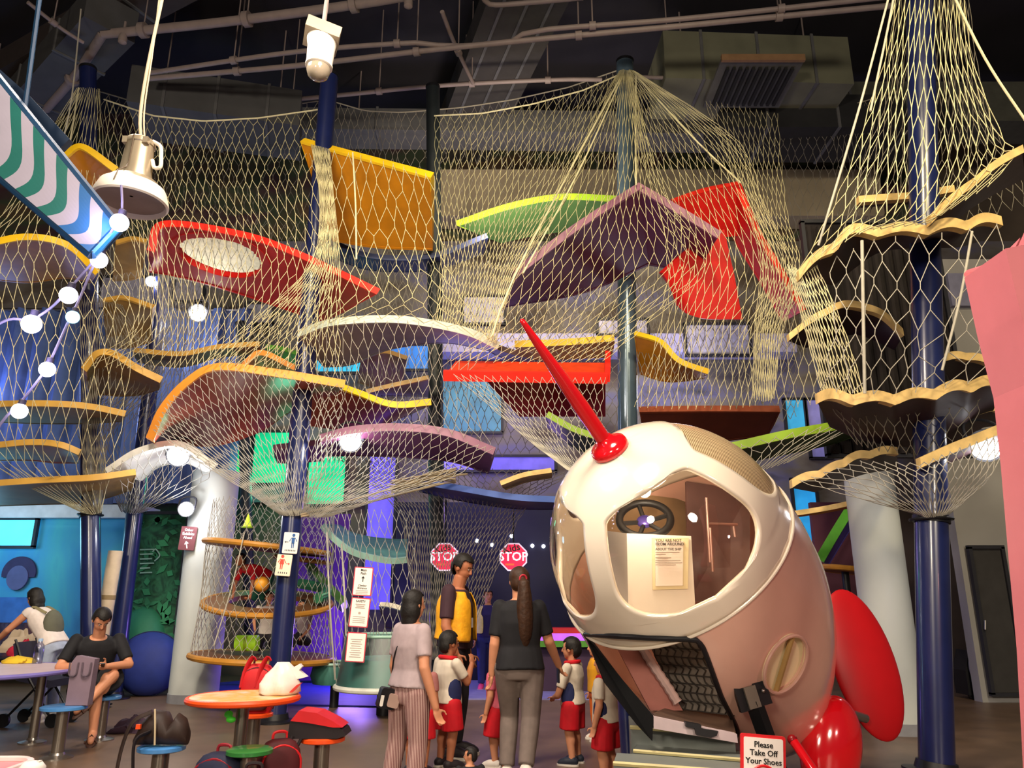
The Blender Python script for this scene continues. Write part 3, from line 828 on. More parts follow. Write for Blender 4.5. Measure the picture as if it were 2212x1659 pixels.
# wooden wavy platforms of the tower on the right
def wavy(label, front, back, th=.11, amp=.05, waves=3.5, mp=None):
    F0 = crom([P(*q) for q in front], 44)
    for i in range(44):
        s = i / 43
        F0[i, 2] += amp * abs(math.sin(PI * waves * s)) - amp * .5
    B0 = crom([P(*q) for q in back], 44)
    m = 5
    S = np.array([F0 * (1 - j / (m - 1)) + B0 * j / (m - 1) for j in range(m)])
    c = S.reshape(-1, 3)
    root = thing('wooden_platform', label, 'platform', (c[:, 0].mean(), c[:, 1].mean(), c[:, 2].min() - th), 'wavy wooden platforms')
    up = np.array((0, 0, th))
    vs = [tuple(x) for x in c] + [tuple(x) for x in (S - up).reshape(-1, 3)]
    fs = []
    k, n = m * 44, 44
    for j in range(m - 1):
        for i in range(n - 1):
            a, b, cc, d = j * n + i, j * n + i + 1, (j + 1) * n + i + 1, (j + 1) * n + i
            fs += [(a, b, cc, d), (k + d, k + cc, k + b, k + a)]
    for j in range(m - 1):
        for i in (0, n - 1):
            fs.append((j * n + i, (j + 1) * n + i, k + (j + 1) * n + i, k + j * n + i))
    obj('panel', MB().add(vs, fs), mp or DARKP, root)
    em = MB()
    o = np.array((0, -.03, 0))
    vs = []
    for i in range(n):
        vs += [tuple(F0[i] + o + (0, 0, .01)), tuple(F0[i] + o - up - (0, 0, .0)), tuple(F0[i] - up + (0, .05, 0)), tuple(F0[i] + (0, .05, .01))]
    fs = [(i * 4 + a, (i + 1) * 4 + a, (i + 1) * 4 + (a + 1) % 4, i * 4 + (a + 1) % 4) for i in range(n - 1) for a in range(4)] + [(0, 1, 2, 3), (n * 4 - 4, n * 4 - 3, n * 4 - 2, n * 4 - 1)]
    obj('plywood_edge', em.add(vs, fs), WOOD, root, angle=25)
    return root
wavy('broad wavy wooden platform at the foot of the tall net cone', [(1722, 582, 6.6), (1790, 532, 6.4), (1840, 495, 6.3), (1960, 490, 6.2), (2060, 480, 6.2), (2158, 466, 6.3)], [(1800, 600, 7.4), (1850, 560, 7.6), (1900, 530, 7.7), (1980, 520, 7.7), (2060, 520, 7.7), (2120, 505, 7.7)], .085, .06, 5)
wavy('slanted wooden board rising to the right edge of the cone', [(2006, 468, 6.1), (2060, 420, 6.1), (2130, 365, 6.1), (2205, 316, 6.1)], [(2040, 500, 7.0), (2080, 450, 7.0), (2140, 410, 7.0), (2212, 372, 7.0)], .07, .02, 2, M('ply_greywash', '#6a5c58', .5))
wavy('short straight wooden beam inside the tall net cone', [(1852, 428, 7.5), (1900, 424, 7.5), (1962, 420, 7.5)], [(1852, 438, 8), (1900, 434, 8), (1962, 430, 8)], .07, .0, 1)
wavy('short notched wooden beam touching the thick navy post', [(2010, 414, 7.2), (2035, 408, 7.2), (2058, 404, 7.2)], [(2010, 424, 7.6), (2035, 418, 7.6), (2060, 414, 7.6)], .07, .0, 1)
wavy('arched wooden platform inside the tower of nets', [(1702, 722, 8.0), (1790, 664, 7.8), (1850, 655, 7.8), (1900, 672, 7.8), (1948, 712, 7.8)], [(1740, 740, 8.8), (1800, 720, 8.8), (1850, 712, 8.8), (1900, 730, 8.8), (1930, 745, 8.8)], .07, .02, 3)
wavy('lower wavy wooden platform with a dark underside', [(1764, 846, 6.7), (1810, 850, 6.5), (1880, 853, 6.4), (1980, 846, 6.4), (2070, 828, 6.4), (2160, 816, 6.5)], [(1790, 905, 7.7), (1850, 930, 7.7), (1920, 945, 7.7), (2000, 950, 7.7), (2060, 945, 7.7), (2130, 900, 7.7)], .085, .05, 5)
wavy('small wooden platform touching the pink panel', [(2030, 768, 7.4), (2080, 764, 7.4), (2140, 776, 7.4)], [(2050, 810, 8.2), (2090, 812, 8.2), (2140, 810, 8.2)], .07, .02, 2)
wavy('small low wooden platform half hidden by the pink panel', [(2044, 888, 7.2), (2090, 886, 7.2), (2160, 872, 7.2)], [(2060, 910, 8.0), (2100, 912, 8.0), (2160, 905, 8.0)], .07, .02, 2)
wavy('slanting wooden platform holding the dark net bowl', [(1708, 1036, 7.6), (1780, 1012, 7.5), (1850, 980, 7.5), (1935, 966, 7.5)], [(1760, 1050, 8.4), (1810, 1030, 8.4), (1870, 1010, 8.4), (1940, 1000, 8.4)], .07, .03, 4)
wavy('long wooden board slanting up under the white lamp', [(1984, 992, 6.7), (2050, 962, 6.7), (2110, 938, 6.7), (2170, 914, 6.7)], [(1990, 1010, 7.3), (2050, 982, 7.3), (2110, 960, 7.3), (2170, 940, 7.3)], .08, .0, 1)
wavy('thin orange wooden bar beside the rocket', [(1712, 1106, 9.2), (1780, 1095, 9.2), (1852, 1080, 9.2)], [(1712, 1110, 9.5), (1780, 1100, 9.5), (1852, 1086, 9.5)], .05, .0, 1, M('bar_orange', '#b0651c', .5))

# ---------------------------------------------------------------- nets
m_cord = M('net_cord', '#d8cfa4', .8, var=.10, scale=12)
m_cordw = M('net_cord_white', '#b6b1a4', .8, var=.10, scale=12)
m_cordd = M('net_cord_dim', '#8d8778', .85, var=.12, scale=12)  # dimmer cord for far and inner nets, weaker light put into the colour
m_rope = M('rope_cream', '#e2dab4', .8, var=.08, scale=12)
def net_surface(rows, closed=False):
    R = []
    for v, pts in rows:
        us = np.array([p[0] for p in pts], float)
        X = np.array([tuple(P(*p[1:])) if not isinstance(p[1], Vector) else tuple(p[1]) for p in pts])
        R.append((v, us, X))
    vs = np.array([r[0] for r in R])
    def S(u, v):
        u, v = np.asarray(u, float), np.asarray(v, float)
        per = np.stack([np.stack([np.interp(u, r[1], r[2][:, k]) for k in range(3)], -1) for r in R])
        i = np.clip(np.searchsorted(vs, v, side='right') - 1, 0, len(vs) - 2)
        t = (v - vs[i]) / (vs[i + 1] - vs[i])
        g = lambda j: np.take_along_axis(per, np.clip(j, 0, len(vs) - 1)[None, ..., None].repeat(3, -1), 0)[0]
        p1, p2 = g(i), g(i + 1)
        p0 = np.where((i == 0)[..., None], 2 * p1 - p2, g(i - 1))
        p3 = np.where((i + 2 > len(vs) - 1)[..., None], 2 * p2 - p1, g(i + 2))
        t = t[..., None]
        return 0.5 * (2 * p1 + (p2 - p0) * t + (2 * p0 - 5 * p1 + 4 * p2 - p3) * t ** 2 + (3 * p1 - p0 - 3 * p2 + p3) * t ** 3)
    return S
def cords(Pn, rad):
    """3-sided tubes along polylines Pn (cords, points, 3)"""
    nc, n, _ = Pn.shape
    T = np.gradient(Pn, axis=1)
    T /= np.linalg.norm(T, axis=2, keepdims=True) + 1e-9
    ref = np.array((0.05, 1.0, 0.03))
    U = np.cross(T, ref)
    ln = np.linalg.norm(U, axis=2, keepdims=True)
    U = np.where(ln < 1e-3, np.array((1., 0, 0)), U / (ln + 1e-9))
    W = np.cross(T, U)
    ring = []
    for a in (PI / 2, PI / 2 + 2 * PI / 3, PI / 2 + 4 * PI / 3):
        ring.append(Pn + (U * math.cos(a) + W * math.sin(a)) * rad)
    V = np.stack(ring, 2).reshape(-1, 3)
    idx = np.arange(nc * n * 3).reshape(nc, n, 3)
    Q = []
    for k in range(3):
        k2 = (k + 1) % 3
        Q.append(np.stack([idx[:, :-1, k], idx[:, :-1, k2], idx[:, 1:, k2], idx[:, 1:, k]], -1).reshape(-1, 4))
    return V, np.concatenate(Q)
DN = (1.0, .78)
def net(label, rows, nu, nv, rad=.005, mat=None, jit=.16, name='climbing_net', rope_top=False, rope_bottom=False, rope_rad=.013, kn=.13, sag=0.0):
    nu, nv = int(nu * DN[0]), max(4, int(round(nv * DN[1])))
    S = net_surface(rows)
    i = np.arange(nu + 1)[:, None].repeat(2 * (nv + 1), 1)
    jj = np.arange(2 * (nv + 1))[None, :].repeat(nu + 1, 0)
    j = jj // 2
    s = np.where((i + j) % 2 == 0, .5, -.5)
    node = i + s
    r2 = np.random.default_rng(abs(hash(label)) % 9973 if False else sum(map(ord, label)))
    ju = r2.normal(0, jit, (nu + 3, nv + 2))
    jv = r2.normal(0, jit * .6, (nu + 3, nv + 2))
    kk = np.floor(node + .5).astype(int)
    u = (node + ju[kk, j]) / nu
    v = (j + jv[kk, j] + np.where(jj % 2 == 0, -kn, kn)) / nv
    Pn = S(np.clip(u, 0, 1), np.clip(v, 0, 1))
    V, Q = cords(Pn, rad)
    a = V.min(0); b = V.max(0)
    root = thing(name, label, 'net', ((a[0] + b[0]) / 2, (a[1] + b[1]) / 2, a[2]), 'nets of the climber')
    raw('netting', V, Q, mat or m_cord, root)
    for flag, vv in ((rope_top, 0.0), (rope_bottom, 1.0)):
        if flag:
            uu = np.linspace(0, 1, 40)
            pts = S(uu, np.full(40, vv))
            obj('edge_rope', MB().tube(pts, rope_rad, 6), mat or m_rope, root)
    return root
def rw(v, *pts):
    """row of a net: points (px, py, Y) spread evenly over u, or (u, px, py, Y)"""
    if len(pts[0]) == 3:
        n = len(pts)
        return (v, [(k / (n - 1),) + tuple(p) for k, p in enumerate(pts)])
    return (v, [tuple(p) for p in pts])
# far nets, hung between the post tops
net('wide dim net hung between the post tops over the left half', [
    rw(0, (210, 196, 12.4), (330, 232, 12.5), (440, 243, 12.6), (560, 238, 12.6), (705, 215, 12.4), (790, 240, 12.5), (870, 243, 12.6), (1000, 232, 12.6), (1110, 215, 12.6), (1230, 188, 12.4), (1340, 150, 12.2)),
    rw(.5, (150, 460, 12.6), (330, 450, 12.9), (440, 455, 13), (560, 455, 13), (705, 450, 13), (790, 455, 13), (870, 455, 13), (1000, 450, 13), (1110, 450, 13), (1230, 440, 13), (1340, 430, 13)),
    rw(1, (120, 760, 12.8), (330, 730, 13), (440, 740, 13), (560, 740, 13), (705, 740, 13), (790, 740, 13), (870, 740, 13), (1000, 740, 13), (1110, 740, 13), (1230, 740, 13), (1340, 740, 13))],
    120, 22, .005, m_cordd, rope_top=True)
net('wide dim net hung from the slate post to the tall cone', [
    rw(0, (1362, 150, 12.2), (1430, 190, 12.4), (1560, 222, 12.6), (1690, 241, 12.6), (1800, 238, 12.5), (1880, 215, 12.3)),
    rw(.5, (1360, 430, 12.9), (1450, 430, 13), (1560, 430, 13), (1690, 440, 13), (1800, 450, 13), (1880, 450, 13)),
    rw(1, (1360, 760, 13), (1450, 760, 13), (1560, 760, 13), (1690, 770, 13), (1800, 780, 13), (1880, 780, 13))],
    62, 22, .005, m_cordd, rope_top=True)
# left tower
net('net of the leftmost tower, draped over its yellow board', [
    rw(0, (165, 190, 10.6), (190, 188, 10.6), (215, 192, 10.6)),
    rw(.14, (80, 330, 10.2), (150, 320, 10), (225, 330, 10.2)),
    rw(.28, (10, 455, 9.8), (110, 430, 9.4), (235, 470, 9.8)),
    rw(.38, (-60, 530, 9.4), (95, 520, 9.0), (260, 570, 9.5)),
    rw(.60, (-60, 700, 9.2), (100, 705, 8.9), (290, 690, 9.4)),
    rw(.76, (-60, 860, 9.3), (95, 868, 9.1), (270, 880, 9.5)),
    rw(.90, (-20, 1000, 9.9), (100, 1010, 9.8), (245, 1010, 10)),
    rw(1, (178, 1108, 10.8), (198, 1112, 10.75), (218, 1108, 10.8))], 26, 26, .0047)
net('fine net between the left post and the red board', [
    rw(0, (225, 215, 11), (330, 250, 10.6), (440, 262, 10.6), (560, 255, 10.6), (700, 235, 10.4)),
    rw(.3, (235, 400, 10), (340, 400, 9.6), (450, 400, 9.5), (560, 405, 9.5), (690, 400, 9.5)),
    rw(.52, (290, 540, 9.5), (350, 500, 9.2), (480, 520, 9.2), (600, 545, 9.2), (722, 560, 9.2)),
    rw(.78, (290, 700, 9.5), (380, 690, 9.3), (460, 690, 9.2), (560, 690, 9.2), (690, 690, 9.2)),
    rw(1, (180, 790, 9.8), (350, 800, 9.5), (430, 790, 9.2), (500, 788, 9.05), (650, 800, 9.05))], 52, 24, .0055, rope_top=True)
net('dense gathered net falling from the orange board to the copper ridge', [
    rw(0, (672, 312, 9.7), (690, 316, 9.65), (712, 322, 9.65)),
    rw(.25, (690, 430, 9.5), (705, 430, 9.4), (722, 430, 9.4)),
    rw(.5, (672, 565, 9.2), (700, 565, 9.1), (735, 565, 9.1)),
    rw(.75, (560, 680, 9.0), (640, 690, 9.0), (735, 690, 9.0)),
    rw(1, (430, 790, 9.0), (590, 795, 9.0), (735, 810, 9.1))], 34, 18, .0047)
net('net skirt below the copper ridge gathered to the sign post', [
    rw(0, (330, 930, 9.3), (365, 860, 9.1), (470, 790, 8.95), (600, 805, 8.95), (742, 830, 9.0)),
    rw(.35, (400, 980, 9.3), (445, 950, 9.2), (520, 920, 9.1), (620, 910, 9.1), (735, 910, 9.1)),
    rw(.72, (530, 1060, 9.5), (555, 1050, 9.45), (590, 1040, 9.4), (630, 1030, 9.4), (700, 1020, 9.4)),
    rw(1, (605, 1112, 9.7), (615, 1114, 9.66), (630, 1115, 9.64), (645, 1114, 9.66), (656, 1112, 9.7))], 60, 18, .0047, m_cordw)
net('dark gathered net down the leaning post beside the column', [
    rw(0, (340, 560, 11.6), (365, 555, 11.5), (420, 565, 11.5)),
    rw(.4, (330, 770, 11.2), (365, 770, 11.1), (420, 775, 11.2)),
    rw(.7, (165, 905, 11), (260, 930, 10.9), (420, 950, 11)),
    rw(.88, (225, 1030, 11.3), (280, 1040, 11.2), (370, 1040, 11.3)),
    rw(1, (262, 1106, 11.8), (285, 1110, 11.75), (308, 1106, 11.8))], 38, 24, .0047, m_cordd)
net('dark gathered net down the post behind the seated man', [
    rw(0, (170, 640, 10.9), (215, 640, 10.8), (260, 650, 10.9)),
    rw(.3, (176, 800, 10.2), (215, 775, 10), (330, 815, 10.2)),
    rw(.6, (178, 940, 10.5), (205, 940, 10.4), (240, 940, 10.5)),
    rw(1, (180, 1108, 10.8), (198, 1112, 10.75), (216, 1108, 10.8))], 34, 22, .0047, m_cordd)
net('pale net bowl under the white arched board', [
    rw(0, (235, 1010, 10.1), (310, 970, 10), (390, 958, 10), (468, 1004, 10.1)),
    rw(.5, (265, 1060, 10.6), (310, 1040, 10.6), (370, 1035, 10.6), (430, 1050, 10.6)),
    rw(1, (270, 1106, 11.8), (282, 1110, 11.7), (296, 1110, 11.7), (310, 1106, 11.8))], 20, 8, .0047, m_cordw)
# middle
net('open net over the steep orange board', [
    rw(0, (690, 318, 9.6), (780, 335, 9.55), (860, 356, 9.55), (938, 380, 9.6)),
    rw(.42, (700, 520, 9.2), (780, 530, 9.2), (880, 535, 9.2), (960, 540, 9.3)),
    rw(.72, (690, 640, 9.1), (780, 640, 9.1), (890, 640, 9.1), (1000, 640, 9.2)),
    rw(1, (648, 716, 9.3), (740, 690, 9.2), (880, 688, 9.2), (1060, 738, 9.4))], 20, 13, .006)
net('fine net from the dark post to the slate post', [
    rw(0, (938, 250, 11.4), (1040, 245, 11.2), (1150, 225, 10.9), (1260, 195, 11.1), (1340, 160, 11.2)),
    rw(.35, (940, 400, 10.6), (1010, 420, 10.4), (1090, 420, 10.2), (1170, 410, 10), (1240, 400, 9.8)),
    rw(.7, (950, 560, 10), (1000, 580, 9.8), (1050, 585, 9.7), (1090, 590, 9.6), (1120, 590, 9.5)),
    rw(1, (940, 700, 9.7), (970, 705, 9.6), (1010, 715, 9.5), (1050, 730, 9.5), (1070, 742, 9.5))], 50, 26, .0055, rope_top=True)
net('tent shaped net fanning from the slate post over the mauve gable', [
    rw(0, (1338, 152, 11.2), (1346, 150, 11.15), (1354, 152, 11.15), (1362, 152, 11.2)),
    rw(.18, (1255, 300, 10.3), (1320, 300, 10.2), (1370, 300, 10.1), (1400, 300, 10.1)),
    rw(.36, (1185, 440, 9.4), (1290, 440, 9.2), (1370, 430, 9.15), (1450, 440, 9.2)),
    rw(.58, (1115, 585, 9.3), (1240, 580, 9.1), (1380, 575, 9.0), (1530, 570, 9.1)),
    rw(.78, (1060, 700, 9.3), (1180, 700, 9.1), (1290, 700, 9.05), (1400, 700, 9.1)),
    rw(1, (975, 780, 9.3), (1090, 785, 9.2), (1200, 785, 9.15), (1305, 780, 9.2))], 36, 24, .0048)
net('net fan from the slate post over the red boards', [
    rw(0, (1352, 152, 11.3), (1360, 150, 11.25), (1368, 152, 11.25), (1376, 156, 11.3)),
    rw(.2, (1370, 300, 10.4), (1440, 290, 10.3), (1520, 290, 10.3), (1590, 300, 10.3)),
    rw(.4, (1420, 440, 9.5), (1500, 430, 9.4), (1590, 420, 9.4), (1650, 440, 9.5)),
    rw(.58, (1440, 560, 9.3), (1540, 560, 9.1), (1650, 590, 9.0), (1725, 610, 8.9)),
    rw(.78, (1420, 720, 9.4), (1500, 720, 9.2), (1600, 730, 9.1), (1670, 740, 9.1)),
    rw(1, (1370, 880, 9.7), (1470, 885, 9.5), (1580, 885, 9.4), (1665, 870, 9.3))], 36, 24, .0048)
net('tangled fine net between the red boards and the wooden tower', [
    rw(0, (1520, 215, 12), (1600, 230, 11.6), (1680, 245, 11.3)),
    rw(.35, (1600, 420, 10.6), (1640, 430, 10.4), (1700, 450, 10)),
    rw(.6, (1640, 560, 9.6), (1680, 570, 9.2), (1730, 580, 8.6)),
    rw(.8, (1630, 700, 9.3), (1655, 710, 9.0), (1690, 720, 8.8)),
    rw(1, (1625, 860, 9.3), (1650, 868, 9.1), (1672, 862, 9.1))], 26, 28, .0047)
net('net under the pale arch reaching down to the plum curve', [
    rw(0, (650, 718, 9.3), (760, 692, 9.2), (900, 692, 9.2), (1060, 742, 9.4)),
    rw(.5, (680, 830, 9.4), (780, 830, 9.3), (900, 830, 9.3), (1010, 830, 9.4)),
    rw(1, (690, 935, 9.4), (780, 918, 9.4), (880, 918, 9.4), (1060, 960, 9.5))], 36, 10, .0047, m_cordw)
net('net skirt under the red tray pulled down behind the rocket', [
    rw(0, (975, 808, 9.1), (1080, 812, 9.1), (1200, 815, 9.1), (1308, 815, 9.15)),
    rw(.4, (1060, 880, 9.0), (1120, 890, 9.0), (1200, 900, 9.0), (1300, 905, 9.1)),
    rw(.75, (1140, 950, 8.9), (1175, 960, 8.9), (1220, 965, 8.9), (1300, 970, 9.0)),
    rw(1, (1225, 1015, 8.8), (1240, 1022, 8.8), (1260, 1030, 8.8), (1310, 1030, 8.9))], 38, 14, .0047, m_cordw)
net('grey net from the plum curve gathered to the sign post', [
    rw(0, (690, 940, 9.4), (780, 925, 9.3), (900, 925, 9.3), (1065, 968, 9.5)),
    rw(.4, (670, 1010, 9.4), (750, 1010, 9.4), (850, 1020, 9.4), (980, 1030, 9.5)),
    rw(.8, (655, 1080, 9.5), (690, 1085, 9.5), (740, 1085, 9.5), (820, 1080, 9.6)),
    rw(1, (660, 1116, 9.65), (670, 1118, 9.62), (690, 1118, 9.62), (712, 1116, 9.65))], 50, 15, .0047, m_cordw)
net('dark tapering net hanging beside the stop signs', [
    rw(0, (700, 965, 10.6), (860, 985, 10.5), (1020, 1010, 10.5), (1235, 1020, 10.5)),
    rw(.3, (850, 1095, 10.8), (930, 1100, 10.7), (1040, 1100, 10.7), (1140, 1095, 10.8)),
    rw(.6, (880, 1220, 11), (930, 1225, 10.9), (990, 1225, 10.9), (1080, 1215, 11)),
    rw(1, (905, 1420, 11.3), (930, 1425, 11.2), (960, 1425, 11.2), (1000, 1415, 11.3))], 66, 30, .005, m_cordd)
net('grey net wall behind the teal tub', [
    rw(0, (700, 1100, 10.7), (760, 1100, 10.6), (820, 1100, 10.6), (900, 1100, 10.7)),
    rw(.5, (720, 1290, 10.6), (770, 1290, 10.5), (830, 1290, 10.5), (900, 1290, 10.6)),
    rw(1, (725, 1480, 10.5), (770, 1485, 10.4), (820, 1485, 10.4), (900, 1470, 10.5))], 24, 16, .005, m_cordw)
# right tower
net('tall net cone, near side, above the broad wavy platform', [
    rw(0, (1938, -60, 6.9), (1990, -62, 6.8), (2040, -62, 6.8), (2080, -60, 6.9)),
    rw(.22, (1905, 120, 6.5), (1970, 120, 6.3), (2040, 120, 6.3), (2100, 120, 6.5)),
    rw(.5, (1855, 300, 6.3), (1950, 310, 6.0), (2070, 310, 6.0), (2165, 290, 6.2)),
    rw(.75, (1800, 440, 6.3), (1920, 460, 6.0), (2030, 450, 6.0), (2195, 330, 6.1)),
    rw(1, (1728, 578, 6.5), (1870, 498, 6.1), (2000, 485, 6.05), (2140, 400, 6.05))], 32, 17, .0052)
net('tall net cone, far side, behind the thick navy post', [
    rw(0, (1940, -60, 7.2), (1990, -62, 7.3), (2040, -62, 7.3), (2085, -60, 7.2)),
    rw(.4, (1900, 220, 7.5), (1980, 220, 7.8), (2060, 220, 7.8), (2130, 220, 7.5)),
    rw(1, (1800, 560, 7.6), (1920, 520, 8), (2060, 500, 8), (2230, 440, 7.6))], 40, 18, .0047, m_cordd)
net('open net curtain between the two wavy wooden platforms', [
    rw(0, (1790, 560, 6.5), (1900, 512, 6.2), (2020, 505, 6.1), (2170, 480, 6.2)),
    rw(.5, (1800, 700, 6.3), (1900, 690, 6.1), (2020, 690, 6.1), (2160, 680, 6.2)),
    rw(1, (1770, 845, 6.5), (1880, 852, 6.3), (1990, 848, 6.3), (2150, 818, 6.4))], 15, 9, .0052, m_cordw)
net('bundled net falling from the tip of the broad wavy platform', [
    rw(0, (1700, 570, 6.7), (1725, 582, 6.6), (1760, 560, 6.6)),
    rw(.5, (1735, 700, 6.7), (1770, 700, 6.5), (1820, 700, 6.5)),
    rw(1, (1775, 850, 6.7), (1815, 858, 6.5), (1872, 858, 6.5))], 26, 13, .0052)
net('brown net wall left of the wooden tower', [
    rw(0, (1690, 600, 7.6), (1720, 600, 7.4), (1760, 600, 7.3)),
    rw(.5, (1680, 740, 8.2), (1720, 740, 8.0), (1770, 740, 7.9)),
    rw(1, (1665, 870, 8.6), (1720, 880, 8.4), (1780, 870, 8.2))], 10, 9, .0047)
net('dark net bowl gathered to the thick navy post', [
    rw(0, (1722, 1040, 7.4), (1850, 995, 7.2), (1990, 1000, 6.5), (2090, 960, 6.4), (2180, 930, 6.5)),
    rw(.5, (1830, 1070, 7.1), (1920, 1040, 6.8), (2005, 1040, 6.5), (2080, 1030, 6.5), (2140, 1030, 6.5)),
    rw(1, (1985, 1112, 6.95), (2000, 1118, 6.86), (2018, 1120, 6.84), (2036, 1118, 6.86), (2050, 1112, 6.95))], 40, 9, .0052, m_cordw)
net('fine net under the lower wavy platform', [
    rw(0, (1790, 870, 6.8), (1880, 880, 6.7), (1980, 875, 6.7), (2130, 840, 6.7)),
    rw(1, (1850, 960, 7.2), (1900, 975, 7.1), (1990, 985, 6.9), (2100, 940, 6.8))], 26, 5, .0048, m_cordd)
net('slack net hung below the sweeping green board', [
    rw(0, (1560, 968, 8.6), (1680, 940, 8.5), (1790, 918, 8.5), (1868, 900, 8.5)),
    rw(.5, (1590, 1000, 8.5), (1670, 975, 8.5), (1740, 955, 8.5), (1830, 930, 8.5)),
    rw(1, (1610, 1030, 8.6), (1630, 1022, 8.6), (1660, 1012, 8.6), (1700, 1000, 8.6))], 20, 5, .005, m_cordw)
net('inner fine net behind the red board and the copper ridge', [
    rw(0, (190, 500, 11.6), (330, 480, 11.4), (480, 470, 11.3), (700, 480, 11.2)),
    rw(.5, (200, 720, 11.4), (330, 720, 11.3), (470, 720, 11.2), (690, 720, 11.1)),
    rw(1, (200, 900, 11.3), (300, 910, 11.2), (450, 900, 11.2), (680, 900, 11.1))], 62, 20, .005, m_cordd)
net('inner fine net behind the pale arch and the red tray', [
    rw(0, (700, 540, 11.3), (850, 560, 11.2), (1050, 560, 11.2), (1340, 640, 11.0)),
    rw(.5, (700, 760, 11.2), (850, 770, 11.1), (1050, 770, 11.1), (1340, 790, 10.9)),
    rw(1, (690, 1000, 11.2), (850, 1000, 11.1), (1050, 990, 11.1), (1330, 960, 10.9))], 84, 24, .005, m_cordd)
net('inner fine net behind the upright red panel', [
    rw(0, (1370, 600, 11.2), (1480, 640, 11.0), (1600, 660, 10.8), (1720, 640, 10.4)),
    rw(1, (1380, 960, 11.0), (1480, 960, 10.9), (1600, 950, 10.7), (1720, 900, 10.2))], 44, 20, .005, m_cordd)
# single ropes
def rope(label, pts, r=.012, mat=None, sag=0):
    p = crom([P(*q) for q in pts], 14)
    return tag(obj('rope', MB().tube(p, r, 7), mat or m_rope), label, 'rope', 'ropes of the climber')
rope('stout cream rope from the slate post down to the pale arch', [(1342, 165, 11.1), (1230, 370, 9.8), (1105, 610, 9.2), (1060, 735, 9.3)], .014)
rope('cream rope beside the stout one over the green board', [(1345, 165, 11.1), (1250, 370, 9.8), (1130, 590, 9.25)], .012)
rope('straight cream rope hanging in front of the slate post', [(1374, 160, 11.1), (1373, 300, 10.2), (1374, 398, 9.3)], .013)
rope('cream rope from the slate post to the red gable corner', [(1380, 170, 11.2), (1500, 300, 10.2), (1600, 395, 9.9)], .013)
rope('cream rope hanging over the steep orange board', [(762, 330, 9.5), (768, 440, 9.3), (770, 560, 9.1)], .012)
rope('pale guy rope falling left of the tall net cone', [(1926, -30, 6.4), (1860, 220, 6.2), (1786, 470, 6.2), (1768, 530, 6.3)], .011, m_cordw)
rope('second pale guy rope close to the tall net cone', [(1935, -30, 6.5), (1918, 60, 6.4), (1880, 240, 6.3)], .011, m_cordw)
rope('olive guy rope running down to the right edge', [(2050, -30, 6.3), (2130, 130, 6.1), (2225, 275, 6.0)], .012)
rope('vertical pale rope between the two wavy wooden platforms', [(1862, 520, 6.1), (1865, 690, 6.1), (1868, 850, 6.2)], .014, m_cordw)
rope('slanting pale rope close to the pink panel', [(2100, 500, 6.1), (2075, 640, 6.1), (2035, 800, 6.2)], .011, m_cordw)
rope('cream rope fanning left from the leftmost post', [(170, 190, 10.4), (150, 310, 10), (120, 420, 9.8)], .012)
rope('thin pale rope from the leftmost post past the striped awning', [(175, 20, 10), (155, 210, 9.8), (130, 330, 9.6)], .011, m_cordw)

m_ropeb = M('rope_brown', '#8f8068', .85, var=.2, scale=14)
rope('brown twisted rope tying the grey net to the sign post, upper', [(650, 1112, 9.6), (760, 1080, 9.7), (860, 1052, 9.8), (930, 1034, 9.9), (1010, 1024, 10.0)], .014, m_ropeb)
rope('brown twisted rope tying the grey net to the sign post, lower', [(650, 1116, 9.6), (760, 1094, 9.7), (870, 1066, 9.8), (960, 1044, 9.9)], .014, m_ropeb)
nt = []
r_ = random.Random(3)
q0, q1 = P(845, 1052, 9.8), P(985, 1026, 9.95)
bm_ = MB()
for k in range(14):
    o1 = Vector((0, r_.uniform(-.06, .06), r_.uniform(-.10, .10)))
    o2 = Vector((0, r_.uniform(-.06, .06), r_.uniform(-.10, .10)))
    mid = q0.lerp(q1, .5) + Vector((0, r_.uniform(-.05, .05), r_.uniform(-.05, .08)))
    bm_.tube(crom([q0 + o1, mid, q1 + o2], 8), .009, 5)
tag(obj('gathered_netting', bm_, m_ropeb), 'brown bunch of gathered netting left of the blue edged board', 'net')
# ================================================================ net drum, teal tub, notices
def disc(label, px, py, Y, R, th, tilt, roll, me, mp, hole=0.0, group='rings of the net drum', name='drum_ring'):
    c = P(px, py, Y)
    Rm = Matrix.Rotation(tilt, 3, 'X') @ Matrix.Rotation(roll, 3, 'Y')
    ax = Rm @ Vector((0, 0, 1))
    t = thing(name, label, 'platform', (c.x, c.y, c.z - th), group)
    if hole:
        mb = MB().lathe([(R * hole, 0), (R, 0), (R, -th), (R * hole, -th), (R * hole, 0)], c, ax, 48, False)
    else:
        mb = MB().lathe([(.01, 0), (R, 0), (R, -th), (.01, -th)], c, ax, 48)
    obj('deck', mb, mp, t)
    n = 64
    u = ax.orthogonal().normalized(); w = ax.cross(u)
    obj('rim', MB().tube([c - ax * th / 2 + (u * math.cos(2 * PI * i / n) + w * math.sin(2 * PI * i / n)) * R for i in range(n)], th * .62, 8, True), me, t)
    return t
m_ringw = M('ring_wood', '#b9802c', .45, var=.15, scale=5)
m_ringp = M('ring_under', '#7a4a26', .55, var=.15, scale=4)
YD = 10.95
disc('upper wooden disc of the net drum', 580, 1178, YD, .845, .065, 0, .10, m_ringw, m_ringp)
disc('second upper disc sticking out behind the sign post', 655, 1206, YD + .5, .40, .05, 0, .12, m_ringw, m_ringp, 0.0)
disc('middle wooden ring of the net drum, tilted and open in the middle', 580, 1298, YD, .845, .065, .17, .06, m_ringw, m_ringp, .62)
disc('lowest wooden disc of the net drum', 568, 1415, YD, .925, .065, 0, .05, m_ringw, m_ringp)
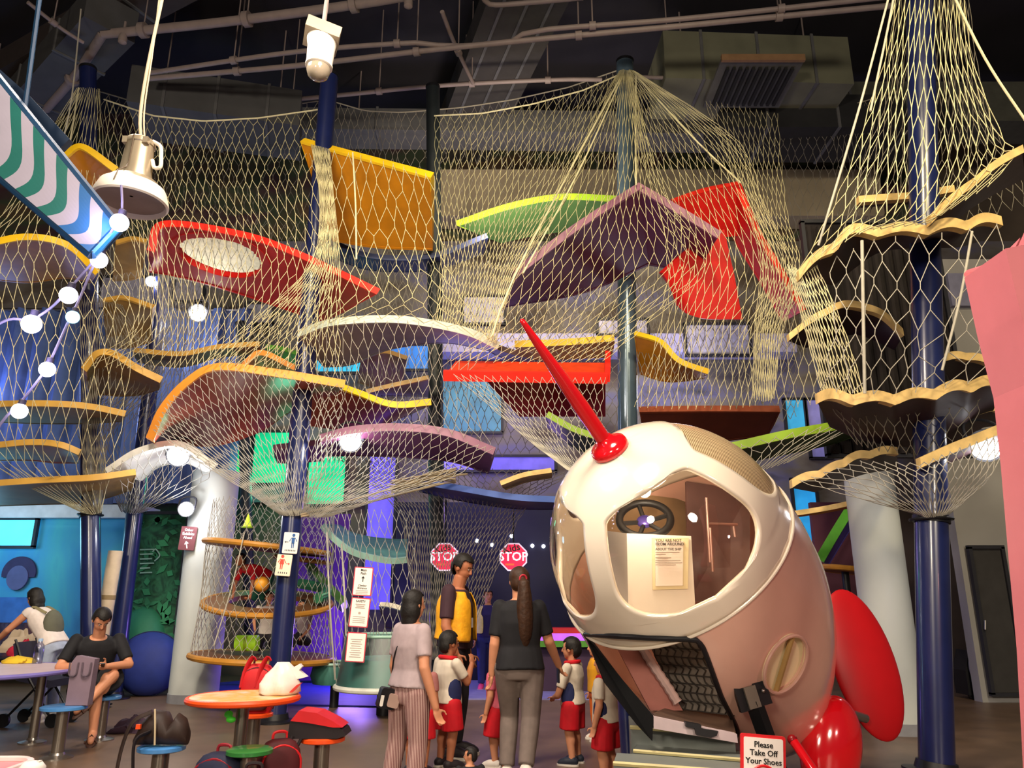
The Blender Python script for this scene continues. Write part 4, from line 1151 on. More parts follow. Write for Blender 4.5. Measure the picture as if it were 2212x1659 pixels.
cu = thing('ring_cushion', 'green padded cushion on the middle ring of the drum', 'cushion', P(670, 1290, YD + .3))
cc = P(580, 1294, YD)
obj('pad', MB().tube([cc + Vector((.77 * math.cos(a), .77 * math.sin(a), .10 - .05 * math.cos(a) + .14 * math.sin(a))) for a in np.linspace(-.3, 1.3, 14)], .075, 8), M('pad_green', '#3f8a62', .6), cu)
obj('piping', MB().tube([cc + Vector((.83 * math.cos(a), .83 * math.sin(a), .14 - .05 * math.cos(a) + .14 * math.sin(a))) for a in np.linspace(-.3, 1.3, 14)], .015, 6), M('pad_mint', '#7ac49a', .6), cu)
# net drum
za, zb = P(580, 1085, YD).z, P(580, 1420, YD).z
def drum_rows():
    c = P(580, 1250, YD)
    out = []
    for v, z, r in ((0, za, .83), (.3, za + (zb - za) * .3, .865), (.65, za + (zb - za) * .65, .865), (1, zb, .925)):
        out.append((v, [(k / 24, Vector((c.x + r * math.cos(2 * PI * k / 24), c.y + r * math.sin(2 * PI * k / 24), z))) for k in range(25)]))
    return out
net('net drum around the wooden rings, next to the white column', drum_rows(), 96, 24, .0042, m_cordw, name='net_drum')
lc = P(534, 1140, YD)
lt = thing('lime_cone', 'small lime cone standing on the upper disc', 'cone', lc)
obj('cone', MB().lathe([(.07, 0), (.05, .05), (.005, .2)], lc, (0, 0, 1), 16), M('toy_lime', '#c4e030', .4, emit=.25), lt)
obj('foot', MB().lathe([(.08, 0), (.08, .015)], lc, (0, 0, 1), 16), M('toy_lime_dark', '#8aa81c', .5), lt)
lc = P(532, 1408, YD - .3)
lt = thing('lime_drum', 'lime green roller on the lowest disc of the drum', 'roller', lc)
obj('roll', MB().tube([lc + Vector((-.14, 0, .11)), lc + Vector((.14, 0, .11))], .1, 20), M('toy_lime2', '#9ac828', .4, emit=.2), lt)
obj('band', MB().tube([lc + Vector((-.02, 0, .11)), lc + Vector((.02, 0, .11))], .104, 20), M('toy_lime_dark', '#8aa81c', .5), lt)
yb = P(565, 1262, YD - .3)
yt = thing('yellow_ball', 'orange yellow ball beside the crawling child', 'ball', yb)
obj('skin', MB().ell(yb + Vector((0, 0, 0)), (.1, .1, .1)), M('ball_amber', '#e8a030', .4), yt)
obj('seam', MB().tube([yb + Vector((.101 * math.cos(a), 0, .101 * math.sin(a))) for a in np.linspace(0, 2 * PI, 25)[:-1]], .006, 5, True), M('ball_dark', '#8a4a14', .5), yt)
# slides and teal boards
plat('green slide edge running down behind the net drum', [(672, 1212, 11.9), (705, 1250, 11.8), (748, 1296, 11.7)], [(680, 1240, 12.5), (712, 1275, 12.5), (750, 1312, 12.5)], .1, M('slide_green', '#5a9a48', .4), M('slide_lime', '#7ac060', .4), name='slide', group=None)
plat('green slide seen past the right side of the rocket', [(1762, 1205, 11.6), (1800, 1140, 11.6), (1850, 1060, 11.6)], [(1775, 1210, 12.2), (1815, 1145, 12.2), (1862, 1075, 12.2)], .12, M('slide_violet', '#5a50b8', .4), M('slide_bright', '#5cb82a', .4), name='slide', group=None)
TEAL, TEALP = M('rim_teal', '#9cc4b4', .4), M('panel_teal', '#4c8078', .5, var=.2)
plat('pale teal curved board right of the green panel', [(700, 1132, 11), (728, 1162, 10.9), (770, 1190, 10.9), (840, 1206, 10.9), (880, 1204, 11)], [(735, 1135, 11.8), (760, 1150, 11.8), (800, 1160, 11.8), (850, 1165, 11.8), (880, 1165, 11.8)], .07, TEALP, TEAL)
plat('pale board edge hidden behind the woman in grey', [(822, 1302, 10.9), (850, 1305, 10.8), (900, 1322, 10.9)], [(835, 1350, 11.5), (860, 1352, 11.5), (900, 1356, 11.5)], .05, M('panel_umber', '#6a5450', .6), M('rim_ivory', '#d8d0bc', .5))
disc('brown wooden disc right of the rocket', 1825, 1226, 11.0, .34, .06, 0, .12, m_ringw, m_ringp, name='wooden_disc', group=None)
wd = P(1825, 1232, 11.0)
obj('stem', MB().tube([wd, Vector((wd.x, wd.y, 0))], .05, 12), m_black, bpy.data.objects['wooden_disc'])
TB = 10.4
tc_ = G(815, 1502)
tb = thing('teal_tub', 'teal net tub with a white bottom ring', 'tub', (P(830, 1480, TB).x, TB, 0))
c = P(832, 1482, TB)
zt, zb2 = P(832, 1372, TB).z, c.z
R1, R2 = .52, .62
obj('wall', MB().lathe([(R2, 0), (R1, zt - zb2)], (c.x, c.y, zb2), (0, 0, 1), 40, False), glass_mat('tub_teal', '#8cc4bc', .16, .5), tb)
obj('inner_pad', MB().lathe([(R2 * .96, .02), (R1 * .97, (zt - zb2) * .55), (.01, (zt - zb2) * .5)], (c.x, c.y, zb2), (0, 0, 1), 40, False), M('tub_pad', '#7fb0ae', .7, var=.15), tb)
ringp = lambda r, z, n=48: [Vector((c.x + r * math.cos(2 * PI * i / n), c.y + r * math.sin(2 * PI * i / n), z)) for i in range(n)]
obj('top_ring', MB().tube(ringp(R1, zt), .02, 8, True), TEAL, tb)
obj('bottom_ring', MB().tube(ringp(R2, zb2), .035, 8, True), M('ring_white', '#cfd0c8', .5), tb)
obj('mount', MB().lathe([(.10, -zb2), (.10, 0)], (c.x, c.y, zb2), (0, 0, 1), 16), m_black, tb)
c = P(724, 1476, 11.1)
tb2 = thing('teal_bowl', 'small teal bowl left of the teal tub', 'tub', (c.x, c.y, 0))
obj('bowl', MB().lathe([(.30, 0), (.34, .10), (.30, .26)], c, (0, 0, 1), 32, False), M('bowl_teal', '#3a7066', .6), tb2)
obj('rim', MB().tube([c + Vector((.31 * math.cos(a), .31 * math.sin(a), .26)) for a in np.linspace(0, 2 * PI, 33)[:-1]], .02, 6, True), TEAL, tb2)
obj('mount', MB().lathe([(.06, -c.z), (.06, 0.02)], c, (0, 0, 1), 12), m_black, tb2)
rope('white rope hanging left of the notices', [(706, 1150, 10.4), (712, 1300, 10.35), (724, 1468, 10.6)], .012, m_cordw)
rope('second white rope hanging beside the notices', [(738, 1175, 10.4), (745, 1300, 10.3), (748, 1400, 10.3)], .012, m_cordw)
rope('thin rope slanting across the net drum', [(528, 1150, 10.05), (500, 1270, 10.0), (462, 1395, 10.0)], .008, m_cordw)
# ---------------------------------------------------------------- signs
m_ink = M('ink_black', '#1a1816', .5)
m_sw = M('sign_white', '#f2ece6', .45, var=.02)
def upright(px0, px1, py, Y):
    r = (P(px1, py, Y) - P(px0, py, Y)); r.z = 0
    return r.normalized()
def signboard(label, px, py, Y, w, h, roll, edge, face=None, group=None, name='notice_sign', th=.012, bw=.012):
    c = P(px, py, Y)
    R = Matrix.Rotation(roll, 3, 'Y')
    t = thing(name, label, 'sign', (c.x, c.y, c.z - h / 2), group)
    obj('board', MB().disc_rect(c, R, w, h, th, .012), edge, t)
    obj('face', MB().disc_rect(c + Vector((0, -th / 2 - .002, 0)), R, w - 2 * bw, h - 2 * bw, .004, .008), face or m_sw, t)
    return t, c + Vector((0, -th / 2 - .006, 0)), R
def put_text(t, c, R, items, name='lettering', mat=None):
    mb = MB()
    for s, size, x, z in items:
        tm = place(text_mesh(s, size, .0008, 'CENTER', True), c + R @ Vector((x, 0, z)), R @ Vector((1, 0, 0)), R @ Vector((0, 0, 1)))
        mb.add(tm.v, tm.f)
    return obj(name, mb, mat or m_ink, t)
def bars(t, c, R, items, name, mat):
    mb = MB()
    for x, z, w, h in items:
        mb.disc_rect(c + R @ Vector((x, 0, z)), R, w, h, .003, min(w, h) * .3, 2)
    return obj(name, mb, mat, t)
m_line = M('ink_pale', '#b8a49c', .6)
m_nred = M('notice_red', '#c8384c', .5)
def arrow_up(t, c, R, x, z, s, mat=None, name='arrow', rot=0):
    R2 = R @ Matrix.Rotation(rot, 3, 'Y')
    o = c + R @ Vector((x, 0, z))
    mb = MB()
    mb.prism([o + R2 @ Vector(q) for q in ((-.18 * s, 0, -.5 * s), (.0 - .07 * s, 0, -.5 * s), (.07 * s, 0, -.5 * s), (.07 * s, 0, .1 * s), (.3 * s, 0, .1 * s), (0, 0, .5 * s), (-.3 * s, 0, .1 * s), (-.07 * s, 0, .1 * s), (-.07 * s, 0, -.5 * s))[1:]], R @ Vector((0, .002, 0)))
    return obj(name, mb, mat or m_ink, t)
NY = 9.72
t, c, R = signboard('top notice of three with a red border and an up arrow', 784, 1256, NY, .235, .345, .05, m_nred)
put_text(t, c, R, [('Main', .04, 0, .135), ('Path', .04, 0, .095), ('Climber', .032, 0, -.05), ('Entrance', .032, 0, -.08)])
arrow_up(t, c, R, 0, .03, .07)
bars(t, c, R, [(0, -.11 - .018 * i, .15, .006) for i in range(3)], 'text_lines', m_line)
t, c, R = signboard('middle notice of three with a red border', 777, 1323, NY, .235, .345, .07, m_nred)
put_text(t, c, R, [('SAFETY', .036, 0, .13)])
bars(t, c, R, [(0, .095 - .02 * i, .12 - .02 * (i % 2), .009) for i in range(3)] + [(0, -.005, .03, .026)] + [(0, -.05 - .022 * i, .15, .006) for i in range(4)], 'text_lines', m_line)
t, c, R = signboard('lowest notice of three with a red border, pale text', 769, 1398, NY, .235, .34, .05, m_nred)
bars(t, c, R, [(0, .09 - .025 * i, .14 - .03 * (i % 2), .007) for i in range(9)], 'text_lines', m_line)
for i, y in enumerate((1219, 1292, 1364)):
    pass
# two height signs on the sign post
SY = 9.58
def figure(t, c, R, x, z, s, mat, skirt=False):
    mb = MB()
    o = c + R @ Vector((x, 0, z))
    f = lambda a, b: o + R @ Vector((a * s, 0, b * s))
    d = R @ Vector((0, .003, 0))
    mb.prism([f(.16 * math.cos(a), .78 + .16 * math.sin(a)) for a in np.linspace(0, 2 * PI, 17)[:-1]], d)
    if skirt:
        mb.prism([f(*q) for q in ((-.16, .5), (.16, .5), (.24, .0), (-.24, .0))], d)
    else:
        mb.prism([f(*q) for q in ((-.17, .55), (.17, .55), (.15, -.05), (-.15, -.05))], d)
    for sg_ in (1, -1):
        mb.prism([f(*q) for q in ((sg_ * .15, .54), (sg_ * .22, .52), (sg_ * .42, .18), (sg_ * .34, .14))], d)
        mb.prism([f(*q) for q in ((sg_ * .03, .0), (sg_ * .14, .0), (sg_ * .13, -.5), (sg_ * .04, -.5))], d)
    obj('figure_symbol', mb, mat, t)
m_fb, m_fr = M('ink_blue', '#2a5a9a', .5), M('ink_coral', '#d84a3c', .5)
t, c, R = signboard('white sign with a blue child symbol and a left arrow on the post', 628, 1173, SY, .185, .255, .05, m_sw, bw=.004)
figure(t, c, R, .03, .0, .12, m_fb)
arrow_up(t, c, R, -.05, .01, .05, M('ink_slate', '#4a4e58', .5), 'arrow', -PI / 2)
bars(t, c, R, [(-.055 + .02 * i, -.09, .01, .02) for i in range(7)], 'letter_marks', M('ink_slate', '#4a4e58', .5))
t, c, R = signboard('white sign with a coral child symbol and a right arrow on the post', 613, 1221, SY, .185, .255, .07, M('sign_ivory', '#f2e2cc', .5), bw=.004, face=M('sign_ivory', '#f2e2cc', .5))
figure(t, c, R, -.025, .01, .12, m_fr, True)
arrow_up(t, c, R, .05, .02, .05, m_fr, 'arrow', PI / 2)
bars(t, c, R, [(-.05 + .025 * i, -.09, .01, .02) for i in range(5)], 'letter_marks', M('ink_slate', '#4a4e58', .5))
# stop signs
def stop(label, px, py, Y, r):
    c = P(px, py, Y)
    t = thing('stop_sign', label, 'sign', (c.x, c.y, c.z - r))
    oc = lambda k: [c + Vector((k * math.cos(PI / 8 + PI / 4 * i), 0, k * math.sin(PI / 8 + PI / 4 * i))) for i in range(8)]
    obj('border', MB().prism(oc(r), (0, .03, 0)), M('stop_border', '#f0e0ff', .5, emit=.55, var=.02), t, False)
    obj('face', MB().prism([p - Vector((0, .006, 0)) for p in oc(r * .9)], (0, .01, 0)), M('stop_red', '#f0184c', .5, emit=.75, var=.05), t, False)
    I = Matrix.Identity(3)
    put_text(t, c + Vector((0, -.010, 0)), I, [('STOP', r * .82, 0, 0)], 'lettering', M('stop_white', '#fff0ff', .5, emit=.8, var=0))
    put_text(t, c + Vector((0, -.016, 0)), Matrix.Rotation(-.22, 3, 'Y'), [('Kids', r * .66, 0, r * .56)], 'script_lettering', M('ink_black', '#1a1816', .5))
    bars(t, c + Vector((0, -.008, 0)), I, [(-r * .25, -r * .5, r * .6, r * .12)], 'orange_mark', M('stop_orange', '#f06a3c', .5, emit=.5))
    obj('bracket', MB().tube([c + Vector((0, .05, 0)), c + Vector((0, .05, 0)) + Vector((0, 0, P(px, 1078, Y).z - c.z))], .012, 6), m_black, t)
stop('glowing red stop sign seen through the dark net', 960, 1203, 11.35, .214)
stop('glowing red stop sign above the ponytail woman', 1109, 1203, 11.35, .214)
# brown sign on the column
cs = P(405, 1165, cL.y + .02)
t, c, R = signboard('small brown sign with an up arrow on the white column', 406, 1163, cL.y - .03, .235, .34, .06, M('sign_brown', '#6a3a40', .6), M('sign_brown', '#6a3a40', .6), bw=.004)
put_text(t, c, R, [('Other', .05, 0, .12), ('Exhibits', .056, 0, .065), ('Ahead', .05, 0, .01)], 'lettering', M('sign_white', '#f2ece6', .45, var=.02))
arrow_up(t, c, R, .0, -.09, .11, M('sign_white', '#f2ece6', .45), 'arrow', -.3)
# ================================================================ the walk-in rocket
m_cap = M('rocket_cream', '#e6dac8', 0.16, var=.02, spec=.6, coat=.6)
m_body = M('rocket_blush', '#e4b6a4', 0.22, var=.03, spec=.6, coat=.6)
m_inner = M('rocket_inside', '#b39a86', 0.55, var=.08)
m_gred = M('gloss_red', '#d8101c', 0.14, var=.04, spec=.6, coat=.7)
RC = P(1460, 1200, 5.6)
RN = Vector((-.515, -.52, .68)).normalized()
NOSE = RC + RN * 1.0
RE1 = RN.cross(Vector((0, 0, 1))).normalized()
RE2 = RN.cross(RE1)
RPROF = [(0, 0), (.2, .03), (.43, .12), (.64, .3), (.79, .55), (.85, .8), (.87, 1.0), (.885, 1.3), (.86, 1.6), (.79, 1.9), (.68, 2.2), (.53, 2.5), (.37, 2.75), (.2, 2.95), (.02, 3.05)]
_rp = crom([Vector((t, r, 0)) for r, t in RPROF], 200)
def rr(t):
    return float(np.interp(t, _rp[:, 0], _rp[:, 1]))
def rpt(t, a, off=0.0):
    return NOSE - RN * t + (RE1 * math.cos(a) + RE2 * math.sin(a)) * (rr(t) + off)
rocket = thing('rocket_playhouse', 'cream and blush pink rocket cockpit with a red nose spike', 'rocket', (RC.x + .6, RC.y + .5, 0))
T0, T1, RIB0 = .15, .80, math.radians(92)
ts = sorted(set([.004, .05, .10, .13] + list(np.linspace(T0, T0 + .06, 7)) + list(np.linspace(T0 + .06, T1 - .3, 12)) + list(np.linspace(T1 - .3, T1, 18)) + list(np.linspace(T1, .95, 6)) + list(np.linspace(1.0, 3.05, 38))))
def whalf(t):
    wm = PI / 4 - .085 / max(rr(t), .1)
    if t < T0 or t > T1:
        return .012
    s = 1.0
    if t < T0 + .06: s = max(0, 1 - ((T0 + .06 - t) / .06) ** 2.4) ** (1 / 2.4)
    if t > T1 - .3: s = max(0, 1 - ((t - T1 + .3) / .3) ** 2.4) ** (1 / 2.4)
    return max(.012, wm * s)
NW, NR = 16, 8
def ring_angles(t):
    w = whalf(t)
    out = []
    for k in range(4):
        c = RIB0 + PI / 4 + k * PI / 2
        out += [(c - w + 2 * w * i / NW, True) for i in range(NW)]
        g = PI / 2 - 2 * w
        out += [(c + w + g * i / NR, False) for i in range(NR)]
    return out
NU = 4 * (NW + NR)
gv = [[rpt(t, a) for a, _ in ring_angles(t)] for t in ts]
flag = [f for _, f in ring_angles(.5)]
def rocket_faces(sel):
    fs = []
    for j in range(len(ts) - 1):
        win = T0 - 1e-6 <= ts[j] and ts[j + 1] <= T1 + 1e-6
        for i in range(NU):
            k = i // (NW + NR)
            kind = ('glass', k) if win and flag[i] else (('cap', 0) if ts[j + 1] <= .951 else ('body', 0))
            if sel(kind):
                i2 = (i + 1) % NU
                fs.append((j * NU + i, j * NU + i2, (j + 1) * NU + i2, (j + 1) * NU + i))
    return fs
gvf = [p for r in gv for p in r]
def solid_shell(name, sel, mat, th):
    mb = MB().add(gvf, rocket_faces(sel))
    o = obj(name, mb, mat, rocket, True, 60)
    bm = bmesh.new(); bm.from_mesh(o.data)
    bmesh.ops.delete(bm, geom=[v for v in bm.verts if not v.link_faces], context='VERTS')
    bm.to_mesh(o.data); bm.free()
    md = o.modifiers.new('thick', 'SOLIDIFY')
    md.thickness, md.offset = th, -1
    return o
def apply_mods(o):
    dg = bpy.context.evaluated_depsgraph_get()
    me = bpy.data.meshes.new_from_object(o.evaluated_get(dg))
    old = o.data
    o.modifiers.clear()
    o.data = me
    bpy.data.meshes.remove(old)
cap_o = solid_shell('nose_cap', lambda k: k[0] == 'cap', m_cap, .03)
body_o = solid_shell('hull', lambda k: k[0] == 'body', m_body, .03)
apply_mods(cap_o)
m_glass = glass_mat('cockpit_glass', '#f6eee4', .06)
for k in range(4):
    mb = MB().add([p - (p - RC).normalized() * .012 for p in gvf], rocket_faces(lambda q, k=k: q == ('glass', k)))
    if k == 1:
        if 'perforated_film' not in MATS:
            m = bpy.data.materials.new('perforated_film')
            m.use_nodes = True
            nt = m.node_tree
            b = nt.nodes['Principled BSDF']
            b.inputs['Base Color'].default_value = hexc('#8a6a45') + (1,)
            b.inputs['Roughness'].default_value = .25
            tc = nt.nodes.new('ShaderNodeTexCoord')
            wv = nt.nodes.new('ShaderNodeTexWave')
            wv.inputs['Scale'].default_value = 26
            wv.wave_type = 'BANDS'; wv.bands_direction = 'X'
            rp = nt.nodes.new('ShaderNodeValToRGB')
            rp.color_ramp.elements[0].color = hexc('#5a4330') + (1,)
            rp.color_ramp.elements[1].color = hexc('#d9bf94') + (1,)
            nt.links.new(tc.outputs['Object'], wv.inputs['Vector'])
            nt.links.new(wv.outputs['Fac'], rp.inputs['Fac'])
            nt.links.new(rp.outputs['Color'], b.inputs['Base Color'])
            MATS['perforated_film'] = m
        o = obj('window_film', mb, MATS['perforated_film'], rocket, True, 80)
        o['label'] = 'cockpit window covered with fine perforated film'
    else:
        o = obj('window_pane', mb, m_glass, rocket, True, 80)
    bm = bmesh.new(); bm.from_mesh(o.data)
    bmesh.ops.delete(bm, geom=[v for v in bm.verts if not v.link_faces], context='VERTS')
    bm.to_mesh(o.data); bm.free()
# cut the entrance and the porthole out of the hull
ent = [(1264, 1370), (1330, 1374), (1420, 1379), (1498, 1382), (1512, 1390), (1524, 1412), (1556, 1500), (1591, 1588), (1500, 1575), (1412, 1556), (1340, 1470)]
def cutter(poly_near, poly_far):
    n = len(poly_near)
    mb = MB().add(list(poly_near) + list(poly_far), [tuple(range(n))[::-1], tuple(range(n, 2 * n))] + [(i, (i + 1) % n, n + (i + 1) % n, n + i) for i in range(n)])
    return obj('cutter', mb, m_inner, rocket)
c1 = cutter([P(x, y, 3.9) for x, y in ent], [P(x, y, 5.75) for x, y in ent])
_best = None
for t in np.linspace(1.2, 2.6, 60):          # where the porthole meets the hull
    for a in np.linspace(0, 2 * PI, 180):
        p = rpt(t, a)
        if p.y > RC.y + .6: continue
        nrm = (RE1 * math.cos(a) + RE2 * math.sin(a))
        if nrm.dot(p - Vector((0, 0, CAM_H))) > 0: continue
        q = proj(p)
        e = math.hypot(q[0] - 1697, q[1] - 1432)
        if _best is None or e < _best[0]:
            _best = (e, t, a)
_, PT, PA = _best
pc = rpt(PT, PA)
pn = (rpt(PT + .03, PA) - rpt(PT - .03, PA)).cross(rpt(PT, PA + .03) - rpt(PT, PA - .03)).normalized()
if pn.dot(pc - (NOSE - RN * PT)) < 0: pn = -pn
pu = (Vector((0, 0, 1)) - pn * pn.z).normalized()
pr_ = pu.cross(pn)
def pring(rad, off, n=32, el=1.0):
    return [pc + pn * off + pr_ * math.cos(2 * PI * i / n) * rad * el + pu * math.sin(2 * PI * i / n) * rad for i in range(n)]
c2 = cutter(pring(.2, .3, el=.82), pring(.2, -.4, el=.82))
for c in (c1, c2):
    md = body_o.modifiers.new('cut', 'BOOLEAN')
    md.operation, md.object, md.solver = 'DIFFERENCE', c, 'EXACT'
apply_mods(body_o)
for c in (c1, c2):
    bpy.data.objects.remove(c)
body_o.data.polygons.foreach_set('use_smooth', [True] * len(body_o.data.polygons))
body_o.data.set_sharp_from_angle(angle=math.radians(35))
obj('seam_ring', MB().tube([rpt(.955, 2 * PI * i / 96, .002) for i in range(96)], .011, 8, True), m_cap, rocket)
# nose spike: flared foot and long cone
tip = P(1127, 692, NOSE.y - .50)
sp = (tip - NOSE).normalized()
L = (tip - NOSE).length
base = MB().lathe([(.132, -.02), (.134, .005), (.126, .03), (.10, .048), (.072, .06), (.054, .09)], NOSE, RN, 40)
spk = obj('nose_spike', MB().lathe([(.05, .03), (.052, .14), (.054, .35), (.046, L * .55), (.020, L - .03), (.016, L), (.004, L + .012)], NOSE, sp, 32), m_gred, rocket)
obj('spike_foot', base, m_gred, rocket)
# porthole
obj('porthole_rim', MB().tube(pring(.2, .004, 40, .82), .012, 8, True), m_body, rocket)
m_port = M('porthole_cream', '#fff0c4', .5, var=.05)
pd = MB().add(pring(.2, -.03, 32, .82), [tuple(range(32))])
pd.add(pring(.205, .0, 32, .82) + pring(.2, -.03, 32, .82), [(i, (i + 1) % 32, 32 + (i + 1) % 32, 32 + i) for i in range(32)])
pdo = obj('porthole_lining', pd, m_port, rocket)
pdo['label'] = 'cream porthole lining'
obj('porthole_bar', MB().tube([pc + pn * -.01 + pu * .195, pc + pn * -.01 - pu * .195], .018, 8), M('porthole_bar', '#b8975c', .5), rocket)
# entrance: black frame, padded black edge, inside wall, netted wall, rope
def on_hull(px, py):
    d = ray(px, py)
    o = Vector((0, 0, CAM_H))
    for k in range(700):
        p = o + d * (4.0 + k * .005)
        v = p - NOSE
        t = -v.dot(RN)
        if 0 < t < 3.05 and (v + RN * t).length < rr(t):
            return p
    return P(px, py, 5.2)
edge = [on_hull(x, y) - ray(x, y) * .01 for x, y in ent]
obj('door_frame', MB().tube(crom(edge + [edge[0]], 80)[:-1], .017, 8, True), m_black, rocket)
pad = [on_hull(1266, 1376), on_hull(1340, 1472), P(1410, 1545, 4.95), P(1408, 1600, 4.95), P(1378, 1568, 5.0), P(1307, 1476, 5.1)]
obj('edge_pad', MB().prism([p + Vector((0, -.02, 0)) for p in pad], (0, .09, 0)), M('rubber_black', '#0e0e10', .8, spec=.1), rocket)
inw = [P(1322, 1378, 5.55), P(1385, 1378, 5.55), P(1462, 1512, 5.55), P(1475, 1535, 5.5), P(1405, 1535, 5.5)]
obj('inside_panel', MB().prism(inw, (0, .05, 0)), M('inside_pink', '#94584e', .6), rocket)
rp_ = crom([P(1378, 1380, 5.5), P(1400, 1420, 5.5), P(1440, 1480, 5.5), P(1464, 1518, 5.48)], 20)
obj('rope_edging', MB().tube(rp_, [.028 + .006 * (i % 2) for i in range(20)], 8), M('rope_mauve', '#b89a96', .8), rocket)
# quilted net wall seen through the door
qc = [P(1395, 1378, 5.72), P(1525, 1386, 5.5), P(1585, 1545, 5.35), P(1468, 1530, 5.6)]
rows = []
for j in range(25):
    v = j / 24
    rows.append([(qc[0] * (1 - u) + qc[1] * u) * (1 - v) + (qc[3] * (1 - u) + qc[2] * u) * v - Vector((0, .02, 0)) * (abs(math.sin(u * 9 + v * 3)) * abs(math.sin(v * 8 - u * 2))) for u in np.linspace(0, 1, 25)])
obj('quilted_wall', MB().sheet(rows), M('quilt_grey', '#6f665e', .85, var=.2, scale=20), rocket, True, 80)
cm = MB()
for i in range(9):
    u = i / 8
    cm.tube([rows[j][min(24, max(0, int(u * 24 + (1 if (j // 3) % 2 else -1))))] - Vector((0, .012, 0)) for j in range(0, 25, 2)], .006, 4)
    cm.tube([rows[min(24, int(u * 24))][k] - Vector((0, .012, 0)) for k in range(0, 25, 2)], .005, 4)
obj('cord_mesh', cm, M('cord_dark', '#2c2622', .8), rocket)
fl = [P(1412, 1540, 4.98), P(1590, 1585, 4.95), P(1580, 1545, 5.5), P(1440, 1528, 5.6)]
obj('inside_floor', MB().prism(fl, (0, 0, -.04)), M('inside_floor', '#4a362a', .6), rocket)
sill = [P(1412, 1548, 4.93), P(1592, 1586, 4.9), P(1594, 1605, 4.9), P(1412, 1574, 4.93)]
obj('door_sill', MB().prism(sill, (0, .06, 0)), M('sill_pale', '#b9a8ac', .5), rocket)
hb = MB().prism([P(1482, 1560, 4.88), P(1515, 1566, 4.88), P(1515, 1574, 4.88), P(1552, 1580, 4.88), P(1548, 1590, 4.88), P(1535, 1594, 4.88), P(1505, 1588, 4.88), P(1502, 1574, 4.88), P(1482, 1570, 4.88)], (0, .06, 0))
obj('sill_bracket', hb, m_black, rocket)
# cockpit furniture seen through the glass
cf = [P(1354, 1152, 5.2), P(1493, 1158, 5.2), P(1504, 1345, 5.25), P(1358, 1345, 5.25)]
con = MB().prism(cf, (0, .5, 0))
obj('console', con, M('console_white', '#eee6dc', .4, var=.03), rocket)
cs = [P(1354, 1152, 5.2), P(1304, 1146, 5.45), P(1308, 1330, 5.5), P(1358, 1345, 5.25)]
obj('console_side', MB().prism(cs, (0, .05, 0)), M('console_grey', '#c9c2bc', .4, var=.03), rocket)
po = [P(1408, 1162, 5.19), P(1488, 1162, 5.19), P(1486, 1272, 5.22), P(1410, 1274, 5.22)]
obj('poster', MB().prism(po, (0, .006, 0)), M('poster_cream', '#f0e2b8', .5, var=.02), rocket)
pi = [P(1415, 1168, 5.185), P(1476, 1168, 5.185), P(1475, 1265, 5.21), P(1416, 1266, 5.21)]
obj('poster_sheet', MB().prism(pi, (0, .004, 0)), M('poster_white', '#fbf0e6', .5, var=.01), rocket)
pl = MB()
def pline(x0, x1, y, h):
    pl.prism([P(x0, y, 5.178), P(x1, y, 5.178), P(x1, y + h, 5.178), P(x0, y + h, 5.178)], (0, .003, 0))
for x0, x1, y, h in ((1416, 1468, 1192, 1.2), (1416, 1438, 1196.5, 1.2), (1416, 1450, 1204, 1.6), (1416, 1470, 1210, 1.2), (1416, 1474, 1215, 1.2), (1416, 1460, 1219.5, 1.0)):
    pline(x0, x1, y, h)
obj('poster_text_lines', pl, M('ink_grey', '#8a7a6c', .6), rocket)
pt = MB()
for y, s, tx, px_ in ((1165.5, .042, 'YOU ARE NOT', 1416), (1173.5, .042, 'FROM AROUND', 1416), (1184.5, .036, 'ABOUT THE SHIP', 1416)):
    tm = text_mesh(tx, s * .62, .001, 'LEFT', True)
    place(tm, P(px_, y + 2, 5.18), P(1470, y + 2, 5.18) - P(1416, y + 2, 5.18), (0, 0, 1))
    pt.add(tm.v, tm.f)
obj('poster_heading', pt, M('ink_dark', '#4a4038', .6), rocket)
wc = P(1393, 1122, 5.35)
wax = Vector((-.12, -.72, .68)).normalized()
wu = wax.cross(Vector((0, 1, 0))).normalized()
ww = wax.cross(wu)
wr = lambda a, r: wc + (wu * math.cos(a) + ww * math.sin(a)) * r
wm = MB().tube([wr(2 * PI * i / 40, .175) for i in range(40)], .027, 10, True)
for a in (PI * .5 + .5, PI * 1.5, PI * .5 - .5 + 1e-3, 0, PI):
    wm.tube([wr(a, .03) - wax * .02, wr(a, .165)], .016, 6)
obj('steering_wheel', wm, M('wheel_black', '#15110f', .5), rocket)
hub = MB().ell(wc - wax * .02, (.06, .06, .03), Matrix((wu, ww, wax)).transposed())
obj('wheel_hub', hub, M('hub_violet', '#4a3a86', .3, metal=.5), rocket)
rails = MB()
for a, b in (((1526, 1075, 5.6), (1534, 1215, 5.6)), ((1528, 1131, 5.6), (1592, 1133, 5.7)), ((1584, 1133, 5.7), (1588, 1160, 5.7)), ((1534, 1140, 5.6), (1540, 1235, 5.6))):
    rails.tube([P(*a), P(*b)], .011, 8)
obj('hand_rails', rails, M('rail_rose', '#c9a49c', .25, metal=.6), rocket)
bw = [P(1290, 1010, 6.25), P(1478, 1040, 6.3), P(1490, 1330, 6.2), P(1290, 1330, 6.1)]
obj('cabin_partition', MB().prism(bw, (0, .04, 0)), M('partition_tan', '#8a6f50', .5), rocket)
bw2 = [P(1482, 1040, 6.1), P(1620, 1060, 6.0), P(1620, 1300, 5.9), P(1488, 1300, 6.1)]
obj('cabin_partition', MB().prism(bw2, (0, .04, 0)), M('partition_rose', '#6f4c46', .5), rocket)
cl = MB().lathe([(.05, 0), (.05, .02), (.03, .04)], P(1392, 1062, 6.15), (0, -1, 0), 20)
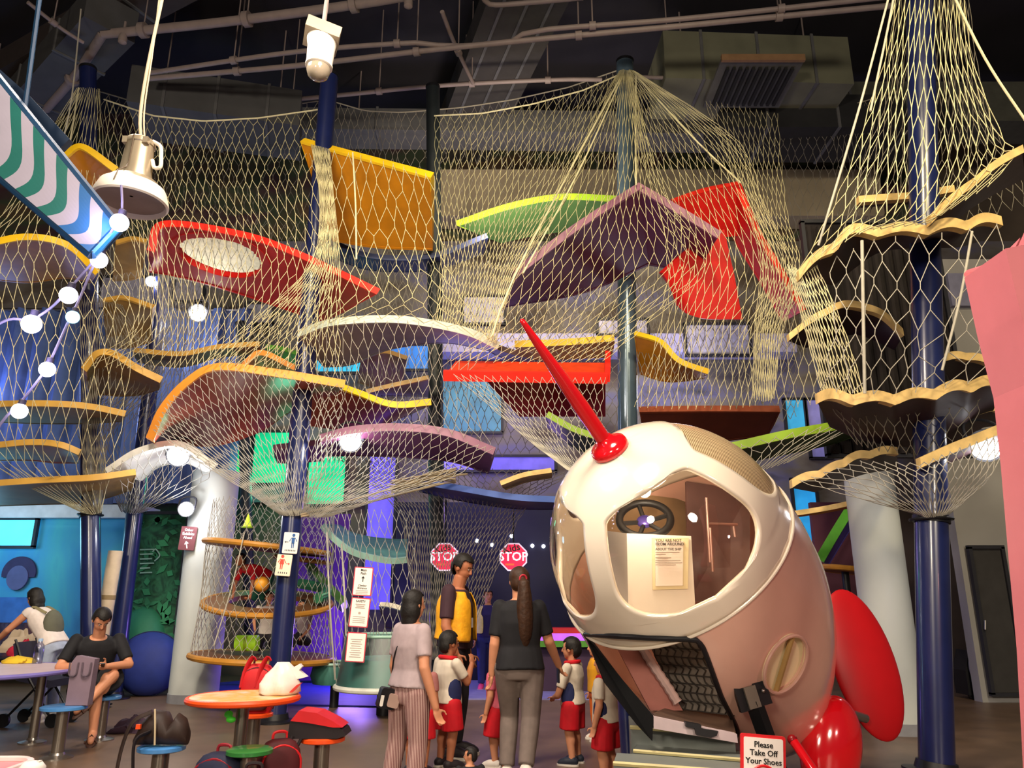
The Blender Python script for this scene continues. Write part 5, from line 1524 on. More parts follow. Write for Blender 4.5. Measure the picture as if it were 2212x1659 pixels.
obj('cabin_glint', cl, M('glint_warm_glow', '#fff0d0', .4, emit=6.0, var=0), rocket)  # glowing disc standing in for a bright reflection in the cabin
light('cabin_fill', 'POINT', P(1385, 1070, 5.05), None, 16, (1, .88, .70), .06)  # added fill that brightens the console, no lamp of the rocket
# legs and fins
b0 = on_hull(1622, 1500) - Vector((0, .01, 0))
bx = MB()
for q, w in ((on_hull(1606, 1506), .11), (on_hull(1640, 1494), .09)):
    bx.box(q - Vector((0, .03, 0)), (w, .05, .15), Matrix.Rotation(-.25, 3, 'Y'))
br = obj('leg_bracket', bx, m_black, rocket)
for q in ((1603, 1512), (1642, 1490)):
    obj('bracket_bolt', MB().ell(on_hull(*q) - Vector((0, .06, 0)), (.013, .013, .013), n=8, m=6), m_steel, rocket)
gp = MB().box(on_hull(1618, 1503) - Vector((0, .065, 0)), (.075, .03, .13), Matrix.Rotation(-.25, 3, 'Y'))
obj('bracket_plate', gp, M('plate_grey', '#7c7468', .5), rocket)
lg0 = on_hull(1622, 1510) - Vector((0, .05, 0))
lg1 = Vector((lg0.x + .25, lg0.y + .05, 0))
obj('leg', MB().tube([lg0, lg1], .055, 4, up=(1, 0, 0)), M('leg_black', '#17171a', .4), rocket)
lg2 = P(1350, 1510, 5.9)
obj('leg', MB().tube([Vector((lg2.x, 5.9, .75)), Vector((lg2.x + .02, 5.9, 0))], .055, 14), m_navy, rocket)
obj('leg', MB().tube([RC - RN * 1.9 + Vector((.3, .3, -.1)), Vector((RC.x + 1.35, RC.y + 1.2, 0))], .06, 14), M('leg_black', '#17171a', .4), rocket)
m_fred = M('fin_red', '#b40a14', .45, var=.04, spec=.4)
def fin(px, py, Y, a, b, ang, th, name='fin', fm=m_gred):
    c = P(px, py, Y)
    R = Matrix.Rotation(0, 3, 'Z')
    d = Vector((math.sin(ang), .1, math.cos(ang))).normalized()
    s = d.cross(Vector((-.25, 1, 0))).normalized()
    R = Matrix((s, d.cross(s) * -1, d)).transposed()
    mb = MB().ell(c, (b, th, a), R, 40, 24)
    return obj(name, mb, fm, rocket, True, 80)
fin(1866, 1432, 6.7, .60, .30, -.19, .07, fm=m_fred)
fin(1795, 1615, 6.0, .36, .23, .30, .16)
fin(1560, 1650, 6.9, .30, .18, .1, .10)
obj('fin_stay', MB().tube([P(1832, 1540, 6.4), P(1870, 1552, 6.5)], .035, 10), m_steel, rocket)
# entrance steps
st = thing('step_box', 'grey two tier step box under the rocket door', 'steps', (P(1450, 1650, 5.0).x, 5.0, 0))
ztop = P(1362, 1571, 5.25).z
xa, xb = P(1362, 1571, 5.25).x, P(1600, 1600, 4.85).x
def stepbox(name, x0, x1, y0, y1, z1, mat, par, skew=-.28):
    pl_ = [Vector((x0, y0, 0)), Vector((x1, y0 + skew, 0)), Vector((x1 + .12, y1 + skew, 0)), Vector((x0 + .06, y1, 0))]
    return obj(name, MB().prism(pl_, (0, 0, z1)), mat, par, False)
m_step = M('step_grey', '#6f7470', .5, var=.06)
stepbox('upper_step', xa, xb, 5.25, 5.75, ztop, m_step, st)
m_tread = M('tread_edge', '#b5aa78', .5)
def strip(name, a, b, r, par=st):
    obj(name, MB().tube([a, b], r, 6), m_tread, par)
strip('nosing', Vector((xa, 5.25, ztop)), Vector((xb, 4.97, ztop)), .014)
zl = P(1362, 1627, 4.95).z
stepbox('lower_step', xa - .02, xb, 5.02, 5.26, zl, m_step, st)
strip('nosing', Vector((xa - .02, 5.02, zl)), Vector((xb, 4.74, zl)), .012)
z2 = max(.05, P(1330, 1643, 4.8).z)
stepbox('base_step', xa - .18, xb, 4.72, 5.03, z2, m_step, st)
strip('nosing', Vector((xa - .18, 4.72, z2)), Vector((xb, 4.44, z2)), .014)
# shoes sign
sg = thing('shoes_sign', 'red bordered sign asking to take off shoes, by the rocket', 'sign', (P(1640, 1650, 4.6).x, 4.6, 0))
SW, SH = .245, .33
sc = (P(1597, 1582, 4.6) + P(1680, 1592, 4.6)) / 2 + Vector((.01, 0, -SH / 2))
tw = Matrix.Rotation(.08, 3, 'Y')
obj('board', MB().disc_rect(sc, tw, SW, SH, .018, .012), M('sign_red', '#d81f26', .4, var=.03), sg)
obj('face', MB().disc_rect(sc + Vector((0, -.010, 0)), tw, SW - .03, SH - .03, .006, .008), M('sign_white', '#f2ece6', .45, var=.02), sg)
tx = MB()
for i, s in enumerate(('Please', 'Take Off', 'Your Shoes')):
    tm = place(text_mesh(s, .042, .001, 'CENTER', True), sc + tw @ Vector((0, -.0145, .115 - .042 * i)), tw @ Vector((1, 0, 0)), tw @ Vector((0, 0, 1)))
    tx.add(tm.v, tm.f)
obj('lettering', tx, M('ink_black', '#1a1816', .5), sg)
pc_ = sc + tw @ Vector((0, -.015, -.06))
pm_ = MB().tube([pc_ + tw @ Vector((.07 * math.cos(q), 0, .07 * math.sin(q))) for q in np.linspace(0, 2 * PI, 41)[:-1]], .008, 6, True)
pm_.tube([pc_ + tw @ Vector((-.05, 0, .05)), pc_ + tw @ Vector((.05, 0, -.05))], .008, 6)
obj('prohibition_ring', pm_, M('sign_red', '#d81f26', .4), sg)
sh = MB().prism([pc_ + tw @ Vector(q) for q in ((-.045, .0, -.02), (.045, 0, -.02), (.045, 0, -.005), (.01, 0, .005), (-.02, 0, .025), (-.045, 0, .02))], (0, .002, 0))
obj('shoe_symbol', sh, M('ink_black', '#1a1816', .5), sg)
obj('stand', MB().tube([Vector((sc.x, sc.y + .02, sc.z - SH / 2 + .02)), Vector((sc.x, sc.y + .02, .02))], .018, 10), m_steel, sg)
obj('foot', MB().lathe([(.13, 0), (.13, .012), (.03, .03)], (sc.x, sc.y + .02, 0), (0, 0, 1), 28), m_black, sg)
rb0, rb1 = P(1712, 1598, 4.9), P(1775, 1690, 4.75)
rbt = thing('red_pole', 'slim red slanting pole in front of the rocket tail', 'pole', (rb1.x, rb1.y, 0))
obj('bar', MB().tube([rb0, rb1, Vector((rb1.x + .06, rb1.y, 0.0))], .027, 14), m_gred, rbt)
obj('cap', MB().ell(rb0, (.03, .03, .03)), M('cap_dark_red', '#8a0c14', .3), rbt)
# ================================================================ lamps, awning and pink panel near the camera
m_silver = M('lamp_silver', '#b3a58c', .35, metal=.6, var=.05)
m_cream = M('lamp_cream', '#efe6d6', .35, var=.02)
def pendant():
    Y = 4.0
    top, rim = P(305, 305, Y), P(281, 441, Y)
    ax = (rim - top).normalized()
    L = (rim - top).length
    t = thing('pendant_lamp', 'big silver and white pendant lamp hanging at the upper left', 'lamp', (rim.x, rim.y, rim.z))
    obj('can', MB().lathe([(.02, -.005), (.075, 0), (.083, .01), (.083, .035), (.078, .04), (.088, L * .50), (.102, L * .64), (.104, L * .66)], top, ax, 36), m_silver, t)
    obj('shade', MB().lathe([(.100, L * .63), (.135, L * .66), (.165, L * .74), (.172, L * .76)], top, ax, 48, False), m_silver, t)
    obj('rim_band', MB().lathe([(.168, L * .755), (.180, L * .76), (.202, L * .90), (.207, L * .98), (.197, L), (.190, L * .98), (.178, L * .82)], top, ax, 48, False), m_cream, t)
    obj('diffuser', MB().lathe([(.185, L * .93), (.12, L * .90), (.01, L * .88)], top, ax, 40, False), M('lamp_diffuser', '#8d8078', .35, var=.15), t)
    u = ax.orthogonal().normalized(); w = ax.cross(u)
    sd = Vector((1, 0, 0)); sd = (sd - ax * sd.dot(ax)).normalized()
    h = top + ax * L * .30 + sd * .085
    obj('cable_gland', MB().tube(crom([top + ax * .0 + sd * .07, top + ax * L * .08 + sd * .12, h + sd * .05 - ax * .02, h + sd * .055 + ax * .045, h + sd * .02 + ax * .05, h], 18), .012, 8), m_cream, t)
    for s in (-1, 1):
        obj('clip', MB().box(top + ax * .03 + sd * s * .06 - Vector((0, .055, 0)), (.03, .03, .04)), m_silver, t)
    k = crom([top, P(303, 250, Y), P(318, 150, Y), P(352, -10, Y), P(362, -60, Y)], 20)
    obj('cord', MB().tube(k, .010, 8), M('cord_beige', '#cbb998', .6), t)
    k2 = crom([top + sd * .02, P(312, 235, Y), P(330, 110, Y), P(345, -10, Y), P(352, -60, Y)], 20)
    obj('cord', MB().tube(k2, .005, 6), M('cord_beige', '#cbb998', .6), t)
    up_ = P(357, -60, Y)
    obj('cord', MB().tube([up_, Vector((up_.x + .1, up_.y, HC))], .010, 6), M('cord_beige', '#cbb998', .6), t)
    obj('front_seam', MB().tube([top + ax * (L * f) - (Vector((0, 1, 0)) - ax * ax.y).normalized() * r for f, r in ((.02, .086), (.45, .09), (.56, .104), (.72, .18), (.9, .203))], .004, 5), M('seam_dark', '#5a4c3c', .5), t)
pendant()
def emergency():
    Y = 5.0
    c = P(696, 78, Y)
    t = thing('sensor_lamp', 'white bulb lamp under a square grey plate at the ceiling', 'lamp', P(690, 170, Y))
    R = Matrix.Rotation(.35, 3, 'Z') @ Matrix.Rotation(.18, 3, 'Y')
    obj('plate', MB().box(c, (.26, .24, .10), R), M('plate_taupe', '#9a8d78', .5), t, False)
    a, b = P(697, 82, Y), P(688, 150, Y)
    ax = (b - a).normalized(); L = (b - a).length
    obj('socket', MB().lathe([(.115, 0), (.118, .02), (.105, L * .3), (.098, L * .85), (.103, L * .86), (.103, L * .92), (.09, L * .95)], a, ax, 32), M('socket_white', '#efe8dc', .4, var=.02), t)
    obj('glass_dome', MB().lathe([(.088, L * .93), (.09, L * 1.05), (.075, L * 1.2), (.04, L * 1.3), (.003, L * 1.33)], a, ax, 28), M('dome_smoke', '#8a8070', .12, spec=.8), t)
    obj('rod', MB().tube([c, P(706, 0, Y), Vector((P(706, 0, Y).x + .02, Y, HC))], .018, 8), m_pipe, t)
emergency()
# string of bulbs
SY_ = 3.3
m_bulb = M('bulb_glow', '#eceaff', .3, emit=7.0, var=0)
m_bulbc = M('bulb_glow_cyan', '#8ae4ff', .3, emit=4.0, var=0)
BL = (((258, 481), 21, 'round glowing bulb right below the pendant lamp'), ((214, 562), 19, 'round glowing bulb at the lower tip of the striped awning'), ((148, 638), 20, 'glowing bulb above the cyan tinted bulb'),
      ((157, 685), 15, 'small cyan tinted glowing bulb'), ((68, 700), 22, 'largest glowing bulb, leftmost on the upper cord'), ((102, 798), 18, 'glowing bulb on the lower cord, level with the wavy board'), ((42, 888), 18, 'lowest glowing bulb, nearest the left edge'))
for i, ((x, y), r, lab) in enumerate(BL):
    q = P(x, y, SY_)
    rad = r / F_PX * (q.y * CT + (q.z - CAM_H) * ST) * .92
    t = thing('string_bulb', lab, 'bulb', q - Vector((0, 0, rad)), 'bulbs of the festoon light')
    obj('globe', MB().ell(q, (rad,) * 3, n=24, m=16), m_bulbc if i == 3 else m_bulb, t)
    obj('socket', MB().lathe([(rad * .45, rad * .85), (rad * .45, rad * 1.5), (rad * .3, rad * 1.6)], q, (.15, 0, 1), 14), M('socket_dark', '#3a3446', .5), t)
    if i in (0, 1, 4, 5):
        light('bulb_light', 'POINT', q - Vector((0, rad * 1.5, 0)), None, 3.0, (.62, .60, 1.0), .03)
def cable(lab, pts):
    p = crom([P(x, y, SY_) for x, y in pts], 30)
    tag(obj('festoon_cable', MB().tube(p, .006, 6), M('cable_lilac', '#8a82a8', .5)), lab, 'cable', 'cables of the festoon light')
cable('festoon cable running down through the lower bulbs', [(262, 400), (264, 440), (258, 470), (215, 545), (170, 650), (150, 690), (118, 760), (98, 800), (52, 860), (5, 910), (-20, 960)])
cable('festoon cable swinging up to the bulb above the cyan one', [(214, 550), (180, 590), (148, 625), (110, 665), (66, 690), (20, 690), (-30, 715)])
# striped awning board
AY = 3.35
def A_(s): return P(-45 + s * 300, 120 + s * 372, AY)
def B_(s): return P(-75 + s * 274, 320 + s * 232, AY - .12)
aw = thing('striped_awning', 'white and teal wavy striped awning at the left edge', 'awning', B_(1.0))
def aw_pt(s, t, off=0):
    return A_(s).lerp(B_(s), t) + Vector((0, -off, 0))
def band(s0, s1, mat, nm, off):
    n = 14
    rows_ = []
    for (s_) in (s0, s1):
        rows_.append([aw_pt(min(1, max(0, s_ + .075 * math.sin(PI * t_) - .02 * math.sin(2 * PI * t_))), t_, off) for t_ in np.linspace(.02, .98, n)])
    m = MB()
    vs = rows_[0] + rows_[1][::-1]
    back = [v + Vector((0, .012, 0)) for v in vs]
    N = len(vs)
    fs = []
    for i in range(n - 1):
        a, b, c, d = i, i + 1, N - 2 - i, N - 1 - i
        fs += [(a, b, c, d), (N + d, N + c, N + b, N + a)]
    for i in range(N):
        j = (i + 1) % N
        fs.append((i, N + i, N + j, j))
    m.add(vs + back, fs)
    obj(nm, m, mat, aw, False)
m_aww, m_awt, m_awb = M('awning_white', '#948fa0', .6, var=.04), M('awning_teal', '#0a5a54', .6, var=.08), M('awning_bulb_tint', '#12548c', .6, var=.08)
K = 6
for k in range(K):
    s0 = k / K
    band(s0, s0 + .52 / K, m_aww, 'white_stripe', .035)
    band(s0 + .52 / K, s0 + 1.0 / K, m_awt if k < 4 else m_awb, 'teal_stripe', .035)  # last stripes bluer: tint of the bulb light put into the colour
obj('backing', MB().add([A_(0), A_(1), B_(1), B_(0)] + [p + Vector((0, .05, 0)) for p in (A_(0), A_(1), B_(1), B_(0))], [(0, 1, 2, 3), (7, 6, 5, 4), (0, 4, 5, 1), (1, 5, 6, 2), (2, 6, 7, 3), (3, 7, 4, 0)]), M('awning_back', '#23405c', .7), aw, False)
m_awf = M('awning_frame', '#143a5c', .5)
obj('edge_bar', MB().tube([B_(-.02), B_(1.0)], .022, 8), m_awf, aw)
obj('edge_bar', MB().tube([A_(-.02), A_(1.0)], .026, 8), m_awf, aw)
obj('end_bar', MB().tube([A_(1.0), B_(1.0)], .020, 8), M('awning_tip', '#2a8ad0', .5), aw)
obj('stay', MB().tube([A_(.3) + Vector((0, .03, 0)), Vector((A_(.3).x - .6, AY + .2, HC))], .012, 6), m_awf, aw)
bk = [P(0, 150, 3.6), P(62, 205, 3.6), P(150, 300, 3.6), P(120, 330, 3.6), P(0, 200, 3.6)]
obj('rear_panel', MB().prism(bk, (0, .04, 0)), M('awning_navy', '#152a44', .6), aw, False)
# pink panel
m_pink = M('panel_pink', '#d67680', .5, var=.04)
PY_ = 3.0
pk = [(2083, 600), (2112, 594), (2152, 584), (2180, 566), (2200, 530), (2222, 480), (2420, 480), (2420, 1760), (2214, 1760), (2207, 1600), (2196, 1400), (2178, 1200), (2162, 1010), (2146, 860), (2112, 730)]
pt = thing('pink_cutout', 'tall pink panel cut by the edge of the frame beside the column', 'panel', (P(2300, 1300, PY_).x, PY_, 0))
zmin = P(2214, 1760, PY_).z
pp = [P(x, y, PY_) for x, y in pk]
pp = [Vector((p.x, p.y, max(p.z, 0.0))) for p in pp]
obj('body', MB().prism(pp, (0, -.28, 0)), m_pink, pt, False)
obj('base', MB().box((P(2300, 1300, PY_).x + .02, PY_ - .14, .04), (.5, .42, .08)), M('pink_base', '#b85a68', .6), pt, False)
lipp = [P(2083, 598, PY_), P(2150, 583, PY_), P(2185, 560, PY_ + .02), P(2205, 520, PY_ + .02), P(2150, 575, PY_ + .10), P(2090, 590, PY_ + .10)]
obj('top_lip', MB().prism(lipp, (0, 0, .015)), m_pink, pt, False)

# ================================================================ tables, stools and bags
m_tube = M('table_steel', '#8d857c', .3, metal=.85, var=.05)
def table(label, c, R, h, top_m, rim_m, nlegs=1, name='cafe_table', spread=.0):
    t = thing(name, label, 'table', c)
    c = Vector(c)
    obj('tabletop', MB().lathe([(R - .01, h), (R - .01, h - .03)], c, (0, 0, 1), 56), top_m, t)
    obj('rim', MB().tube([c + Vector((R * math.cos(a), R * math.sin(a), h - .018)) for a in np.linspace(0, 2 * PI, 65)[:-1]], .022, 8, True), rim_m, t)
    for k in range(nlegs):
        a = 2 * PI * k / max(nlegs, 1) + .5
        b = c + Vector((spread * math.cos(a), spread * math.sin(a), 0))
        obj('leg', MB().tube([b, b + Vector((0, 0, h - .03))], .045, 16), m_tube, t)
        obj('foot', MB().lathe([(.13, 0), (.13, .012), (.06, .03), (.05, .05)], b, (0, 0, 1), 24), m_steel, t)
    return t
def stool(label, c, col, R=.155, h=.45, ribs=True):
    t = thing('cafe_stool', label, 'stool', c, 'round stools')
    c = Vector(c)
    obj('seat', MB().lathe([(R * .9, h), (R, h - .008), (R, h - .03), (R * .9, h - .038)], c, (0, 0, 1), 40), col, t)
    obj('leg', MB().tube([c, c + Vector((0, 0, h - .035))], .055, 18), m_tube, t)
    obj('foot', MB().lathe([(.14, 0), (.14, .012), (.07, .03), (.06, .05)], c, (0, 0, 1), 24), m_steel, t)
    return t
m_tor = M('rim_tangerine', '#f0501c', .4)
c = PZ(527, 1503, .72)
CT_ = Vector((c.x, c.y, 0))
table('round table with an orange rim and patterned cream top', CT_, .385, .72, blend_mat('table_print', ['#e8d8cc', '#f0c8a0', '#e8a83c', '#ecd8cc'], 5, .35), m_tor)
m_sblue, m_sgreen, m_sor = M('seat_blue', '#4a88c8', .3, coat=.4), M('seat_green', '#2f7a38', .3, coat=.4), M('seat_orange', '#f0521c', .35, coat=.3)
c = PZ(350, 1609, .45); SB = Vector((c.x, c.y, 0)); stool('round stool with a sky blue seat under the brown shoulder bag', SB, m_sblue)
c = PZ(540, 1616, .45); SG_ = Vector((c.x, c.y, 0)); stool('round stool with a green seat before the orange rimmed table', SG_, m_sgreen, .15)
c = PZ(697, 1590, .45); SO = Vector((c.x, c.y, 0)); stool('round stool with an orange seat under the red and black backpack', SO, m_sor, .16)
c = PZ(530, 1548, .45); SR = Vector((c.x, c.y + .25, 0)); stool('round stool behind the orange rimmed table holding a red backpack', SR, m_sor, .155)
m_tlil = M('table_lilac', '#cbb4b8', .4, var=.06)
c = PZ(-60, 1447, .72); T1 = Vector((c.x, c.y, 0))
table('round pale lilac table at the left edge holding clothes', T1, .93, .72, m_tlil, M('rim_lilac', '#7a70b8', .4), 3, 'cafe_table', .62)
c = G(122, 1638); SA = Vector((c.x, c.y, 0)); stool('round blue stool holding the grey tote, before the lilac table', SA, m_sblue, .20, .45)
c = G(203, 1603); SM = Vector((c.x, c.y + .1, 0)); stool('round stool under the seated man in black', SM, m_sblue, .16, .43)
# grey tote on the stool
tt = thing('tote_bag', 'grey lilac tote bag standing on the blue stool next to the seated man', 'bag', SA + Vector((.06, 0, .45)))
tc2 = SA + Vector((.12, .02, .45))
obj('body', MB().prism([tc2 + Vector(q) for q in ((-.09, -.06, .003), (.11, -.05, .003), (.12, -.05, .41), (-.05, -.06, .44), (-.09, -.06, .38))], (0, .09, 0)), M('tote_grey', '#7d6a78', .8, var=.12), tt, False)
for s in (-.06, .06):
    obj('handle', MB().tube(crom([tc2 + Vector((s - .04, -.065, .38)), tc2 + Vector((s - .03, -.07, .27)), tc2 + Vector((s + .03, -.07, .27)), tc2 + Vector((s + .04, -.065, .38))], 12), .008, 6), M('tote_strap', '#5a4c58', .8), tt)
# pink corner table
c = PZ(40, 1646, .72)
pc3 = Vector((c.x, c.y, .72))
tr = thing('pink_table', 'pink table corner with a white rim at the bottom left', 'table', (pc3.x - .25, pc3.y - .3, 0))
R45 = Matrix.Rotation(.05, 3, 'Z')
RX = Matrix.Rotation(PI / 2, 3, 'X')
ctr = pc3 + Vector((-.24, -.26, 0))
def rrect(w, h, r, z, n=8):
    out = []
    for cx, cy, a0 in ((w / 2 - r, h / 2 - r, 0), (-w / 2 + r, h / 2 - r, 90), (-w / 2 + r, -h / 2 + r, 180), (w / 2 - r, -h / 2 + r, 270)):
        for i in range(n + 1):
            a = math.radians(a0 + 90 * i / n)
            out.append(ctr + R45 @ Vector((cx + r * math.cos(a), cy + r * math.sin(a), z)))
    return out
obj('tabletop', MB().prism(rrect(.62, .58, .10, -.035), (0, 0, .03)), M('top_pink', '#d88a92', .4), tr, False)
obj('rim', MB().tube(rrect(.64, .60, .11, 0), .017, 8, True), M('rim_rose_white', '#e8c8c4', .4), tr)
obj('leg', MB().tube([ctr + Vector((0, 0, -.72)), ctr + Vector((0, 0, -.03))], .05, 16), m_tube, tr)
obj('foot', MB().lathe([(.22, 0), (.22, .015), (.06, .04)], ctr + Vector((0, 0, -.72)), (0, 0, 1), 28), m_steel, tr)
cu_ = PZ(70, 1656, .74)
cupt = thing('paper_cup_lid', 'small white lid lying on the pink table corner', 'lid', (cu_.x, cu_.y, .726))
obj('dome', MB().lathe([(.05, 0), (.05, .012), (.035, .03), (.01, .036)], (cu_.x, cu_.y, .726), (0, 0, 1), 24), m_sw if 'sign_white' in MATS else M('sign_white', '#f2ece6', .45), cupt)
obj('spout', MB().box((cu_.x + .025, cu_.y, .757), (.012, .02, .012)), M('sign_white', '#f2ece6', .45), cupt, False)
# cloth on the lilac table, bottle
def heap(name, label, cat, c, rad, mat, seed, parent=None, group=None, flat=.5):
    r_ = random.Random(seed)
    n, m = 28, 14
    ph = [(r_.uniform(0, 6.28), r_.uniform(2, 6), r_.uniform(.06, .16)) for _ in range(7)]
    mb = MB()
    vs, fs = [], []
    for j in range(m + 1):
        th = PI * .5 * j / m
        for k in range(n):
            a = 2 * PI * k / n
            s = 1 + sum(A * math.sin(f * a + p + j * .45) for p, f, A in ph[:4])
            zz = 1 + sum(A * 1.3 * math.sin(f * a * .7 + p + j) for p, f, A in ph[4:])
            vs.append(Vector(c) + Vector((rad[0] * math.sin(th) * math.cos(a) * s, rad[1] * math.sin(th) * math.sin(a) * s, max(.002, rad[2] * math.cos(th) * zz))))
    for j in range(m):
        for k in range(n):
            k2 = (k + 1) % n
            fs.append((j * n + k, (j + 1) * n + k, (j + 1) * n + k2, j * n + k2))
    fs.append(tuple(range(m * n, (m + 1) * n)))
    mb.add(vs, fs)
    return mb
def onT(px, py):
    q = PZ(px, py, .722); return q
q = onT(38, 1432)
tag(obj('folded_cloth', heap('', '', '', q, (.17, .12, .07), None, 3), M('cloth_mustard', '#d8b42c', .8, var=.15)), 'mustard yellow cloth on the lilac table', 'cloth', 'clothes on the lilac table')
q = onT(30, 1420) + Vector((0, .22, 0))
tag(obj('folded_cloth', heap('', '', '', q, (.20, .13, .17), None, 8), M('cloth_crimson', '#d02848', .8, var=.15)), 'crimson cloth heaped behind the mustard cloth', 'cloth', 'clothes on the lilac table')
q = onT(-10, 1415) + Vector((0, .50, 0))
tag(obj('folded_cloth', heap('', '', '', q, (.26, .13, .24), None, 12), M('cloth_oat', '#c8b49c', .8, var=.1)), 'oat coloured cloth at the back of the lilac table', 'cloth', 'clothes on the lilac table')
q = onT(80, 1433)
bt = thing('water_bottle', 'clear water bottle on the lilac table', 'bottle', q)
obj('body', MB().lathe([(.045, 0), (.05, .01), (.05, .16), (.045, .19), (.022, .22), (.022, .235)], q, (0, 0, 1), 24), glass_mat('bottle_clear', '#d8dcf0', .18, .1), bt)
obj('cap', MB().lathe([(.024, .23), (.024, .255), (.02, .26)], q, (0, 0, 1), 20), M('cap_sky', '#9ab8d8', .5), bt)
q = onT(62, 1420) + Vector((0, .3, 0))
bt = thing('water_bottle', 'slim crimson bottle near the reaching hand', 'bottle', q)
obj('body', MB().lathe([(.032, 0), (.035, .01), (.035, .17), (.028, .19)], q, (0, 0, 1), 20), M('bottle_crimson', '#a8304c', .35), bt)
obj('cap', MB().lathe([(.022, .19), (.022, .225), (.018, .23)], q, (0, 0, 1), 16), M('cap_dark', '#3a2030', .5), bt)
# white plastic bag on the orange table
q = PZ(600, 1500, .722)
wb = thing('plastic_bag', 'white knotted plastic bag on the orange rimmed table', 'bag', q)
rows = []
for z, w, d, ox in ((0, .13, .09, 0), (.02, .155, .11, 0), (.08, .145, .10, .01), (.14, .11, .085, .02), (.19, .075, .06, .03), (.225, .045, .035, .02)):
    rows.append([q + Vector((ox + w * math.cos(a) * (1 + .10 * math.sin(3 * a + z * 30)), d * math.sin(a) * (1 + .14 * math.sin(5 * a + z * 20)), z)) for a in np.linspace(0, 2 * PI, 41)])
mb = MB().sheet(rows)
mb.add([rows[0][k] for k in range(40)], [tuple(range(40))])
mb.add([rows[-1][k] for k in range(40)], [tuple(range(40))])
obj('sack', mb, M('plastic_white', '#ece0d8', .35, var=.05, bump=.2, scale=14), wb, True, 80)
h1 = MB().prism([q + Vector(p) for p in ((.09, -.03, .18), (.15, -.02, .215), (.17, -.02, .195), (.15, -.02, .17), (.215, -.03, .125), (.175, -.03, .115), (.10, -.03, .10))], (0, .05, 0))
obj('handle_tuft', h1, M('plastic_white', '#ece0d8', .35), wb)
obj('red_print', MB().prism([q + Vector(p) for p in ((.10, -.075, .02), (.15, -.06, .07), (.19, -.05, .09), (.15, -.055, .045), (.125, -.07, .02))], (0, .01, 0)), M('print_red', '#c83c34', .5), wb)
# bags
def rucksack(label, c, w, d, h, body, trim, rot=0, lean=0, group='backpacks by the tables', straps=True):
    c = Vector(c)
    R = Matrix.Rotation(rot, 3, 'Z') @ Matrix.Rotation(lean, 3, 'X')
    t = thing('backpack', label, 'backpack', c, group)
    f = lambda x, y, z: c + R @ Vector((x, y, z))
    secs = []
    n = 24
    rows_ = []
    for z, k in ((0, .86), (.03, .97), (h * .3, 1.0), (h * .65, .98), (h * .85, .88), (h * .96, .66), (h, .40)):
        rows_.append([f(w / 2 * k * math.copysign(abs(math.cos(a)) ** .6, math.cos(a)), d / 2 * k * math.copysign(abs(math.sin(a)) ** .6, math.sin(a)), z) for a in np.linspace(0, 2 * PI, n + 1)])
    mb = MB().sheet(rows_)
    mb.add([rows_[0][i] for i in range(n)], [tuple(range(n))]); mb.add([rows_[-1][i] for i in range(n)], [tuple(range(n))])
    obj('sack', mb, body, t, True, 60)
    pr_ = []
    for z, k in ((h * .08, .9), (h * .12, 1), (h * .36, 1), (h * .42, .85)):
        pr_.append([f(w * .38 * k * math.copysign(abs(math.cos(a)) ** .5, math.cos(a)), -d / 2 + .0 + -.055 * k * abs(math.sin(a)) ** .5, z) for a in np.linspace(0, PI, 15)])
    mb = MB().sheet(pr_)
    mb.add(pr_[0], [tuple(range(15))]); mb.add(pr_[-1], [tuple(range(15))])
    obj('front_pocket', mb, trim, t, True, 60)
    obj('zip_line', MB().tube(crom([f(-w * .44, -d * .34, h * .45), f(-w * .40, -d * .36, h * .78), f(0, -d * .34, h * .93), f(w * .40, -d * .36, h * .78), f(w * .44, -d * .34, h * .45)], 20), .008, 6), trim, t)
    obj('top_handle', MB().tube(crom([f(-.05, d * .2, h * .95), f(-.04, d * .2, h * 1.08), f(.04, d * .2, h * 1.08), f(.05, d * .2, h * .95)], 12), .011, 6), trim, t)
    if straps:
        for s in (1, -1):
            obj('shoulder_strap', MB().tube(crom([f(s * w * .22, d * .45, h * .92), f(s * w * .30, d * .45 + .10, h * .75), f(s * w * .36, d * .45 + .09, h * .35), f(s * w * .40, d * .42, h * .06)], 14), .026, 8, flat=.4), trim, t)
    return t
m_bred, m_bblk, m_bdk = M('bag_red', '#c8161e', .6, var=.1), M('bag_black', '#1c1418', .7, var=.2), M('bag_maroon', '#4a1016', .7, var=.2)
rucksack('red backpack with raised straps behind the orange rimmed table', SR + Vector((0, 0, .45)), .30, .17, .40, m_bred, m_bdk, .1)
bb = bpy.data.objects['backpack']
for s in (-.055, .075):
    a = SR + Vector((s, -.07, .82))
    obj('loop_strap', MB().tube(crom([a + Vector((-.06, 0, -.16)), a + Vector((-.03, 0, .0)), a + Vector((.02, 0, .09)), a + Vector((.05, 0, .06))], 14), .024, 8, flat=.4), m_bred, bb)
q = SO + Vector((-.02, -.02, .452))
rb_ = thing('backpack', 'black backpack with a red flap lying on the orange stool', 'backpack', q, 'backpacks by the tables')
prof = ((-.20, 0), (-.19, .11), (-.13, .17), (.0, .155), (.12, .10), (.19, .055), (.21, .02), (.15, 0))
obj('sack', MB().prism([q + Vector((x, -.11, z)) for x, z in prof], (0, .22, 0)), m_bblk, rb_, False)
obj('red_flap', MB().prism([q + Vector((x, -.118, z)) for x, z in ((-.185, .118), (-.13, .185), (0, .17), (.12, .115), (.185, .075), (.12, .075), (-.06, .105))], (0, .236, 0)), m_bred, rb_, False)
obj('strap', MB().tube([q + Vector((-.16, -.12, .02)), q + Vector((-.18, -.14, -.05)), q + Vector((-.16, -.13, -.13)), q + Vector((-.10, -.12, .0))], .012, 6), m_bblk, rb_)
c = PZ(600, 1604, .42); q = Vector((c.x, c.y - .1, 0))
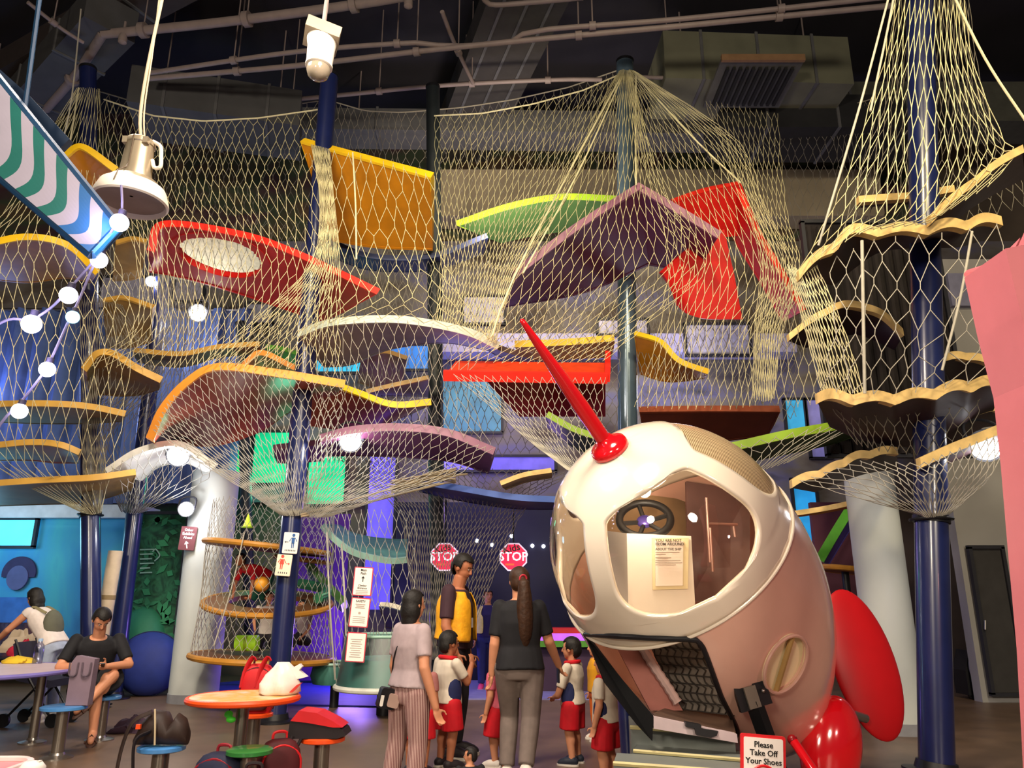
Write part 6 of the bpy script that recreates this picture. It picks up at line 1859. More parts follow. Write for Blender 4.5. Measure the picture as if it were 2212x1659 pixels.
rucksack('dark maroon backpack with red straps standing before the orange stool', q + Vector((.05, 0, 0)), .30, .18, .46, m_bdk, m_bred, .5)
c = PZ(500, 1640, .36); q = Vector((c.x - .04, c.y - .1, 0))
rucksack('navy blue backpack with red piping under the green stool', q, .34, .2, .42, M('bag_navy', '#20243e', .7, var=.3, scale=10), M('bag_crimson', '#8a1424', .6), -.2)
rucksack('bright red backpack on the floor beside the navy one', SG_ + Vector((.10, -.22, 0)), .28, .16, .36, m_bred, m_bblk, .1)
# brown shoulder bag hanging over the blue stool
q = SB + Vector((.0, -.02, .452))
sb = thing('shoulder_bag', 'dark brown shoulder bag slumped on the sky blue stool', 'bag', q)
mb = MB()
rows_ = []
for x, hgt, dd in ((-.17, .06, .05), (-.13, .15, .08), (-.06, .22, .10), (.02, .21, .10), (.06, .13, .09), (.10, .20, .08), (.15, .17, .06), (.18, .10, .04)):
    rows_.append([q + Vector((x, dd * math.cos(a), .002 + hgt * .5 + hgt * .5 * math.sin(a))) for a in np.linspace(0, 2 * PI, 21)])
mb = MB().sheet(rows_)
mb.add([rows_[0][i] for i in range(20)], [tuple(range(20))]); mb.add([rows_[-1][i] for i in range(20)], [tuple(range(20))])
obj('sack', mb, M('bag_umber', '#2e1f1a', .6, var=.25, scale=14), sb, True, 60)
obj('strap', MB().tube(crom([q + Vector((-.05, -.08, .22)), q + Vector((-.16, -.1, .16)), q + Vector((-.215, -.10, .0)), q + Vector((-.235, -.10, -.25)), q + Vector((-.25, -.08, -.44))], 24), .018, 8, flat=.5), M('bag_umber', '#2e1f1a', .6), sb)
obj('strap', MB().tube(crom([q + Vector((-.04, -.1, .10)), q + Vector((-.10, -.17, .05)), q + Vector((-.085, -.18, -.15)), q + Vector((-.08, -.17, -.40))], 24), .020, 8, flat=.5), m_bblk, sb)
obj('pale_cord', MB().tube(crom([q + Vector((-.02, -.11, .24)), q + Vector((-.0, -.125, .14)), q + Vector((.01, -.12, .02))], 12), .006, 5), M('cord_beige', '#cbb998', .6), sb)
obj('buckle', MB().box(q + Vector((-.12, -.10, .13)), (.03, .02, .03)), m_sor, sb)
# small things on the floor at the left
q = G(262, 1590)
tag(obj('dark_jacket', heap('', '', '', (q.x, q.y + .25, 0), (.24, .14, .13), None, 21), M('cloth_aubergine', '#3a2636', .8, var=.15)), 'dark aubergine jacket heaped on the floor behind the sandal', 'jacket')
gt = thing('green_toy', 'small lime toy hanging under the orange rimmed table', 'toy', P(494, 1548, CT_.y - .1))
q = P(494, 1543, CT_.y - .1)
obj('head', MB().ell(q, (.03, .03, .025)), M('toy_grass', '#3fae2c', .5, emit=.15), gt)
obj('body', MB().ell(q + Vector((.02, 0, -.035)), (.035, .025, .022)), M('toy_grass', '#3fae2c', .5), gt)
obj('string', MB().tube([q + Vector((0, 0, .02)), Vector((q.x + .02, q.y, .69))], .003, 5), m_bblk, gt)
# folded pushchair behind the lilac table
q = G(78, 1566)
ps = thing('pushchair', 'dark pushchair parked behind the lilac table', 'pushchair', (q.x, q.y, 0))
f = lambda x, y, z: Vector((q.x + x, q.y + y, z))
for s in (-.2, .2):
    obj('frame', MB().tube(crom([f(-.28, s, .95), f(-.1, s, .6), f(.28, s, .08)], 12), .014, 6), m_black, ps)
    obj('frame', MB().tube([f(.2, s, .6), f(-.26, s, .08)], .014, 6), m_black, ps)
    for x in (-.27, .29):
        obj('wheel', MB().tube([f(x, s - .02, .075), f(x, s + .02, .075)], .075, 18), m_black, ps)
obj('seat', MB().prism([f(-.2, -.2, .5), f(.2, -.2, .42), f(.2, -.2, .5), f(-.16, -.2, .58), f(-.26, -.2, .92), f(-.3, -.2, .9)], (0, .4, 0)), M('fabric_midnight', '#1e1c30', .8), ps)
# cushions by the column
def pouf(label, px, py, Y, rx, rz, mat, zc=None):
    q = P(px, py, Y)
    t = thing('round_pouf', label, 'pouf', (q.x, q.y, 0), 'round poufs beside the white column')
    obj('cushion', MB().ell((q.x, q.y, rz), (rx, .35, rz), n=32, m=18), mat, t)
    obj('seam', MB().tube([Vector((q.x + (rx + .004) * math.cos(a), q.y, rz + (rz + .004) * math.sin(a))) for a in np.linspace(0, 2 * PI, 41)[:-1]], .012, 6, True), M('seam_navy', '#1c2448', .7), t)
pouf('dark green round pouf behind the blue one', 308, 1400, 13.0, .42, .66, M('pouf_green', '#1f6a4c', .7, var=.1))
pouf('big blue round pouf between the seated man and the column', 322, 1440, 12.35, .50, .46, M('pouf_blue', '#20307a', .7, var=.1))
a, b = P(250, 1190, 11.5), P(236, 1275, 11.5)
ms = thing('rolled_mat', 'cream rolled mat leaning beside the navy post', 'mat', (b.x, b.y, 0))
e = b + (b - a) * ((0 - b.z) / (b.z - a.z)) * -1
e = a + (b - a) * (a.z / (a.z - b.z))
obj('roll', MB().tube([a, e], .10, 20), M('mat_cream', '#c8b498', .7), ms)
obj('strap', MB().tube([a.lerp(e, .3), a.lerp(e, .33)], .104, 20), M('mat_strap', '#8a7450', .7), ms)
# dark bag by the doorway
q = G(2140, 1512)
ck = thing('wheeled_bag', 'bulky black bag by the dark doorway', 'bag', (q.x, q.y, 0))
obj('body', MB().prism([Vector((q.x + x, q.y, z)) for x, z in ((-.30, .06), (.30, .06), (.36, .2), (.16, .62), (-.20, .68), (-.30, .4))], (0, .35, 0)), M('bag_soot', '#17171c', .5, var=.2), ck, False)
obj('pale_patch', MB().ell((q.x + .0, q.y - .01, .56), (.11, .02, .035)), M('patch_grey', '#8a8a90', .5), ck)
obj('handle', MB().tube(crom([Vector((q.x - .22, q.y - .03, .62)), Vector((q.x - .26, q.y - .05, .45)), Vector((q.x - .22, q.y - .03, .22))], 12), .012, 6), M('patch_grey', '#8a8a90', .5), ck)
for s in (-.22, .24):
    obj('wheel', MB().tube([Vector((q.x + s, q.y + .02, .06)), Vector((q.x + s, q.y + .08, .06))], .06, 16), m_black, ck)
# blue floor mat under the drum, and lavender light painted on as a flat patch
def mat_(label, pts, mat, name='floor_overlay', th=.02):
    g = [G(x, y) for x, y in pts]
    tag(obj(name, MB().prism(g, (0, 0, th)), mat, None, False), label, 'mat')
mat_('deep blue floor mat beneath the net drum and teal tub', [(430, 1520), (900, 1530), (1010, 1478), (640, 1462), (440, 1480)], M('mat_blue', '#2c2e9a', .6, var=.1))
mat_('pale lilac lit floor patch under the far woman', [(960, 1512), (1330, 1512), (1300, 1470), (1000, 1472)], M('floor_lilac_lit', '#7a76b0', .6, var=.1))
# ================================================================ people
SKIN = M('skin', '#c98a68', .55, var=.05, scale=10)
SKIN2 = M('skin_tan', '#a8694a', .55, var=.05, scale=10)
HAIR = M('hair_black', '#120e0c', .62, var=.2, scale=30, bump=.3)
HAIRB = M('hair_brown', '#38200f', .6, var=.25, scale=30, bump=.3)
m_eyew = M('eye_white', '#b8aea4', .3, var=.02)
m_iris = M('eye_dark', '#1a100c', .2)
m_lip = M('lip', '#a05248', .5)
def V(*a):
    return Vector(a)
def cone_limb(mb, a, b, ra, rb, cap_a=True, cap_b=True, n=12):
    """tapered limb with rounded joints"""
    mb.tube([a, a.lerp(b, .35), a.lerp(b, .7), b], [ra, ra * .62 + rb * .38 + .04 * ra, ra * .3 + rb * .7, rb], n)
    if cap_a: mb.ell(a, (ra, ra, ra), n=n, m=8)
    if cap_b: mb.ell(b, (rb, rb, rb), n=n, m=8)
def loft(mb, secs, lat, n=20):
    """secs: (centre, half width, half depth); lat: sideways direction"""
    m = len(secs)
    vs, fs = [], []
    for i, (c, w, d) in enumerate(secs):
        a, b = secs[max(i - 1, 0)][0], secs[min(i + 1, m - 1)][0]
        t = (b - a).normalized()
        l = (lat - t * lat.dot(t)).normalized()
        f = t.cross(l)
        for k in range(n):
            an = 2 * PI * k / n
            ca, sa = math.cos(an), math.sin(an)
            e = .8
            vs.append(c + l * w * math.copysign(abs(ca) ** e, ca) + f * d * math.copysign(abs(sa) ** e, sa))
    for i in range(m - 1):
        for k in range(n):
            k2 = (k + 1) % n
            fs.append((i * n + k, i * n + k2, (i + 1) * n + k2, (i + 1) * n + k))
    fs += [tuple(range(n))[::-1], tuple(range((m - 1) * n, m * n))]
    mb.add(vs, fs)
def skinned(name, mb, mat, parent, vox, smooth_it=3, dec=.4):
    """weld overlapping closed pieces into one continuous surface"""
    o = obj(name, mb, mat, parent, True, 180)
    r = o.modifiers.new('weld', 'REMESH')
    r.mode, r.voxel_size, r.use_smooth_shade = 'VOXEL', vox, True
    s = o.modifiers.new('soft', 'SMOOTH')
    s.factor, s.iterations = .5, smooth_it
    d = o.modifiers.new('lite', 'DECIMATE')
    d.ratio = dec
    apply_mods(o)
    o.data.polygons.foreach_set('use_smooth', [True] * len(o.data.polygons))
    return o
def person(label, at, face, H, top, legs, shoes, hair=HAIR, skin=SKIN, child=False, female=False, pose=None, hair_style='short', sleeve=.45, leg_len=1.0,
           top_len=.50, head_yaw=0, head_pitch=0, fat=1.0, vest=None, group=None, lean=0.0, extras=None, leg_style='trousers', collar=None, hide_feet=False, squat=0.0):
    """at: ground point under the hips; face: heading in degrees (0 looks away from the camera, 90 looks left). Local frame: x right, y forward."""
    root = thing('person', label, 'person', at, group)
    Rz = Matrix.Rotation(math.radians(face), 3, 'Z')
    W = lambda v: Vector(at) + Rz @ Vector(v)
    hs = 1.36 if child else 1.0
    hh = H * .137 * hs                      # head height
    sh_z = H * (.828 if not child else .785)
    hip_z = H * (.525 if not child else .475)
    wsc = H * fat * (1.0 if not child else 1.06)
    shw = wsc * (.112 if not female else .094)
    hpw = wsc * .058
    p = {}
    p['pel'] = V(0, 0, hip_z)
    p['waist'] = V(0, .01 * H + lean * .3, H * .62 if not child else H * .575)
    p['chest'] = V(0, .005 * H + lean * .7, H * .735 if not child else H * .69)
    p['neck'] = V(0, lean, sh_z + .015 * H)
    p['head'] = V(0, lean + .012 * H, H - hh * .5)
    for s, k in ((1, 'r'), (-1, 'l')):
        p['sh' + k] = V(s * shw, lean * .95, sh_z - .022 * H)
        p['el' + k] = V(s * (shw + .028 * H), lean * .9 - .01 * H, H * .63 - (.03 * H if child else 0))
        p['wr' + k] = V(s * (shw + .036 * H), lean * .9 + .03 * H, H * .485 - (.03 * H if child else 0))
        p['hip' + k] = V(s * hpw, 0, hip_z - .01 * H)
        p['kn' + k] = V(s * hpw * 1.05, .015 * H, H * (.285 if not child else .26))
        p['an' + k] = V(s * hpw * 1.05, -.01 * H, H * .045)
        p['to' + k] = V(s * hpw * 1.2, .09 * H, H * .018)
    for k, v in (pose or {}).items():
        p[k] = Vector(v)
    q = {k: W(v) for k, v in p.items()}
    lat = Rz @ V(1, 0, 0)
    if 'shr' in (pose or {}):
        lat = (q['shr'] - q['shl']).normalized()
    r_ = lambda f: f * wsc
    # ---- body: one continuous surface
    b = MB()
    up_t = (q['neck'] - q['pel']).normalized()
    loft(b, [(q['pel'] - up_t * .045 * H, r_(.072), r_(.055)), (q['pel'], r_(.086 if female else .082), r_(.058)), (q['waist'], r_(.068), r_(.052)), (q['chest'], r_(.088), r_(.060)),
             (q['neck'] - up_t * .045 * H, r_(.092), r_(.052)), (q['neck'] - up_t * .015 * H, r_(.062), r_(.044)), (q['neck'], r_(.042), r_(.040))], lat)
    hd = (q['head'] - q['neck']).normalized()
    b.tube([q['neck'] - hd * .02 * H, q['neck'] + (q['head'] - q['neck']) * .6], r_(.034), 12)
    for k in 'rl':
        cone_limb(b, q['sh' + k], q['el' + k], r_(.031), r_(.024))
        cone_limb(b, q['el' + k], q['wr' + k], r_(.025), r_(.017))
        lf_ = .84 if leg_style == 'trousers' else 1.0
        cone_limb(b, q['hip' + k], q['kn' + k], r_(.056) * lf_, r_(.035) * lf_)
        cone_limb(b, q['kn' + k], q['an' + k], r_(.035) * lf_, r_(.022))
        if leg_style != 'trousers':
            b.ell(q['kn' + k].lerp(q['an' + k], .3) - (Rz @ V(0, .008 * H, 0)), (r_(.031), r_(.031), r_(.06)), n=12, m=8)
        cone_limb(b, q['an' + k], q['to' + k], r_(.024), r_(.016))
        # hand: palm, four bent fingers, thumb from the side of the palm
        hx = (q['wr' + k] - q['el' + k]).normalized()
        grip = p.get('grip' + k)
        if grip is not None: hx = (Rz @ Vector(grip)).normalized()
        s = 1 if k == 'r' else -1
        side = Rz @ V(0, 1, 0)
        side = (side - hx * side.dot(hx))
        side = side.normalized() if side.length > .2 else hx.orthogonal().normalized()
        if p.get('side' + k) is not None:
            side = (Rz @ Vector(p['side' + k])); side = (side - hx * side.dot(hx)).normalized()
        pal = hx.cross(side) * s
        hl = H * .105 * (1.05 if child else 1)
        Rh = Matrix((side, pal, hx)).transposed()
        c0 = q['wr' + k]
        b.ell(c0 + hx * hl * .26, (hl * .23, hl * .1, hl * .30), Rh, 12, 8)
        for fi, fl in enumerate((.44, .5, .46, .36)):
            o_ = side * hl * (.165 - .11 * fi)
            r0 = c0 + hx * hl * .42 + o_
            r1 = r0 + (hx * .9 + pal * .25).normalized() * hl * fl * .5
            r2 = r1 + (hx * .55 + pal * .8).normalized() * hl * fl * .42
            b.tube([r0 - hx * hl * .1, r1, r2], [hl * .056, hl * .05, hl * .04], 7)
            b.ell(r2, (hl * .042,) * 3, n=7, m=5)
        t0 = c0 + hx * hl * .16 + side * hl * .2
        t1 = t0 + (hx * .6 + side * .75 + pal * .2).normalized() * hl * .24
        t2 = t1 + (hx * .95 + side * .1 + pal * .3).normalized() * hl * .2
        b.tube([t0 - side * hl * .08, t1, t2], [hl * .07, hl * .06, hl * .045], 7)
        b.ell(t2, (hl * .046,) * 3, n=7, m=5)
    # head
    Rh = Rz @ Matrix.Rotation(math.radians(head_yaw), 3, 'Z') @ Matrix.Rotation(math.radians(head_pitch), 3, 'X')
    hc = q['head']
    hp = lambda x, y, z: hc + Rh @ V(x * hh, y * hh, z * hh)
    hr = lambda a, b_, c: (a * hh, b_ * hh, c * hh)
    b.ell(hp(0, -.03, .10), hr(.33, .40, .39), Rh, 18, 12)
    b.ell(hp(0, .08, -.12), hr(.27, .30, .33), Rh, 16, 10)
    b.ell(hp(0, .17, -.33), hr(.17, .16, .13), Rh, 12, 8)
    b.tube([hp(0, .36, .08), hp(0, .43, -.10)], [hh * .035, hh * .06], 8)
    b.ell(hp(0, .42, -.10), hr(.07, .06, .05), Rh, 8, 6)
    for s in (1, -1):
        b.ell(hp(s * .34, -.02, -.02), hr(.04, .09, .13), Rh, 10, 8)
    skinned('body', b, skin, root, .0075 if H > 1.3 else .0062, 2, .35)
    for s in (1, -1):
        e = MB().ell(hp(s * .13, .345, .035), hr(.045, .03, .018), Rh, 10, 6)
        obj('eye', e, m_eyew, root)
        e = MB().ell(hp(s * .13, .372, .035), hr(.024, .014, .018), Rh, 8, 6)
        obj('iris', e, m_iris, root)
        e = MB().tube([hp(s * .06, .39, .115), hp(s * .13, .375, .135), hp(s * .21, .33, .115)], hh * .016, 6)
        obj('eyebrow', e, hair, root)
    obj('lips', MB().ell(hp(0, .335, -.235), hr(.09, .03, .03), Rh, 12, 6), m_lip, root)
    # ---- hair
    h = MB()
    h.ell(hp(0, -.05, .15), hr(.385, .45, .42), Rh, 18, 12)
    h.ell(hp(0, -.15, -.04), hr(.375, .36, .36), Rh, 16, 10)
    if hair_style == 'bob':
        h.ell(hp(0, -.17, -.22), hr(.43, .36, .46), Rh, 16, 10)
        h.ell(hp(0, -.22, -.55), hr(.36, .26, .32), Rh, 16, 10)
    if hair_style in ('pony', 'tail'):
        z1 = -.9 if hair_style == 'tail' else -2.5
        pts = [hp(0, -.40, .12), hp(0, -.55, .02), hp(.02, -.58, -.35), hp(.05, -.52, z1 * .6), hp(.08, -.42, z1)]
        h.tube(crom(pts, 10), [hh * x for x in (.08, .20, .25, .28, .30, .31, .30, .26, .18, .06)], 10)
    # carve the face: keep only what lies behind the hair line
    ho = skinned('hair', h, hair, root, .010 if H > 1.3 else .008, 3, .5)
    inv = Rh.inverted()
    bm = bmesh.new(); bm.from_mesh(ho.data)
    o0 = ORG[ho.name]
    kill = []
    for v in bm.verts:
        l = inv @ (v.co + o0 - hc) / hh
        if l.y > .14 and l.z < .27 + .06 * abs(l.x) / .3 and l.z > -.9:
            kill.append(v)
        elif hair_style == 'short' and (l.z < -.38 or (l.z < -.02 and l.y > -.20)):
            kill.append(v)
    bmesh.ops.delete(bm, geom=kill, context='VERTS')
    bm.to_mesh(ho.data); bm.free()
    sd = ho.modifiers.new('thick', 'SOLIDIFY'); sd.thickness, sd.offset = .006, 0
    if hair_style == 'tail' or hair_style == 'pony':
        obj('hair_tie', MB().tube([hp(.0 + .13 * math.cos(a), -.50, .10 + .13 * math.sin(a)) for a in np.linspace(0, 2 * PI, 15)[:-1]], hh * .04, 6, True), M('hair_tie_red', '#b8283a', .6), root)
    # ---- clothes
    g = 1.16
    c = MB()
    zb = q['pel'] + (q['waist'] - q['pel']) * (1 - top_len * 2)
    loft(c, [(zb, r_(.104 if female else .100) * g, r_(.074) * g), (q['pel'].lerp(q['waist'], .6), r_(.094) * g, r_(.068) * g), (q['waist'], r_(.086) * g, r_(.064) * g), (q['chest'], r_(.094) * g, r_(.070) * g),
             (q['neck'] - up_t * .05 * H, r_(.094) * g, r_(.058) * g), (q['neck'] - up_t * .022 * H, r_(.074) * g, r_(.050) * g), (q['neck'] - up_t * .003 * H, r_(.046) * g, r_(.042) * g)], lat)
    for k in 'rl':
        e = q['sh' + k].lerp(q['el' + k], min(sleeve * 1.6, 1))
        cone_limb(c, q['sh' + k], e, r_(.037), r_(.036), True, sleeve > .62)
        if sleeve > .62:
            cone_limb(c, q['el' + k], q['el' + k].lerp(q['wr' + k], .92), r_(.036), r_(.028), True, False)
    skinned('shirt', c, top, root, .011 if H > 1.3 else .009, 3, .4)
    if collar:
        nk = q['neck'] + hd * .004
        l2 = lat; f2 = hd.cross(lat)
        obj('collar', MB().tube([nk + l2 * r_(.062) * math.cos(a) + f2 * r_(.05) * math.sin(a) for a in np.linspace(0, 2 * PI, 21)[:-1]], r_(.014), 8, True), collar, root)
    t = MB()
    wl = q['pel'].lerp(q['waist'], .75)
    loft(t, [(q['pel'] - up_t * .065 * H, r_(.085), r_(.066)), (q['pel'] - up_t * .03 * H, r_(.100), r_(.074)), (q['pel'], r_(.106 if female else .100), r_(.074)), (wl, r_(.086), r_(.066))], lat)
    end = 'an' if leg_style == 'trousers' else 'kn'
    for k in 'rl':
        if leg_style == 'trousers':
            cone_limb(t, q['hip' + k], q['kn' + k], r_(.064), r_(.045))
            cone_limb(t, q['kn' + k], q['kn' + k].lerp(q['an' + k], .93 * leg_len), r_(.045), r_(.037), True, False)
        else:
            e = q['hip' + k].lerp(q['kn' + k], .92 * leg_len)
            t.tube([q['hip' + k], q['hip' + k].lerp(e, .6), e], [r_(.068), r_(.072), r_(.074)], 14)
            t.ell(q['hip' + k], (r_(.068),) * 3, n=14, m=8)
    skinned('trousers' if leg_style == 'trousers' else 'shorts', t, legs, root, .011 if H > 1.3 else .009, 3, .4)
    if vest:
        vm = MB()
        loft(vm, [(q['pel'].lerp(q['waist'], .35), r_(.112) * g, r_(.086) * g), (q['waist'], r_(.100) * g, r_(.078) * g), (q['chest'], r_(.108) * g, r_(.084) * g), (q['neck'] - up_t * .045 * H, r_(.090) * g, r_(.068) * g), (q['neck'] - up_t * .012 * H, r_(.062) * g, r_(.056) * g)], lat, 24)
        vo = obj('vest', vm, vest, root, True, 60)
        bm = bmesh.new(); bm.from_mesh(vo.data)
        inv2 = Rz.inverted()
        o0 = ORG[vo.name]
        kl = [f for f in bm.faces if len(f.verts) > 5 or ((inv2 @ (f.calc_center_median() + o0 - Vector(at))).y > lean * .5 + .02 and abs((inv2 @ (f.calc_center_median() + o0 - Vector(at))).x) < .055 * H)]
        bmesh.ops.delete(bm, geom=kl, context='FACES')
        bm.to_mesh(vo.data); bm.free()
        sd = vo.modifiers.new('thick', 'SOLIDIFY'); sd.thickness, sd.offset = .014, 0
        ss = vo.modifiers.new('round', 'SUBSURF'); ss.levels = ss.render_levels = 1
    # ---- shoes
    if shoes is not None:
        for k in 'rl':
            a, b_ = q['an' + k], q['to' + k]
            fd = (b_ - a); 
            d = fd.normalized()
            s_ = MB()
            heel = a - d * .02 * H - V(0, 0, .012 * H)
            mid = a.lerp(b_, .55)
            s_.ell(heel + V(0, 0, -.004 * H), (r_(.027), r_(.027), r_(.027)), n=12, m=8)
            s_.tube([heel, mid, b_], [r_(.029), r_(.031), r_(.026)], 12)
            s_.ell(b_, (r_(.027), r_(.027), r_(.022)), n=12, m=8)
            s_.tube([a, a.lerp(heel, .5)], [r_(.027), r_(.03)], 12)
            so = skinned('shoe', s_, shoes, root, .008 if H > 1.3 else .007, 3, .6)
            f2 = V(d.x, d.y, 0).normalized() if (d.x or d.y) else V(0, 1, 0)
            l2 = V(-f2.y, f2.x, 0)
            base = min(heel.z, b_.z) - .012 * H
            if base < at[2] + .06:
                h0, t0 = V(heel.x, heel.y, at[2]), V(b_.x, b_.y, at[2])
                pl_ = []
                for (cc, aa) in ((h0, 180), (t0, 0)):
                    for i in range(7):
                        an = math.radians(aa - 90 + 180 * i / 6)
                        pl_.append(cc + f2 * r_(.03) * math.cos(an) + l2 * r_(.03) * math.sin(an))
                obj('sole', MB().prism(pl_, (0, 0, .014 * H)), M('sole_white', '#d8d2c8', .6), root)
    if extras:
        extras(root, q, W, H, Rz, hp, hh)
    return root
def at_px(px, Y, z=0.0, py=None):
    """ground point whose upright column passes the pixel column px near eye level"""
    d = ray(px, 1400)
    return (d.x / d.y * Y, Y, z)
tee_black = M('cloth_black', '#15151a', .8, var=.2, scale=14)
tee_grey = M('cloth_grey', '#a8979a', .8, var=.1, scale=14)
tee_white = M('cloth_white', '#d8ccc6', .8, var=.08, scale=14)
kid_white = M('cloth_cream', '#d8cdbb', .8, var=.08, scale=14)
kid_navy = M('cloth_navy', '#1c2450', .8, var=.15, scale=14)
kid_red = M('cloth_red', '#c81020', .75, var=.12, scale=14)
kid_pink = M('cloth_pink', '#d8667a', .8, var=.1, scale=14)
jean = M('denim_pale', '#98a2b8', .8, var=.12, scale=14)
jean_d = M('denim_blue', '#232a6a', .8, var=.15, scale=14)
grey_tr = M('trouser_taupe', '#6f625c', .85, var=.12, scale=14)
dark_tr = M('trouser_dark', '#221d24', .85, var=.15, scale=14)
maroon = M('cloth_maroon', '#38202a', .8, var=.12, scale=14)
vest_y = M('vest_yellow', '#e8a416', .7, var=.12, scale=18, bump=.4)
vest_p = M('vest_pale', '#d8c884', .7, var=.12, scale=14)
sh_white = M('shoe_white', '#d6cec4', .6)
sh_dark = M('shoe_dark', '#241c22', .6)
sh_navy = M('shoe_navy', '#1c2434', .6)
sh_pink = M('shoe_pink', '#d8408a', .6)
if 'stripe_trouser' not in MATS:
    m = bpy.data.materials.new('stripe_trouser')
    m.use_nodes = True
    nt = m.node_tree
    b = nt.nodes['Principled BSDF']
    tc = nt.nodes.new('ShaderNodeTexCoord')
    wv = nt.nodes.new('ShaderNodeTexWave')
    wv.inputs['Scale'].default_value = 28
    wv.bands_direction = 'X'
    rp = nt.nodes.new('ShaderNodeValToRGB')
    rp.color_ramp.elements[0].position, rp.color_ramp.elements[1].position = .35, .65
    rp.color_ramp.elements[0].color = hexc('#6a3a3c') + (1,)
    rp.color_ramp.elements[1].color = hexc('#c8a8a0') + (1,)
    nt.links.new(tc.outputs['Object'], wv.inputs['Vector'])
    nt.links.new(wv.outputs['Fac'], rp.inputs['Fac'])
    nt.links.new(rp.outputs['Color'], b.inputs['Base Color'])
    b.inputs['Roughness'].default_value = .85
    MATS['stripe_trouser'] = m

# -- woman in grey tee
def ex_grey(root, q, W, H, Rz, hp, hh):
    st = crom([q['shr'] + V(0, 0, .05), q['chest'] + Rz @ V(.0, -.12, 0), q['waist'] + Rz @ V(-.14, -.08, -.06), q['hipl'] + Rz @ V(-.13, .0, -.02)], 14)
    obj('bag_strap', MB().tube(st, .008, 6), m_black, root)
    obj('belt', MB().tube([q['pel'].lerp(q['waist'], .42) + Rz @ V(.105 * math.cos(a), .078 * math.sin(a), 0) * H * 0.98 for a in np.linspace(0, 2 * PI, 25)[:-1]], .016, 6, True), M('belt_brown', '#4a2a22', .6), root)
person('young woman in grey tee, striped trousers and crossbody bag', at_px(888, 6.0), -48, 1.46, tee_grey, MATS['stripe_trouser'], sh_white, female=True, hair_style='bob', top_len=.46, fat=1.08, extras=ex_grey, head_yaw=-5,
       pose={'wrr': (.255, .05, .66), 'elr': (.215, -.03, .93), 'anl': (-.15, -.06, .065), 'tol': (-.18, .07, .03), 'knl': (-.12, -.01, .42)})
bg_ = thing('crossbody_bag', 'black and tan crossbody bag hanging at the striped trousers', 'bag', P(838, 1530, 5.95))
bc = P(836, 1508, 5.95)
obj('pouch', MB().disc_rect(bc, Matrix.Rotation(.25, 3, 'Y') @ Matrix.Rotation(.5, 3, 'Z'), .13, .14, .06, .02), m_black, bg_)
obj('tan_flap', MB().disc_rect(bc + V(.05, -.02, -.015), Matrix.Rotation(.25, 3, 'Y') @ Matrix.Rotation(.2, 3, 'Z'), .08, .09, .05, .015), M('bag_tan', '#a08478', .6), bg_)
obj('white_tag', MB().disc_rect(bc + V(-.03, -.045, -.01), Matrix.Rotation(.15, 3, 'Y') @ Matrix.Rotation(.5, 3, 'Z'), .025, .08, .01, .01), M('tag_white', '#e8e4dc', .5), bg_)
# -- staff man in yellow vest
def ex_staff(root, q, W, H, Rz, hp, hh):
    o = q['chest'] + Rz @ V(.0, .12, .05)
    obj('lanyard', MB().tube(crom([q['neck'] + Rz @ V(.05, .02, .0), q['neck'] + Rz @ V(.05, .10, -.08), q['chest'] + Rz @ V(.01, .155, -.10)], 10), .006, 6), m_black, root)
    obj('name_card', MB().disc_rect(q['chest'] + Rz @ V(.01, .165, -.16), Rz @ Matrix.Rotation(PI / 2 * 0, 3, 'Z'), .06, .09, .004, .006), M('card_white', '#e8e8ec', .4), root)
    pk = MB()
    pr = crom([q['waist'] + Rz @ V(.165, .03, .03), q['waist'] + Rz @ V(.15, .10, .08), q['waist'] + Rz @ V(.165, .02, .12), q['waist'] + Rz @ V(.165, -.06, .07), q['waist'] + Rz @ V(.165, .03, .03)], 20)
    pk.tube(pr, .006, 5)
    obj('pocket_piping', pk, M('piping_dark', '#5a3818', .6), root)
person('tall man in yellow staff vest, looking down at the children', at_px(982, 7.75), -104, 1.83, maroon, dark_tr, sh_dark, vest=vest_y, fat=1.05, head_pitch=-22, head_yaw=-12, sleeve=.5, extras=ex_staff, skin=SKIN2,
       pose={'neck': (0, .02, 1.50), 'head': (0, .07, 1.70), 'wrr': (.27, .10, .92), 'elr': (.275, 0, 1.16)})
# -- ponytail woman walking
def ex_pony(root, q, W, H, Rz, hp, hh):
    b = q['wrr'] + Rz @ V(.0, .03, -.07)
    obj('held_phone', MB().box(b, (.012, .075, .15), Rz), m_black, root)
person('woman in black tee with a long ponytail seen from behind', at_px(1122, 6.75), 8, 1.66, tee_black, grey_tr, sh_white, hair=HAIRB, female=True, hair_style='pony', fat=1.06, top_len=.62, sleeve=.5, extras=ex_pony, head_yaw=10,
       pose={'elr': (.255, .02, 1.06), 'wrr': (.36, .14, .86), 'knl': (-.06, .16, .47), 'anl': (-.10, .05, .075), 'tol': (-.12, .2, .03), 'knr': (.09, -.02, .47), 'anr': (.02, -.18, .12), 'tor': (.02, -.06, .035)})
# -- far staff woman
person('woman in pale vest and blue jeans standing on the purple lit floor', at_px(1053, 13.2), 180, 1.56, M('cloth_indigo', '#231c5a', .8), jean_d, sh_pink, vest=vest_p, female=True, hair_style='short', head_yaw=20, fat=1.0)
